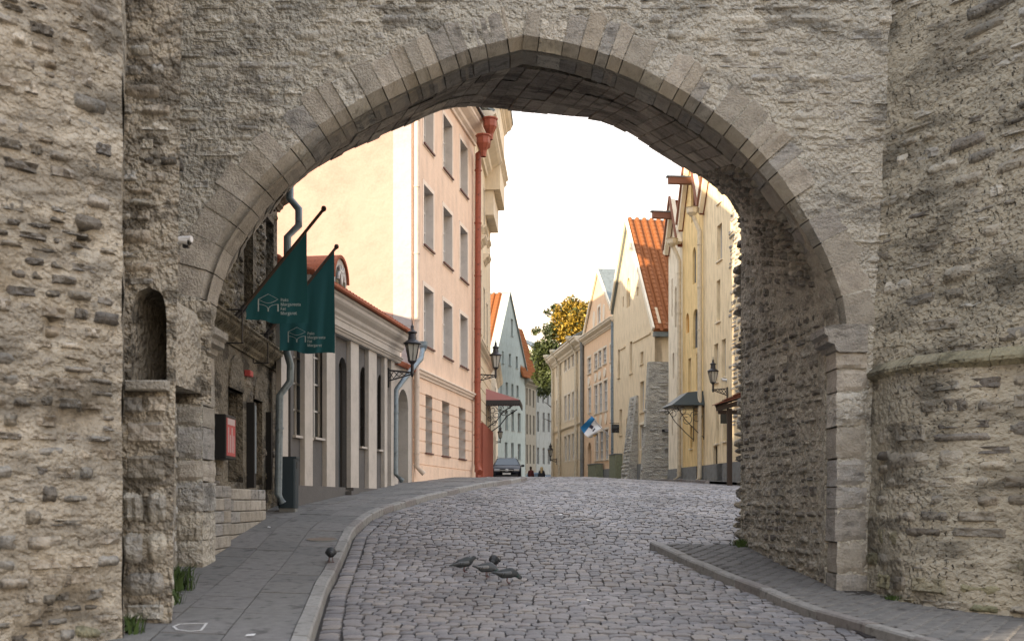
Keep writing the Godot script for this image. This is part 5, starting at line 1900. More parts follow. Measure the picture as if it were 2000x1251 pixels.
	for x in [0.0, 1.7]:
		m = MB.new()
		m.tube([Vector3(x, 0, 0.03), Vector3(x, -1.5, 0.03)], 0.02, 5)
		m.tube([Vector3(x, -0.04, 0), Vector3(x, -0.04, 1.4)], 0.02, 5)
		for q in [[0.35, -0.5, 0.32], [1.0, -0.25, 0.2], [1.3, -0.2, 0.12]]:
			var pts := []
			for t in 15: pts.append(Vector3(x, q[1] + sin(t / 14.0 * TAU * 1.3) * q[2] * (1.0 - t / 22.0), q[0] + cos(t / 14.0 * TAU * 1.3) * q[2] * (1.0 - t / 22.0)))
			m.tube(pts, 0.015, 5)
		m.tube([Vector3(x, -0.05, 1.25), Vector3(x, -0.6, 0.9), Vector3(x, -1.15, 0.35), Vector3(x, -1.4, 0.05)], 0.02, 5)
		part("bracket", m, M.iron, ph)
	# tiled porch roof at the edge of the archway
	h = hs[2]
	var pr := fp(h, 1437, 795, 1.2)
	var po := thing("tiled_porch", "lean-to porch with mossy red tiles on dark timber posts", "porch", h.t.transform * Vector3(pr.x - 0.4, 0, 0), "", h.t.transform.basis)
	var py: float = fp(h, 1440, 757, 0.3).y
	var yl: float = fp(h, 1400, 790, 1.9).y
	for j in 5:
		for i in 14:
			var t0 := j / 5.0
			var t1 := (j + 1) / 5.0 + 0.04
			m = MB.new()
			var z0 := lerpf(0.05, 1.9, t0)
			var z1 := lerpf(0.05, 1.9, t1)
			var y0 := lerpf(py, yl, t0) + 0.02
			var y1 := lerpf(py, yl, t1) + 0.05
			var x := i * 0.27
			m.quad(Vector3(x, y1, z1), Vector3(x + 0.255, y1 + 0.012, z1), Vector3(x + 0.255, y0 + 0.012, z0), Vector3(x, y0, z0))
			m.quad(Vector3(x, y1 - 0.03, z1), Vector3(x + 0.255, y1 - 0.018, z1), Vector3(x + 0.255, y1 + 0.012, z1), Vector3(x, y1, z1))
			part("tile", m, [M.tile, M.tilebrown, M.tile][rng.randi() % 3], po)
	m = MB.new()
	m.quad(Vector3(0, yl - 0.05, 1.85), Vector3(0, py - 0.06, 0.02), Vector3(3.8, py - 0.06, 0.02), Vector3(3.8, yl - 0.05, 1.85))
	m.bbox(Vector3(0, yl - 0.2, 1.7), Vector3(3.8, yl - 0.06, 1.82))
	m.bar(Vector3(0.05, yl - 0.05, 1.85), Vector3(0.05, py - 0.1, 0.05), 0.1, 0.16)
	m.bbox(Vector3(0.0, yl - 0.32, 0.0), Vector3(0.12, yl - 0.18, 1.75))
	part("rafters", m, M.darkwood, po)
	m = MB.new()
	m.bbox(Vector3(0.9, -0.3, 0.0), Vector3(3.8, yl - 0.1, 0.5))
	part("boarding", m, mat(lin(.02, .035, .03), 0.7, "fine", 1.2), po)
	m = MB.new()
	m.bbox(Vector3(1.0, -0.3, 1.55), Vector3(1.16, yl - 0.2, 1.71))
	part("post", m, M.darkwood, po)
	# hanging board below the porch
	var sp := P(1408, 803, 46.6)
	var sb := thing("hanging_board", "plain dark square board hanging under the tiled porch", "sign", P(1417, 827, 46.6))
	m = MB.new()
	m.cbox(Vector3(0, 0.24, 0), Vector3(0.37, 0.47, 0.03), 0.006)
	part("board", m, mat(lin(.035, .032, .022), 0.6), sb)
	m = MB.new()
	m.tube([Vector3(-0.14, 0.47, 0), Vector3(-0.14, 0.75, 0)], 0.008, 5)
	m.tube([Vector3(0.14, 0.47, 0), Vector3(0.14, 0.75, 0)], 0.008, 5)
	part("hanger", m, M.iron, sb)
	# ---- beige gabled house at the side street corner
	h = house("corner_house", "beige plastered gabled house with orange pantile roof and stone buttress", "house", 1203, 74.4, 1279, 65.0)
	var ap := fp(h, 1228, 430)
	var er: float = fp(h, 1279, 630).y
	var W: float = h.L
	var el := ap.y - (ap.y - er) * (ap.x + 0.6) / (W - ap.x)
	wins(h, [[1224, 1231, 545, 602, 0.5]], {"reveal": 0.2, "nx": 2, "ny": 3, "frame": M.beige, "pane": M.wdark})
	wins(h, [[1216.5, 1218.5, 580, 600], [1244, 1247, 561, 578]], {"reveal": 0.25, "nx": 1, "ny": 1, "frame": M.beige, "pane": M.wdark, "name": "slit"})
	wins(h, [[1207, 1211, 683, 738], [1230, 1235.5, 668, 730], [1251, 1257, 688, 712], [1250.5, 1258, 746, 806], [1210, 1215, 800, 850]], {"reveal": 0.22, "nx": 2, "ny": 2, "frame": M.wframe, "pane": M.glass2, "fw": 0.06, "sill": M.beige})
	wins(h, [[1250, 1263, 830, 876]], {"reveal": 0.15, "nx": 3, "ny": 2, "frame": M.wframe, "pane": M.glass2, "fw": 0.06, "surround": M.white})
	wins(h, [[1222.5, 1227, 816, 930, 0.9]], {"reveal": 0.4, "nx": 1, "ny": 1, "frame": M.wdark, "pane": M.wdark, "name": "door", "pane_name": "door_panel"})
	wall(h, PackedVector2Array([Vector2(-0.6, -0.4), Vector2(W, -0.4), Vector2(W, er), ap, Vector2(-0.6, el)]), M.beige, 0.3)
	finish_wins(h)
	var side := MB.new()
	side.quad(Vector3(W, -0.4, 0), Vector3(W, -0.4, -14), Vector3(W, er, -14), Vector3(W, er, 0))
	part("side_wall", side, M.beige, h.t)
	bulk(h, -0.6, W - 0.02, er, 14, M.beige)
	roof_plane(h, Vector3(W + 0.35, er - 0.45, 0.15), Vector3(W + 0.35, er - 0.45, -14), Vector3(ap.x, ap.y + 0.1, -14), Vector3(ap.x, ap.y + 0.1, 0.15), M.tileo, 0.42)
	roof_plane(h, Vector3(-0.8, el - 0.2, -14), Vector3(-0.8, el - 0.2, 0.15), Vector3(ap.x, ap.y + 0.1, 0.15), Vector3(ap.x, ap.y + 0.1, -14), M.metalroof)
	slab_part(h, "eaves_box", Vector3(W - 0.02, er - 0.75, -14), Vector3(W + 0.3, er - 0.5, 0.1), M.metalroof)
	var vg := MB.new()
	vg.bar(Vector3(W + 0.35, er - 0.4, 0.18), Vector3(ap.x, ap.y + 0.12, 0.18), 0.12, 0.25)
	vg.bar(Vector3(-0.7, el, 0.18), Vector3(ap.x, ap.y + 0.12, 0.18), 0.12, 0.2)
	part("verge", vg, M.white, h.t)
	var cr := MB.new()
	var c0 := fp(h, 1237, 668)
	var c1 := fp(h, 1271, 650)
	cr.bar(Vector3(c0.x, c0.y, 0.03), Vector3(c1.x, c1.y, 0.03), 0.06, 0.1)
	var c2 := fp(h, 1212, 682)
	var c3 := fp(h, 1222, 676)
	cr.bar(Vector3(c2.x, c2.y, 0.03), Vector3(c3.x, c3.y, 0.03), 0.06, 0.1)
	part("string_course", cr, M.beige, h.t)
	slab_part(h, "plinth", Vector3(W * 0.3, -0.4, 0), Vector3(W - 1.0, fp(h, 1255, 905).y, 0.08), M.plinth)
	# stone buttress of the corner, facing the camera
	var bx := W + 0.02
	var bt: float = P(1290, 706, 65.0).y - h.o.y
	var bm := MB.new()
	bm.slab(PackedVector2Array([Vector2(-5.0, -0.4), Vector2(0.75, -0.4), Vector2(0.42, bt * 0.62), Vector2(0.3, bt), Vector2(-5.0, bt)]), 0.0, 0.45, Vector3(bx, 0, 0), Basis(Vector3(0, 0, 1), Vector3(0, 1, 0), Vector3(-1, 0, 0)))
	part("buttress", bm, M.mortar, h.t)
	masonry(h.t, "buttress_stone", func(u, v): return [Vector3(bx + 0.0, v, u), Vector3(0, 0, -1), Vector3.UP, Vector3.RIGHT], -5.0, 0.75, 0.0, bt, Vector2(0.16, 0.28), Vector2(0.35, 0.7),
		func(u, v, w, hh): return u + w * 0.5 < lerpf(0.8, 0.3, v / bt), func(u, v): return "front", Vector2(0.0, 0.03), 160)
	masonry(h.t, "buttress_face_stone", func(u, v): return [Vector3(u, v, lerpf(0.75, 0.3, clampf(v / bt, 0, 1))), Vector3.RIGHT, Vector3.UP, Vector3.BACK], bx - 0.5, bx, 0.0, bt, Vector2(0.16, 0.28), Vector2(0.2, 0.4),
		func(u, v, w, hh): return u + w * 0.5 < bx + 0.02 and u - w * 0.5 > bx - 0.45, func(u, v): return "front", Vector2(0.0, 0.03), 60)
	# lower buttress beside the arched door
	var b2 := fp(h, 1240, 900)
	var bh: float = fp(h, 1238, 775).y
	masonry(h.t, "door_buttress_stone", func(u, v): return [Vector3(u, v, lerpf(0.7, 0.1, clampf(v / bh, 0, 1))), Vector3.RIGHT, Vector3.UP, Vector3.BACK], b2.x - 1.0, b2.x + 0.9, 0.0, bh, Vector2(0.16, 0.3), Vector2(0.25, 0.5),
		func(u, v, w, hh): return absf(u - b2.x) + w * 0.5 < 1.0 - 0.4 * v / bh, func(u, v): return "front", Vector2(0.0, 0.03), 120)
	var bb := MB.new()
	bb.slab(PackedVector2Array([Vector2(0, -0.4), Vector2(0.7, -0.4), Vector2(0.1, bh), Vector2(0, bh)]), 0.0, 1.6, Vector3(b2.x + 0.8, 0, 0), Basis(Vector3(0, 0, 1), Vector3(0, 1, 0), Vector3(-1, 0, 0)))
	part("door_buttress", bb, M.mortar, h.t)
	# street name plate on the buttress
	var np := P(1291, 840.5, 64.9)
	var plate := thing("street_sign", "small black street name plate with white lettering on the stone buttress", "street sign", np, "", Basis(h.t.basis.z * -1.0, Vector3.UP, h.t.basis.x))
	plate.position = h.t.transform * Vector3(bx + 0.075, np.y - h.o.y, -0.62)
	m = MB.new()
	m.cbox(Vector3.ZERO, Vector3(0.5, 0.15, 0.02), 0.004)
	part("plate", m, M.black, plate)
	text_on(plate, "lettering", "Tolli", 0.11, Vector3(0, 0, 0.014), M.whiteplastic)
	# ---- peach house with round medallions
	h = house("peach_house", "peach house with baroque gable, medallions and grouped white windows", "house", 1140.5, 85.2, 1202.5, 75.2)
	var cy: float = fp(h, 1145, 672).y
	var pa := fp(h, 1169, 527)
	wins(h, [[1168, 1173, 600, 645, 0.3], [1148, 1154.5, 700, 731], [1161, 1167, 692, 724], [1169, 1175, 686, 718], [1178, 1184.5, 681, 712], [1192, 1198, 673, 707], [1149, 1154.5, 758, 806], [1161, 1167.5, 753, 809], [1170, 1176.5, 749, 806], [1179.5, 1186.5, 744, 803], [1193, 1199, 739, 800], [1163, 1169, 846, 899], [1172, 1178.5, 843, 898], [1182, 1188.5, 839, 897]], {"reveal": 0.12, "nx": 2, "ny": 3, "frame": M.wframe, "pane": M.glass2, "fw": 0.08, "surround": M.creamtrim, "sw": 0.13, "sill": M.creamtrim})
	wins(h, [[1148, 1155, 864, 912, 0.7]], {"reveal": 0.3, "nx": 1, "ny": 1, "frame": M.plinth, "pane": M.wdark, "name": "door", "pane_name": "door_panel"})
	W = h.L
	wall(h, PackedVector2Array([Vector2(0, -0.4), Vector2(W, -0.4), Vector2(W, cy + 0.4), Vector2(W - 0.3, cy + 0.7), pa, Vector2(0.3, cy + 0.7), Vector2(0, cy + 0.4)]), M.peach)
	finish_wins(h)
	bulk(h, 0, W, cy, 12, M.peach)
	cornice(h, "cornice", 0, W + 0.2, cy, scaled(BIG, 0.95), M.creamtrim)
	roof_plane(h, Vector3(W + 0.2, cy + 0.4, 0.1), Vector3(W + 0.2, cy + 0.4, -12), Vector3(pa.x, pa.y + 0.1, -12), Vector3(pa.x, pa.y + 0.1, 0.1), M.metalroof)
	roof_plane(h, Vector3(-0.2, cy + 0.4, -12), Vector3(-0.2, cy + 0.4, 0.1), Vector3(pa.x, pa.y + 0.1, 0.1), Vector3(pa.x, pa.y + 0.1, -12), M.metalroof)
	for q in [[1161, 625, .32, .6], [1180.5, 610, .3, .55], [1151, 744, .35, .32], [1164, 737, .35, .3], [1172, 733, .35, .3], [1182, 727, .35, .3], [1195, 719, .35, .3], [1164, 824, .3, .4], [1174, 820, .3, .4], [1184, 816, .3, .4], [1195, 810, .3, .4]]:
		var p := fp(h, q[0], q[1])
		var md := MB.new()
		var el2 := PackedVector2Array()
		for t in 14: el2.append(p + Vector2(cos(TAU * t / 14) * q[2], sin(TAU * t / 14) * q[3]))
		md.slab(el2, 0.0, 0.05)
		part("medallion", md, M.creamtrim, h.t)
	slab_part(h, "plinth", Vector3(3.6, -0.4, 0), Vector3(W, fp(h, 1180, 916).y, 0.08), M.plinth)
	var vb := MB.new()
	vb.bar(Vector3(0.1, cy + 0.6, 0.1), Vector3(pa.x, pa.y, 0.1), 0.1, 0.2)
	vb.bar(Vector3(W - 0.1, cy + 0.6, 0.1), Vector3(pa.x, pa.y, 0.1), 0.1, 0.2)
	part("verge", vb, M.white, h.t)
	var dq: Vector3 = h.t.transform * Vector3(W - 0.1, 0.3, 0.14)
	var gp := thing("drain_pipe", "grey-blue drain pipe between the peach and the beige corner house", "drain pipe", dq)
	pipe(gp, "pipe", [Vector3(0, cy + 0.2, 0), Vector3.ZERO], 0.13, M.zinc)
	dq = h.t.transform * Vector3(0.0, 0.3, 0.14)
	gp = thing("drain_pipe", "pale grey drain pipe at the left edge of the peach house", "drain pipe", dq)
	pipe(gp, "pipe", [Vector3(0, cy, 0), Vector3.ZERO], 0.13, M.plinth)
	for q in [[1151, 1166, 908, "grey-green utility cabinet left of the peach house windows"], [1193, 1205, 889, "tall grey-green utility cabinet at the edge of the peach house"]]:
		var c := fp(h, q[0], q[2], 0.5)
		var c5 := fp(h, q[1], q[2], 0.5)
		var ub := thing("utility_cabinet", q[3], "cabinet", h.t.transform * Vector3((c.x + c5.x) * 0.5, 0, 0.35), "", h.t.basis)
		m = MB.new()
		m.cbox(Vector3(0, c.y * 0.5, 0), Vector3(c5.x - c.x, c.y, 0.5), 0.03)
		var cabm := part("cabinet_body", m, mat(lin(.20, .22, .15), 0.7, "worn", 1.0), ub)
		m = MB.new()
		m.bbox(Vector3(-(c5.x - c.x) * 0.5 - 0.03, c.y, -0.28), Vector3((c5.x - c.x) * 0.5 + 0.03, c.y + 0.06, 0.28))
		part("lid", m, M.plinth, ub)
	# ---- long classical house
	h = house("classical_house", "long pale yellow classical house with moulded eaves, under the tree", "house", 1081, 99.5, 1140, 85.4)
	W = h.L
	cy = fp(h, 1138, 672).y
	var cl := []
	for c in [1087, 1090.3, 1094, 1102.5, 1109.5, 1117, 1125, 1135]:
		var wd := 2.2 if c < 1096 else 4.4
		var hx: float = fp(h, 1117, 700).x
		for r in [[1117, 687, 717], [1117, 766, 817], [1117, 847, 898]]:
			var t: float = fp(h, r[0], r[1]).y
			var bt2: float = fp(h, r[0], r[2]).y
			var x0: float = fp(h, c, 800).x
			var x1: float = fp(h, c + wd, 800).x
			h.holes.append(rect(x0, bt2, x1, t))
			h.wins.append({"p": h.holes[-1], "r": Rect2(x0, bt2, x1 - x0, t - bt2), "reveal": 0.14, "nx": 2, "ny": 3, "frame": M.wframe, "pane": M.glass2, "fw": 0.08, "surround": M.creamtrim, "sw": 0.14})
	wall(h, rect(0, -0.4, W, cy), M.classic)
	finish_wins(h)
	bulk(h, 0, W, cy, 10, M.classic)
	cornice(h, "eaves_cornice", -0.2, W, cy - 0.25, scaled(BIG, 1.5), M.creamtrim)
	cornice(h, "floor_band", 0, W, fp(h, 1117, 835).y, scaled(MID, 0.7), M.creamtrim)
	roof_plane(h, Vector3(-0.2, cy + 0.6, 0.7), Vector3(W, cy + 0.6, 0.7), Vector3(W, cy + 3.4, -5), Vector3(-0.2, cy + 3.4, -5), M.metalroof)
	slab_part(h, "plinth", Vector3(0, -0.4, 0), Vector3(W, 0.7, 0.08), M.plinth)
	for q in [[1083, "cream drain pipe at the far corner of the classical house"], [1096, "cream drain pipe beside the narrow windows of the classical house"], [1129, "cream drain pipe on the classical house, next to the peach house"]]:
		var p := fp(h, q[0], 800)
		var d2: Vector3 = h.t.transform * Vector3(p.x, 0.4, 0.16)
		var dd := thing("drain_pipe", q[1], "drain pipe", d2, "drain pipes on the classical house")
		pipe(dd, "pipe", [h.t.basis * Vector3(0, cy + 0.1, 0.5), h.t.basis * Vector3(0, cy - 0.9, 0), Vector3.ZERO], 0.11, M.creampipe)
		m = MB.new()
		m.lathe(h.t.basis * Vector3(0, cy + 0.1, 0.5), [[0.12, -0.1], [0.25, 0.15], [0.25, 0.3]], 8)
		part("hopper", m, M.creampipe, dd)
	# hanging black sign on the corner of the peach house
	var hs2 := thing("hanging_sign", "black rectangular sign with faint white drawing, hung from an iron rod", "sign", P(1206.5, 845, 73.5))
	m = MB.new()
	m.cbox(Vector3(0, 0.26, 0), Vector3(0.7, 0.5, 0.04), 0.008)
	part("board", m, M.black, hs2)
	m = MB.new()
	m.tube([Vector3(-0.5, 0.58, 0), Vector3(0.42, 0.58, 0)], 0.02, 6)
	m.tube([Vector3(-0.28, 0.5, 0), Vector3(-0.28, 0.58, 0)], 0.01, 5)
	m.tube([Vector3(0.3, 0.5, 0), Vector3(0.3, 0.58, 0)], 0.01, 5)
	part("rod", m, M.iron, hs2)
	m = MB.new()
	for q in [[-0.3, 0.44, 0.3, 0.44], [-0.3, 0.37, 0.3, 0.37], [-0.3, 0.31, -0.02, 0.31]]: m.bar(Vector3(q[0], q[1], 0.022), Vector3(q[2], q[3], 0.022), 0.012, 0.02)
	m.tube([Vector3(-0.12, 0.08, 0.022), Vector3(-0.1, 0.15, 0.022), Vector3(-0.04, 0.17, 0.022), Vector3(-0.02, 0.08, 0.022)], 0.006, 4)
	m.tube([Vector3(0.06, 0.08, 0.022), Vector3(0.1, 0.18, 0.022), Vector3(0.2, 0.24, 0.022), Vector3(0.26, 0.3, 0.022), Vector3(0.26, 0.08, 0.022)], 0.006, 4)
	part("print", m, mat(lin(.16, .17, .18), 0.8), hs2)
	make_house_flag(h)
func ap3(p: Vector2, z: float) -> Vector3:
	return Vector3(p.x, p.y + 0.05, z)
func text_on(parent: Node, called: String, words: String, size: float, at: Vector3, m: Material, align := HORIZONTAL_ALIGNMENT_CENTER) -> MeshInstance3D:
	var f := SystemFont.new()
	f.font_names = PackedStringArray(["Droid Sans"])
	var t := TextMesh.new()
	t.font = f
	t.text = words
	t.font_size = 32
	t.pixel_size = size / 32.0
	t.depth = 0.004
	t.horizontal_alignment = align
	var o := part(called, t, m, parent)
	o.position = at
	return o
func make_house_flag(h: Dictionary):
	# white flag with a blue stripe and a crest, on a slanting pole on the peach house
	var base := P(1190, 852, 77.0)
	var tip := P(1150, 808, 78.5)
	var fl := thing("house_flag", "white flag with blue stripe and crest, blown on a pole at the peach house", "flag", base)
	var m := MB.new()
	m.tube([Vector3(0.4, -0.5, 0), Vector3.ZERO, tip - base], 0.03, 6)
	part("pole", m, M.wgrey, fl)
	var corners := [P(1156, 812, 78.3), P(1176, 834, 77.6), P(1160, 848, 77.9), P(1141, 852, 78.4), P(1134, 834, 78.6)]
	# cloth as a patch from the pole to the free edge
	var g := []
	for j in 11:
		var row := []
		for i in 11:
			var s := i / 10.0
			var t := j / 10.0
			var a: Vector3 = corners[0].lerp(corners[1], s)
			var b: Vector3 = corners[4].lerp(corners[2] + Vector3(-0.1, -0.2, 0), s)
			b += Vector3(0, -0.25 * sin(s * PI), 0)
			row.append(a.lerp(b, t) - base + Vector3(0, 0, 0.12 * sin(s * 7.0 + t * 4.0)))
		g.append(row)
	var mats := [M.whiteplastic, mat(lin(.02, .16, .36), 0.8)]
	for k in 2:
		m = MB.new()
		for j in 10:
			for i in 10:
				if (i < 3) == (k == 1): m.quad(g[j + 1][i], g[j + 1][i + 1], g[j][i + 1], g[j][i])
		part(["cloth", "stripe"][k], m, mats[k], fl)
	m = MB.new()
	var cc: Vector3 = g[4][6]
	for q in [[-0.16, 0.1], [0.06, -0.14]]: m.box(cc + Vector3(q[0], q[1], 0.16), Vector3(0.24, 0.22, 0.02), Basis(Vector3.BACK, -0.6))
	part("crest", m, mat(lin(.05, .045, .07), 0.8), fl)
	m = MB.new()
	for q in [[0.34, 0.05], [0.05, -0.42]]: m.box(cc + Vector3(q[0], q[1], 0.16), Vector3(0.18, 0.2, 0.02), Basis(Vector3.BACK, -0.6))
	part("crest_gold", m, mat(lin(.45, .28, .1), 0.8), fl)

# ---------------------------------------------------------------- bodies from joints: smooth union of tapered capsules, meshed as surface nets
func body_mesh(caps: Array, cell: float, blend: float) -> MB:
	var lo := Vector3.ONE * 1e9
	var hi := -lo
	for c in caps:
		for k in 2:
			lo = lo.min(c[k] - Vector3.ONE * (c[2 + k] + blend + cell * 2))
			hi = hi.max(c[k] + Vector3.ONE * (c[2 + k] + blend + cell * 2))
	var nx := int((hi.x - lo.x) / cell) + 2
	var ny := int((hi.y - lo.y) / cell) + 2
	var nz := int((hi.z - lo.z) / cell) + 2
	var f := PackedFloat32Array()
	f.resize(nx * ny * nz)
	f.fill(1.0)
	for c in caps:
		var a: Vector3 = c[0]
		var ab: Vector3 = c[1] - c[0]
		var l2 := maxf(ab.length_squared(), 1e-9)
		var rm: float = maxf(c[2], c[3]) + blend + cell * 2
		var p0 := ((a.min(c[1]) - Vector3.ONE * rm - lo) / cell).floor()
		var p1 := ((a.max(c[1]) + Vector3.ONE * rm - lo) / cell).ceil()
		for z in range(maxi(0, int(p0.z)), mini(nz, int(p1.z) + 1)):
			for y in range(maxi(0, int(p0.y)), mini(ny, int(p1.y) + 1)):
				for x in range(maxi(0, int(p0.x)), mini(nx, int(p1.x) + 1)):
					var p := lo + Vector3(x, y, z) * cell
					var t := clampf((p - a).dot(ab) / l2, 0.0, 1.0)
					var d := p.distance_to(a + ab * t) - lerpf(c[2], c[3], t)
					var i := (z * ny + y) * nx + x
					var h := clampf(0.5 + 0.5 * (f[i] - d) / blend, 0.0, 1.0)
					f[i] = lerpf(f[i], d, h) - blend * h * (1.0 - h)
	var m := MB.new()
	var vi := {}
	var st := [1, nx, nx * ny]
	for z in nz - 1:
		for y in ny - 1:
			for x in nx - 1:
				var i := (z * ny + y) * nx + x
				var neg := 0
				for k in 8:
					if f[i + (k & 1) + ((k >> 1) & 1) * nx + ((k >> 2) & 1) * nx * ny] < 0: neg += 1
				if neg == 0 or neg == 8: continue
				var s := Vector3.ZERO
				var n := 0
				for k in 8:
					for ax in 3:
						if k & (1 << ax): continue
						var k2 := k | (1 << ax)
						var fa := f[i + (k & 1) + ((k >> 1) & 1) * nx + ((k >> 2) & 1) * nx * ny]
						var fb := f[i + (k2 & 1) + ((k2 >> 1) & 1) * nx + ((k2 >> 2) & 1) * nx * ny]
						if (fa < 0) != (fb < 0):
							var t := fa / (fa - fb)
							var q := Vector3(k & 1, (k >> 1) & 1, (k >> 2) & 1)
							q[ax] = t
							s += q
							n += 1
				vi[i] = m.vert(lo + (Vector3(x, y, z) + s / n) * cell, Vector3.UP)
	for i in vi:
		for ax in 3:
			var j: int = i + st[ax]
			if (f[i] < 0) == (f[j] < 0): continue
			var u: int = st[(ax + 1) % 3]
			var w: int = st[(ax + 2) % 3]
			if not (vi.has(i - u) and vi.has(i - w) and vi.has(i - u - w)): continue
			var a: int = vi[i]
			var b: int = vi[i - u]
			var c: int = vi[i - u - w]
			var d: int = vi[i - w]
			if f[i] < 0: m.ix.append_array(PackedInt32Array([a, c, b, a, d, c]))
			else: m.ix.append_array(PackedInt32Array([a, b, c, a, c, d]))
	m.smooth()
	return m
func V(x: float, y: float, z: float) -> Vector3:
	return Vector3(x, y, z)
# a pigeon facing +x; peck: head down
func pigeon(label: String, at: Vector3, turn: float, peck: float, shade: int):
	var t := thing("pigeon", label, "bird", at, "pigeons on the ground before the gate", Basis(Vector3.UP, turn).scaled(Vector3.ONE * 1.12))
	var head := V(0.125, 0.205, 0).lerp(V(0.155, 0.055, 0), peck)
	var neck := V(0.075, 0.15, 0).lerp(V(0.10, 0.11, 0), peck)
	var tail := V(-0.16, 0.085, 0).lerp(V(-0.15, 0.13, 0), peck)
	var caps := [[V(-0.045, 0.112, 0), V(0.045, 0.122 + 0.02 * (1.0 - peck), 0), 0.055, 0.062], [V(0.045, 0.122, 0), neck, 0.05, 0.034], [neck, head, 0.034, 0.021], [head, head + V(0.008, 0, 0), 0.023, 0.022], [V(-0.05, 0.112, 0), tail, 0.045, 0.012], [tail, tail + (tail - V(-0.05, 0.11, 0)).normalized() * 0.03, 0.012, 0.01]]
	var body: Material = [mat(lin(.045, .052, .056), 0.6), mat(lin(.075, .083, .09), 0.6), mat(lin(.03, .034, .038), 0.6)][shade]
	var dark := mat(lin(.022, .028, .032), 0.5)
	part("body", body_mesh(caps, 0.0085, 0.018), body, t)
	for s in [-1, 1]:
		var w := MB.new()
		w = body_mesh([[V(0.035, 0.125, 0.045 * s), V(-0.06, 0.118, 0.04 * s), 0.026, 0.02], [V(-0.06, 0.118, 0.04 * s), tail.lerp(V(-0.12, 0.1, 0), 0.3) + V(0.01, 0.012, 0.014 * s), 0.02, 0.006]], 0.0085, 0.012)
		var wo := part("wing", w, [mat(lin(.11, .12, .13), 0.6), mat(lin(.22, .225, .23), 0.6), body][shade], t)
		var bar := MB.new()
		for k in 2: bar.tube([V(-0.035 - 0.028 * k, 0.147, 0.03 * s), V(-0.03 - 0.028 * k, 0.118, 0.069 * s - 0.003 * k * s), V(-0.045 - 0.028 * k, 0.095, 0.056 * s)], 0.006, 5)
		part("wing_bar", bar, dark, wo)
	var l := MB.new()
	for s in [-1, 1]:
		l.tube([V(0.005, 0.075, 0.022 * s), V(0.0, 0.03, 0.022 * s), V(0.01, 0.006, 0.024 * s)], 0.005, 5)
		for k in [-0.5, 0.0, 0.5]: l.tube([V(0.01, 0.006, 0.024 * s), V(0.01 + 0.03 * cos(k), 0.003, 0.024 * s + 0.03 * sin(k))], 0.0035, 4)
	part("legs", l, mat(lin(.11, .045, .04), 0.6), t)
	var bk := MB.new()
	var bd := V(1, -0.15, 0).lerp(V(0.5, -1, 0), peck).normalized()
	bk.tube([head + bd * 0.018, head + bd * 0.042], [0.006, 0.002], 5)
	part("beak", bk, dark, t)
	var nk := body_mesh([[neck + V(-0.004, 0.0, 0), neck.lerp(head, 0.75), 0.0365, 0.0255]], 0.0085, 0.01)
	part("neck_feathers", nk, mat(lin(.02, .05, .045), 0.35), t)
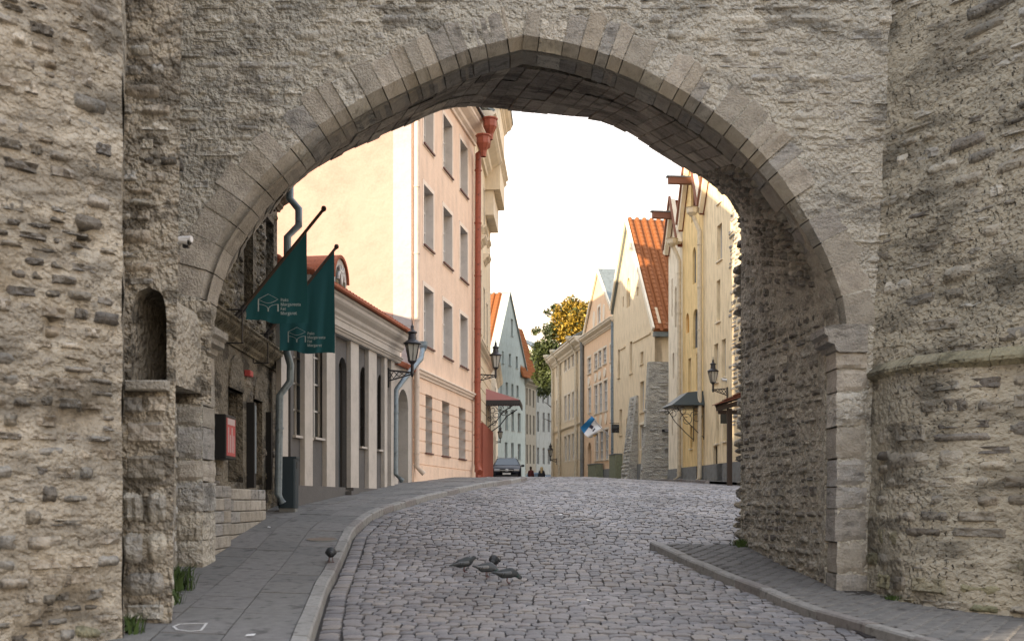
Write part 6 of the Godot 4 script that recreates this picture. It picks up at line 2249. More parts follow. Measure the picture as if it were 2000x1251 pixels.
func person(label: String, at: Vector3, turn: float, jacket: Material, trousers: Material, hairm: Material, long_hair: bool):
	var t := thing("person", label, "person", at, "", Basis(Vector3.UP, turn))
	var skin_ := mat(lin(.45, .27, .19), 0.6)
	var caps := [[V(0, 0.98, 0), V(0, 1.2, 0), 0.135, 0.145], [V(-0.1, 1.36, 0), V(0.1, 1.36, 0), 0.1, 0.1], [V(0, 1.2, 0), V(0, 1.38, 0), 0.15, 0.13], [V(0, 1.4, 0), V(0, 1.52, 0.01), 0.058, 0.052], [V(0, 1.6, 0.02), V(0, 1.66, 0.005), 0.078, 0.09], [V(0, 1.56, 0.045), V(0, 1.58, 0.05), 0.05, 0.05], [V(0, 1.6, 0.1), V(0, 1.59, 0.112), 0.016, 0.014]]
	for s in [-1, 1]:
		caps.append_array([[V(0.17 * s, 1.38, 0), V(0.235 * s, 1.1, -0.02), 0.056, 0.045], [V(0.235 * s, 1.1, -0.02), V(0.22 * s, 0.85, 0.08), 0.044, 0.032], [V(0.22 * s, 0.85, 0.08), V(0.215 * s, 0.77, 0.1), 0.032, 0.022], [V(0.085 * s, 0.94, 0), V(0.095 * s, 0.5, 0.03 * s), 0.095, 0.062], [V(0.095 * s, 0.5, 0.03 * s), V(0.1 * s, 0.09, -0.02 + 0.05 * s), 0.06, 0.04], [V(0.1 * s, 0.05, -0.03 + 0.05 * s), V(0.11 * s, 0.035, 0.13 + 0.05 * s), 0.042, 0.035], [V(0.085 * s, 1.61, 0.0), V(0.085 * s, 1.63, 0.0), 0.02, 0.02]])
		for k in 5:
			var fx: float = 0.215 * s + (k - 2) * 0.006 * s
			caps.append([V(fx, 0.77, 0.09 + (k - 2) * 0.016), V(fx - 0.01 * s, 0.70 + absf(k - 2) * 0.012, 0.1 + (k - 2) * 0.019), 0.009, 0.007])
	part("body", body_mesh(caps, 0.022, 0.03), skin_, t)
	var jc := [[V(0, 0.88, 0), V(0, 1.2, 0), 0.168, 0.165], [V(-0.1, 1.36, 0), V(0.1, 1.36, 0), 0.115, 0.115], [V(0, 1.2, 0), V(0, 1.38, 0), 0.168, 0.14]]
	for s in [-1, 1]: jc.append_array([[V(0.17 * s, 1.38, 0), V(0.235 * s, 1.1, -0.02), 0.072, 0.06], [V(0.235 * s, 1.1, -0.02), V(0.222 * s, 0.87, 0.07), 0.06, 0.046]])
	part("jacket", body_mesh(jc, 0.022, 0.03), jacket, t)
	var tc := []
	for s in [-1, 1]: tc.append_array([[V(0.085 * s, 0.93, 0), V(0.095 * s, 0.5, 0.03 * s), 0.11, 0.078], [V(0.095 * s, 0.5, 0.03 * s), V(0.1 * s, 0.12, -0.02 + 0.05 * s), 0.076, 0.06]])
	part("trousers", body_mesh(tc, 0.022, 0.03), trousers, t)
	var hc := [[V(0, 1.68, -0.02), V(0, 1.69, 0.03), 0.1, 0.075], [V(0, 1.64, -0.035), V(0, 1.56, -0.05), 0.092, 0.075]]
	if long_hair:
		for s in [-1, 1]: hc.append([V(0.075 * s, 1.66, -0.01), V(0.11 * s, 1.36, 0.03), 0.04, 0.045])
		hc.append([V(0, 1.6, -0.06), V(0, 1.3, -0.1), 0.085, 0.08])
	part("hair", body_mesh(hc, 0.02, 0.03), hairm, t)

# ---------------------------------------------------------------- street things
func lantern(label: String, at: Vector3, arm: Vector3, size: float, group := "wall lanterns on scrolled brackets"):
	# at: foot of the lantern body; arm: from there to the wall
	var t := thing("street_lamp", label, "street lamp", at, group)
	var s := size
	var m := MB.new()
	m.lathe(Vector3(0, 0.02 * s, 0), [[0.125 * s, 0.0], [0.24 * s, 0.5 * s]], 4, 0.5)
	var gl := part("glass", m, M.lampglass, t)
	m = MB.new()
	for k in 4:
		var a := TAU * k / 4 + 0.5
		m.bar(Vector3(cos(a) * 0.13 * s, 0.0, sin(a) * 0.13 * s), Vector3(cos(a) * 0.25 * s, 0.53 * s, sin(a) * 0.25 * s), 0.026 * s)
		var b := TAU * (k + 1) / 4 + 0.5
		m.bar(Vector3(cos(a) * 0.25 * s, 0.53 * s, sin(a) * 0.25 * s), Vector3(cos(b) * 0.25 * s, 0.53 * s, sin(b) * 0.25 * s), 0.035 * s)
		m.bar(Vector3(cos(a) * 0.13 * s, 0.01, sin(a) * 0.13 * s), Vector3(cos(b) * 0.13 * s, 0.01, sin(b) * 0.13 * s), 0.03 * s)
		var c := (a + b) * 0.5
		m.bar(Vector3(cos(c) * 0.09 * s, 0.0, sin(c) * 0.09 * s), Vector3(cos(c) * 0.178 * s, 0.53 * s, sin(c) * 0.178 * s), 0.018 * s)
	part("frame", m, M.iron, t)
	m = MB.new()
	m.lathe(Vector3(0, 0.54 * s, 0), [[0.28 * s, 0.0], [0.27 * s, 0.03 * s], [0.13 * s, 0.13 * s], [0.11 * s, 0.3 * s], [0.15 * s, 0.33 * s], [0.15 * s, 0.36 * s], [0.06 * s, 0.42 * s], [0.045 * s, 0.5 * s], [0.055 * s, 0.53 * s], [0.02 * s, 0.58 * s], [0.002, 0.72 * s]], 10)
	part("cap", m, M.iron, t)
	m = MB.new()
	m.lathe(Vector3(0, -0.36 * s, 0), [[0.03 * s, -0.1 * s], [0.06 * s, 0.0], [0.05 * s, 0.1 * s], [0.05 * s, 0.28 * s], [0.12 * s, 0.36 * s]], 8)
	var base := Vector3(0, -0.33 * s, 0)
	var wallp := base + arm
	m.bar(base, wallp + Vector3(0, 0.07 * s, 0), 0.04 * s, 0.05 * s)
	m.bar(base + Vector3(0, -0.04 * s, 0), wallp + Vector3(0, -0.25 * s, 0), 0.035 * s, 0.04 * s)
	m.bar(wallp + Vector3(0, 0.14 * s, 0), wallp + Vector3(0, -0.45 * s, 0), 0.06 * s, 0.06 * s)
	var n := 4
	for k in n:
		var t0 := (k + 0.6) / (n + 0.6)
		var t1 := (k + 1.6) / (n + 0.6)
		var u0 := base.lerp(wallp, t0)
		var u1 := base.lerp(wallp, t1)
		m.bar(u0 + Vector3(0, 0.05 * s * t0, 0), u1 + Vector3(0, -0.22 * s * t1, 0), 0.022 * s)
		m.bar(u0 + Vector3(0, -0.22 * s * t0, 0), u1 + Vector3(0, 0.05 * s * t1, 0), 0.022 * s)
	part("bracket", m, M.iron, t)
func banner(label: String, mount: Vector3, tip: Vector3, s0: float, s1: float, ybot: float, logo: Vector3, lsize: float, txt: Vector3, tsize: float):
	var t := thing("banner_flag", label, "flag", mount, "dark teal banners on slanting poles")
	var d := tip - mount
	var m := MB.new()
	m.tube([Vector3.ZERO, d], 0.026, 8)
	m.lathe(d + Vector3(0, -0.02, 0), [[0.0, -0.03], [0.04, 0.0], [0.045, 0.03], [0.03, 0.065], [0.0, 0.075]], 10)
	part("pole", m, M.darkwood, t)
	m = MB.new()
	var b0 := Vector3(-0.12, -0.1, 0)
	for q in [[-0.05, -0.28], [0.2, -0.28]]: m.tube([Vector3(q[0] - 0.1, 0.1, 0.06), Vector3(q[0] - 0.1, -0.42, 0.06)], 0.012, 5)
	m.tube([Vector3(-0.15, 0.1, 0.06), Vector3(0.12, 0.1, 0.06)], 0.012, 5)
	m.tube([Vector3(-0.15, -0.42, 0.06), Vector3(0.12, -0.42, 0.06)], 0.012, 5)
	m.tube([-d.normalized() * 0.12, d.normalized() * 0.22], 0.045, 8)
	part("bracket", m, M.iron, t)
	var nrm := Vector3(0, 0, 1)
	var g := []
	var nj := 14
	var ni := 18
	for j in nj + 1:
		var row := []
		for i in ni + 1:
			var s := lerpf(s0, s1, float(i) / ni)
			var p := d * s
			var f := float(j) / nj
			var y := lerpf(p.y, ybot + 0.02 * sin(i * 0.5), f)
			var wv := (0.035 * sin(i * 1.1 + f * 1.5) + 0.015 * sin(i * 2.3 + f * 5.0)) * f
			row.append(Vector3(p.x + (0.02 * sin(f * 3.0 + i) * f), y, p.z + wv))
		g.append(row)
	m = MB.new()
	for j in nj:
		for i in ni: m.quad(g[j + 1][i], g[j + 1][i + 1], g[j][i + 1], g[j][i])
	m.smooth()
	part("cloth", m, M.flag, t)
	# printed emblem: lens shape over an arch, then four lines of lettering
	m = MB.new()
	var L := lsize
	var w := L * 0.055
	var pts := [[0, 0.62], [0.5, 0.88], [1.0, 0.62]]
	for k in 2: m.bar(lp(logo, L, pts[k]), lp(logo, L, pts[k + 1]), w, 0.004)
	var prev := lp(logo, L, [0.0, 0.62])
	for k in 8:
		var x := (k + 1) / 8.0
		var q := lp(logo, L, [x, 0.62 - 0.2 * sin(PI * x)])
		m.bar(prev, q, w, 0.004)
		prev = q
	for x in [0.0, 1.0]: m.bar(lp(logo, L, [x, 0.0]), lp(logo, L, [x, 0.62 if x < 0.5 else 0.36]), w, 0.004)
	for sd in 2:
		prev = lp(logo, L, [float(sd), 0.36])
		for k in 6:
			var f := (k + 1) / 6.0
			var x := 0.5 * sin(f * PI * 0.5)
			var y := 0.36 - 0.26 * (1.0 - cos(f * PI * 0.5))
			var q := lp(logo, L, [x if sd == 0 else 1.0 - x, y])
			m.bar(prev, q, w, 0.004)
			prev = q
	m.bar(lp(logo, L, [0.5, 0.1]), lp(logo, L, [0.5, 0.0]), w, 0.004)
	part("emblem", m, M.flagprint, t)
	var lines := ["Paks", "Margareeta", "Fat", "Margaret"]
	for k in 4:
		text_on(t, "lettering", lines[k], tsize, txt + Vector3(0, -k * tsize * 1.12, 0), M.flagprint, HORIZONTAL_ALIGNMENT_LEFT)
func lp(o: Vector3, L: float, q: Array) -> Vector3:
	return o + Vector3(q[0] * L, q[1] * L, 0)
func tuft(label: String, at: Vector3, r: float, n: int, tall: float):
	var t := thing("grass_tuft", label, "plant", at)
	var m := MB.new()
	for k in n:
		var a := rr(0, TAU)
		var q := Vector3(cos(a), 0, sin(a)) * rr(0, r)
		var lean := Vector3(rr(-0.5, 0.5), 0, rr(-0.2, 0.5)) * tall
		var h := tall * rr(0.5, 1.0)
		var w := Vector3(cos(a + 1.5), 0, sin(a + 1.5)) * rr(0.006, 0.012)
		var mid := q + lean * 0.4 + Vector3(0, h * 0.65, 0)
		var top := q + lean + Vector3(0, h * 0.9, 0)
		m.quad(q - w, q + w, mid + w * 0.8, mid - w * 0.8)
		m.tri(mid - w * 0.8, mid + w * 0.8, top)
	var o := part("blades", m, M.grass, t)
	o.set_meta("kind", "stuff")
	m = MB.new()
	for k in int(n / 4.0):
		var a := rr(0, TAU)
		var q := Vector3(cos(a) * r * rr(0.1, 0.8), tall * rr(0.1, 0.45), sin(a) * r * rr(0.1, 0.8))
		var u := Vector3(rr(-1, 1), rr(-0.3, 0.6), rr(-1, 1)).normalized() * 0.04
		var v := Vector3(rr(-1, 1), rr(0.2, 1), rr(-1, 1)).normalized() * 0.03
		m.quad(q - u * 0.5, q - v * 0.5, q + u, q + v)
	o = part("leaves", m, M.grass, t)
	o.set_meta("kind", "stuff")
func car(label: String, at: Vector3, turn: float, paint: Material):
	var t := thing("parked_car", label, "car", at, "cars parked along the street", Basis(Vector3.UP, turn))
	# front faces +z; sections: z, half width at sill, half width at belt, belt height, roof height, half width of roof
	var m := MB.new()
	var secs := [[2.25, .70, .72, .62, .64, .70], [2.2, .82, .86, .86, .88, .8], [1.9, .9, .92, .98, 1.02, .84], [1.1, .92, .93, 1.06, 1.12, .86], [0.95, .92, .93, 1.08, 1.16, .84], [0.15, .92, .93, 1.1, 1.62, .66], [-0.6, .92, .93, 1.1, 1.68, .66], [-1.6, .92, .93, 1.12, 1.64, .64], [-2.15, .9, .9, 1.12, 1.2, .8], [-2.3, .82, .84, .9, .95, .76]]
	var rings := []
	for s in secs:
		var r := []
		for q in [[-s[1], 0.28], [-s[2], 0.55], [-s[2], s[3]], [-s[5], s[4] - 0.04], [-s[5] * 0.7, s[4]], [s[5] * 0.7, s[4]], [s[5], s[4] - 0.04], [s[2], s[3]], [s[2], 0.55], [s[1], 0.28]]: r.append(V(q[0], q[1], s[0]))
		rings.append(r)
	for i in rings.size() - 1:
		for k in 9: m.quad(rings[i][k + 1], rings[i][k], rings[i + 1][k], rings[i + 1][k + 1])
	for e in [0, rings.size() - 1]:
		var r: Array = rings[e]
		for k in range(1, 9):
			if e == 0: m.tri(r[0], r[k + 1], r[k])
			else: m.tri(r[0], r[k], r[k + 1])
	m.smooth()
	part("body", m, paint, t)
	m = MB.new()
	m.quad(V(-.78, 1.17, 0.97), V(.78, 1.17, 0.97), V(.6, 1.6, 0.2), V(-.6, 1.6, 0.2))
	part("windscreen", m, mat(lin(.02, .035, .05), 0.15), t)
	for s in [-1, 1]:
		m = MB.new()
		m.cbox(V(.62 * s, .8, 2.2), V(.34, .13, .12), .02)
		part("headlight", m, mat(lin(.4, .42, .45), .1), t)
		m = MB.new()
		m.cbox(V(1.03 * s, 1.12, .85), V(.2, .14, .12), .03)
		part("mirror", m, M.black, t)
		m = MB.new()
		m.bar(V(.6 * s, 1.74, 0.1), V(.6 * s, 1.74, -1.6), .05)
		part("roof_rail", m, mat(lin(.5, .5, .5), .3), t)
	m = MB.new()
	m.cbox(V(0, .78, 2.24), V(.85, .22, .06), .02)
	m.bbox(V(-.75, .34, 2.2), V(.75, .48, 2.27))
	part("grille", m, M.black, t)
	m = MB.new()
	m.bbox(V(-.42, .77, 2.27), V(.42, .81, 2.29))
	m.lathe(V(0, .79, 2.28), [[.0, -.1], [.11, -.06], [.12, 0], [.11, .06], [0, .1]], 12)
	part("grille_trim", m, mat(lin(.55, .55, .56), .2), t)
	m = MB.new()
	m.bbox(V(-.26, .52, 2.26), V(.26, .63, 2.285))
	part("number_plate", m, M.whiteplastic, t)
	for q in [[-.82, 1.4], [.82, 1.4], [-.82, -1.4], [.82, -1.4]]:
		m = MB.new()
		m.tube([V(q[0] - .11, .34, q[1]), V(q[0] + .11, .34, q[1])], .34, 18)
		var wo := part("wheel", m, M.black, t)
		m = MB.new()
		m.tube([V(q[0] - .12, .34, q[1]), V(q[0] + .12, .34, q[1])], .2, 14)
		part("rim", m, mat(lin(.4, .4, .4), .3), wo)
func make_tree():
	var at := P(1094, 930, 112.0)
	at.y = street_y(0, 112.0) - 0.1
	var t := thing("street_tree", "broad leafy tree rising behind the classical house, sunlight put into its golden upper leaves", "tree", at)
	var m := MB.new()
	m.tube([V(0, 0, 0), V(-0.05, 3, 0), V(0.15, 6.5, 0), V(0.1, 10, 0)], [0.34, 0.28, 0.22, 0.14], 10)
	part("trunk", m, M.darkwood, t)
	m = MB.new()
	var tips := []
	for k in 16:
		var a := k * 2.4
		var y := 5.0 + k * 0.45
		var q := V(cos(a) * rr(1.2, 2.3), y + rr(1.2, 2.4), sin(a) * rr(1.2, 2.2))
		m.tube([V(0.1, y, 0), V(q.x * 0.5, y + 1.0, q.z * 0.5), q], [0.1, 0.06, 0.02], 6)
		tips.append(q)
	part("limbs", m, M.darkwood, t)
	# crown: leaves in clumps; centres from the outline of the crown
	var cl := []
	for q in [[1118, 598, 1.0], [1105, 610, 1.0], [1132, 615, 1.1], [1092, 625, .9], [1115, 630, 1.2], [1136, 640, 1.0], [1080, 650, .9], [1100, 655, 1.2], [1122, 660, 1.2], [1062, 675, .8], [1076, 680, 1.0], [1093, 690, 1.2], [1054, 700, .9], [1066, 715, 1.1], [1085, 720, 1.1], [1056, 735, .8], [1070, 750, 1.0], [1082, 745, .9], [1060, 765, .7], [1046, 650, .5], [1050, 680, .6], [1140, 600, .8], [1070, 605, .4], [1084, 600, .5]]:
		var p := P(q[0], q[1], 112.0) - at
		var sun_tint: bool = q[0] > 1090 and q[1] < 665  # sunlight on the upper right clumps is put into the leaf colour
		cl.append([V(p.x, p.y, rr(-1.6, 1.6)), q[2] * 1.0, sun_tint])
		if q[2] > 0.75: cl.append([V(p.x + rr(-.5, .5), p.y + rr(-.5, .5), rr(-2.2, 2.2)), q[2] * 0.85, sun_tint])
	var leaf := MB.new()
	leaf.quad(V(-.5, 0, 0), V(0, -.22, .1), V(.5, 0, -.06), V(0, .26, .08))
	var lm := leaf.mesh()
	var trs := []
	var cols := []
	for c in cl:
		var n := int(420 * c[1] * c[1])
		for k in n:
			var dir := V(rng.randfn(), rng.randfn() * 0.8, rng.randfn()).normalized()
			var p: Vector3 = c[0] + dir * c[1] * pow(rng.randf(), 0.45)
			var b := Basis.from_euler(V(rr(0, TAU), rr(0, TAU), rr(0, TAU)))
			trs.append(Transform3D(b.scaled(Vector3.ONE * rr(0.24, 0.42)), p))
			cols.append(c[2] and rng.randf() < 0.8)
	var mm := MultiMesh.new()
	mm.transform_format = MultiMesh.TRANSFORM_3D
	mm.use_colors = true
	mm.mesh = lm
	mm.instance_count = trs.size()
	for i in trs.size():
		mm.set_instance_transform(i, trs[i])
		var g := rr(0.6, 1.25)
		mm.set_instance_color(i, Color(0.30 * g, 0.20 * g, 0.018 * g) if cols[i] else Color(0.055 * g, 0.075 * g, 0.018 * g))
	var o := MultiMeshInstance3D.new()
	o.name = "crown"
	o.multimesh = mm
	var lmat := StandardMaterial3D.new()
	lmat.vertex_color_use_as_albedo = true
	lmat.roughness = 0.6
	lmat.backlight = Color(0.5, 0.5, 0.2)
	o.material_override = lmat
	o.set_meta("kind", "stuff")
	t.add_child(o, true)
func make_objects():
	# lanterns
	lantern("black lantern on iron bracket at the corner of the low pilastered building", P(805, 706, 32.0), Vector3(-0.62, 0, 0.0), 0.86)
	lantern("black lantern on iron bracket at the ornate cream house", P(968, 718, 46.0), Vector3(-0.7, 0, -0.1), 0.86)
	lantern("black lantern on the pale yellow gabled house beside the tiled porch", P(1393, 747, 50.5), Vector3(0.62, 0, -0.2), 0.86)
	lantern("small lantern on the wall of the beige house beyond the canopy", P(977, 855, 100.0), Vector3(-0.6, 0, 0), 0.9)
	lantern("small dark lantern at the far end of the classical house", P(1075, 890, 97.0), Vector3(0.5, 0, 0), 0.9)
	# banners
	var m1 := P(462, 618, 19.2)
	var t1 := P(632, 408, 19.9)
	var sc := 2400.0 / 19.4
	banner("dark teal banner with white emblem on the taller pole of the stone wing", m1, t1, 0.10, 0.80, P(500, 627, 19.4).y - m1.y, P(506, 609, 19.25) - m1 + Vector3(0, 0, 0.06), 38.0 / sc, P(549, 587, 19.25) - m1 + Vector3(0, 0, 0.06), 7.6 / sc)
	var m2 := P(513, 663, 21.8)
	var t2 := P(657, 482, 22.4)
	sc = 2400.0 / 22.0
	banner("dark teal banner with white emblem on the shorter pole near the drain pipe", m2, t2, 0.22, 0.97, P(600, 686, 22.0).y - m2.y, P(564, 669, 21.85) - m2 + Vector3(0, 0, 0.06), 33.0 / sc, P(601, 652, 21.85) - m2 + Vector3(0, 0, 0.06), 6.8 / sc)
	# bin
	var bg := G(563, 998, 0.11)
	var bt := thing("litter_bin", "tall dark blue-grey litter bin standing beside the drain pipe", "litter bin", XD(bg.x, bg.y, 0.11))
	var m := MB.new()
	m.slab(PackedVector2Array([V2(-.16, -.15), V2(-.13, -.18), V2(.13, -.18), V2(.16, -.15), V2(.16, .15), V2(.13, .18), V2(-.13, .18), V2(-.16, .15)]), 0.06, 0.98, Vector3.ZERO, Basis(Vector3.RIGHT, Vector3.FORWARD, Vector3.UP))
	part("body", m, M.bin, bt)
	m = MB.new()
	m.slab(PackedVector2Array([V2(-.175, -.16), V2(.175, -.16), V2(.175, .19), V2(-.175, .19)]), 0.98, 1.02, Vector3.ZERO, Basis(Vector3.RIGHT, Vector3.FORWARD, Vector3.UP))
	part("lid", m, M.bin, bt)
	m = MB.new()
	m.tube([Vector3(.155, .86, 0.02), Vector3(.165, .86, 0.02)], .07, 14)
	part("opening", m, M.black, bt)
	m = MB.new()
	m.bbox(Vector3(-.15, -0.05, -.15), Vector3(.15, .06, .15))
	part("foot", m, M.plinth, bt)
	# pigeons
	for q in [[906, 1118, 0.35, 0.15, 0, "pigeon with raised head and dark tail, standing left of the pecking group"],
			[950, 1127, -0.3, 0.95, 1, "pale grey pigeon with two dark wing bars, head down pecking"],
			[966, 1112, -1.75, 0.7, 2, "round dark pigeon seen from the front behind the pecking group"],
			[990, 1139, 0.12, 0.9, 0, "grey pigeon pecking at the right edge of the group"],
			[646, 1098, -1.4, 0.6, 2, "dark round pigeon standing alone on the kerb"]]:
		var g: Vector2 = G(q[0], q[1], 0.12 if q[0] < 700 else 0.0)
		pigeon(q[5], XD(g.x, g.y, 0.122 if q[0] < 700 else 0.004), q[2], q[3], q[4])
	# cctv
	for q in [[352, 470, 13.2, -0.1, "white bullet security camera on the tower beside the arch", 1.0], [1417, 742, 51.0, -0.2, "white security camera beside the lantern on the pale yellow house", 1.4], [1304, 801, 63.5, 0.3, "small white security camera on the stone buttress", 1.4]]:
		var c := thing("security_camera", q[4], "camera", P(q[0], q[1], q[2]))
		var s: float = q[5]
		m = MB.new()
		var ax := Vector3(1, -0.18, 0.25).normalized()
		m.tube([-ax * 0.1 * s, ax * 0.1 * s], 0.038 * s, 10)
		m.tube([-ax * 0.1 * s, ax * 0.135 * s + Vector3(0, 0.035, 0)], [0.03 * s, 0.035 * s], 10)
		part("housing", m, M.whiteplastic, c)
		m = MB.new()
		m.tube([ax * 0.1 * s, ax * 0.118 * s], 0.034 * s, 10)
		m.bbox(Vector3(0.03, -0.075, -0.03) * s, Vector3(0.09, -0.03, 0.03) * s)
		part("lens", m, M.black, c)
		m = MB.new()
		if q[0] < 400: m.tube([Vector3(-0.08, 0.0, 0), Vector3(-0.3, 0.03, 0.02), Vector3(-0.55, 0.0, -0.1)], 0.02, 6)
		elif q[0] < 1350: m.tube([Vector3(-0.1, 0.0, 0), Vector3(-0.35, 0.02, -0.5)], 0.02, 6)
		else: m.tube([Vector3(0.0, 0.0, 0), Vector3(0.35, 0.0, -0.5)], 0.02, 6)
		part("arm", m, M.whiteplastic, c)
	# weeds at the foot of the walls
	var g := G(340, 1150, 0.11)
	tuft("green weeds at the foot of the niche wall, beside the left pier", XD(g.x, g.y, 0.1), 0.24, 220, 0.36)
	g = G(322, 1178, 0.11)
	tuft("green weeds at the foot of the stone pier with the niche", XD(g.x, g.y, 0.1), 0.2, 160, 0.28)
	g = G(250, 1235, 0.11)
	tuft("green weeds where the great tower meets the pavement", XD(g.x - 0.02, g.y, 0.1), 0.16, 120, 0.22)
	g = G(1745, 1172, 0.1)
	tuft("low weeds at the foot of the round tower", XD(g.x, g.y + 0.02, 0.08), 0.14, 90, 0.12)
	g = G(1452, 1066, 0.1)
	tuft("small green weed tuft at the rear corner of the passage wall", XD(g.x - 0.03, g.y, 0.08), 0.18, 150, 0.18)
	# covers and chalk on the pavement
	for q in [[1655, 1157, 0.34, "dark round cover in the small pavers by the right pier", M.bed, 0.1], [628, 1053, 0.24, "beige round cover in the pavement slabs near the kerb", mat(lin(.22, .17, .13), .8, "fine", 2.0), 0.118]]:
		g = G(q[0], q[1], q[5])
		var mh := thing("cover_plate", q[3], "cover", XD(g.x, g.y, q[5]))
		m = MB.new()
		m.lathe(Vector3.ZERO, [[q[2], -0.02], [q[2], 0.008], [q[2] * 0.9, 0.012], [q[2] * 0.88, 0.008], [0.0, 0.01]], 24)
		var mo := part("plate", m, q[4], mh)
		m = MB.new()
		m.lathe(Vector3.ZERO, [[q[2] * 1.06, -0.02], [q[2] * 1.06, 0.007], [q[2] * 1.0, 0.007]], 24)
		part("rim", m, M.plinth, mh)
		mh.rotation.x = 0.06
	g = G(1738, 1238, 0.0)
	var gr := thing("patch_grate", "dark iron grate put in for a dark patch of cobbles beside the lowered kerb", "drain", XD(g.x, g.y, 0.012))  # grate put in where a dark patch lies by the kerb
	m = MB.new()
	for k in 7: m.bbox(Vector3(-0.27 + k * 0.09 - 0.02, -0.03, -0.25), Vector3(-0.27 + k * 0.09 + 0.02, 0.012, 0.25))
	part("bars", m, M.iron, gr)
	m = MB.new()
	for q in [[-0.34, -0.3, 0.34, -0.25], [-0.34, 0.25, 0.34, 0.3], [-0.34, -0.25, -0.3, 0.25], [0.3, -0.25, 0.34, 0.25]]: m.bbox(Vector3(q[0], -0.03, q[1]), Vector3(q[2], 0.016, q[3]))
	part("frame", m, M.iron, gr)
	m = MB.new()
	m.bbox(Vector3(-0.3, -0.05, -0.25), Vector3(0.3, -0.028, 0.25))
	part("grate_base", m, M.black, gr)
	gr.rotation.x = 0.06
	for q in [[1095, 1006], [1110, 1090], [1012, 1165], [1165, 1172], [1185, 1090], [1150, 1174], [960, 1060], [525, 1030], [1103, 1009], [488, 1242]]:
		g = G(q[0], q[1], 0.12 if q[0] < 600 else 0.0)
		var lt := thing("litter_scrap", "small white scrap on the pavement slabs" if q[0] < 600 else "small white scrap lying on the cobbles", "litter", XD(g.x, g.y, 0.128 if q[0] < 600 else 0.012), "white scraps of litter")
		lt.rotation = Vector3(0.05, rr(0, 3), 0)
		m = MB.new()
		m.quad(V(-0.04, 0, 0.02), V(0.035, 0.004, 0.025), V(0.045, 0.012, -0.02), V(-0.03, 0.005, -0.025))
		m.quad(V(-0.03, 0.003, -0.025), V(0.045, 0.01, -0.02), V(0.035, 0.002, 0.025), V(-0.04, -0.002, 0.02))
		part("scrap", m, M.whiteplastic, lt)
	var ck := thing("chalk_mark", "white chalk loop drawn on the pavement slabs", "chalk mark", Vector3.ZERO)
	m = MB.new()
	var pv := Vector3.ZERO
	var first := true
	for q in [[402, 1218], [375, 1218], [350, 1219], [338, 1224], [346, 1230], [370, 1233], [392, 1231], [398, 1224], [403, 1217]]:
		g = G(q[0], q[1], 0.118)
		var p := XD(g.x, g.y, 0.1225)
		if first: ck.position = p
		else: m.bar(pv - ck.position, p - ck.position, 0.02, 0.003)
		first = false
		pv = p
	part("chalk", m, M.chalk, ck)
	# cars and people beyond the crest of the street
	car("dark grey off-road car facing the camera, parked by the canopy", XD((990 - 1000) * 80.0 / 2400, 80.0, 0.0), 0.0, mat(lin(.018, .02, .03), 0.5))
	car("blue-grey car parked farther along, behind the two people", XD((1047 - 1000) * 108.0 / 2400, 108.0, 0.0), 0.1, mat(lin(.10, .17, .24), 0.25))
	car("black car parked at the bend below the slate-blue house", XD((1076 - 1000) * 112.0 / 2400, 113.0, 0.0), 0.2, mat(lin(.02, .022, .03), 0.25))
	var p1 := XD((1037 - 1000) * 97.0 / 2400, 97.0, 0.0)
	person("person with dark hair in a dark red jacket, walking beyond the crest", p1, 2.6, mat(lin(.09, .02, .02), .8), mat(lin(.03, .03, .04), .8), mat(lin(.035, .02, .012), .7), false)
	var p2 := XD((1058 - 1000) * 97.5 / 2400, 97.5, 0.0)
	person("person with long fair hair in a dark coat, walking beyond the crest", p2, 2.9, mat(lin(.04, .04, .05), .8), mat(lin(.03, .03, .05), .8), mat(lin(.5, .38, .2), .7), true)
	make_tree()
func V2(x: float, y: float) -> Vector2:
	return Vector2(x, y)
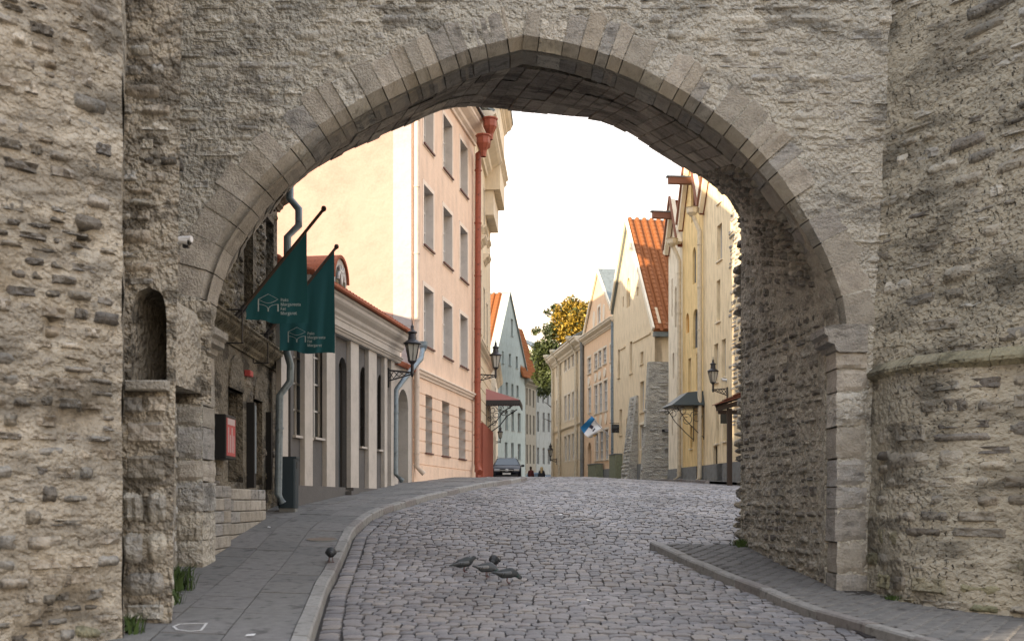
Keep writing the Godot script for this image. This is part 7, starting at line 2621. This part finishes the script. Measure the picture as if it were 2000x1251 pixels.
func _ready():
	rng.seed = 20240
	# camera: level, lens shifted upwards
	var cam := Camera3D.new()
	cam.name = "camera"
	add_child(cam)
	cam.position = Vector3(0, EYE, 0)
	cam.projection = Camera3D.PROJECTION_FRUSTUM
	cam.keep_aspect = Camera3D.KEEP_HEIGHT
	cam.near = 0.1
	cam.far = 2000.0
	cam.size = 0.1 * 1251.0 / 2200.0
	cam.frustum_offset = Vector2(0, 0.1 * (978.0 - 625.5) / 2200.0)
	cam.current = true
	var lens := CameraAttributesPhysical.new()
	lens.frustum_near = 0.1
	lens.frustum_far = 2000.0
	lens.frustum_focal_length = 42.0
	lens.frustum_focus_distance = 30.0
	lens.exposure_aperture = 2.4
	cam.attributes = lens
	cam.near = 0.1
	cam.far = 2000.0
	# sky and air
	var env := Environment.new()
	var sky := Sky.new()
	var sm := ProceduralSkyMaterial.new()
	sm.sky_top_color = Color(0.765, 0.79, 0.835)
	sm.sky_horizon_color = Color(1.0, 0.84, 0.60)
	sm.sky_curve = 0.16
	sm.ground_bottom_color = Color(0.25, 0.24, 0.23)
	sm.ground_horizon_color = Color(0.55, 0.52, 0.48)
	sm.energy_multiplier = 1.15
	sm.sun_angle_max = 1.0
	sky.sky_material = sm
	env.background_mode = Environment.BG_SKY
	env.sky = sky
	env.tonemap_mode = Environment.TONE_MAPPER_LINEAR
	env.tonemap_exposure = 2.9
	env.sdfgi_enabled = true
	env.ssao_enabled = true
	env.ssil_enabled = true
	var we := WorldEnvironment.new()
	we.name = "world"
	we.environment = env
	add_child(we)
	# low sun behind the camera, to the left
	var sun := DirectionalLight3D.new()
	sun.name = "sun"
	sun.light_color = Color(1.0, 0.90, 0.77)
	sun.light_energy = 1.2
	sun.light_angular_distance = 0.5
	sun.shadow_enabled = true
	add_child(sun)
	var el := deg_to_rad(8.5)
	var az := deg_to_rad(40.0)
	var to_sun := Vector3(-sin(az) * cos(el), sin(el), cos(az) * cos(el))
	sun.look_at_from_position(Vector3(0, 40, 0), Vector3(0, 40, 0) - to_sun, Vector3.UP)
	make_materials()
	make_stones()
	print("ground ", Time.get_ticks_msec())
	make_ground()
	print("gate ", Time.get_ticks_msec())
	make_gate()
	make_towers()
	make_left_houses()
	print("left ", Time.get_ticks_msec())
	make_right_houses()
	print("right ", Time.get_ticks_msec())
	make_objects()
	print("objects ", Time.get_ticks_msec())
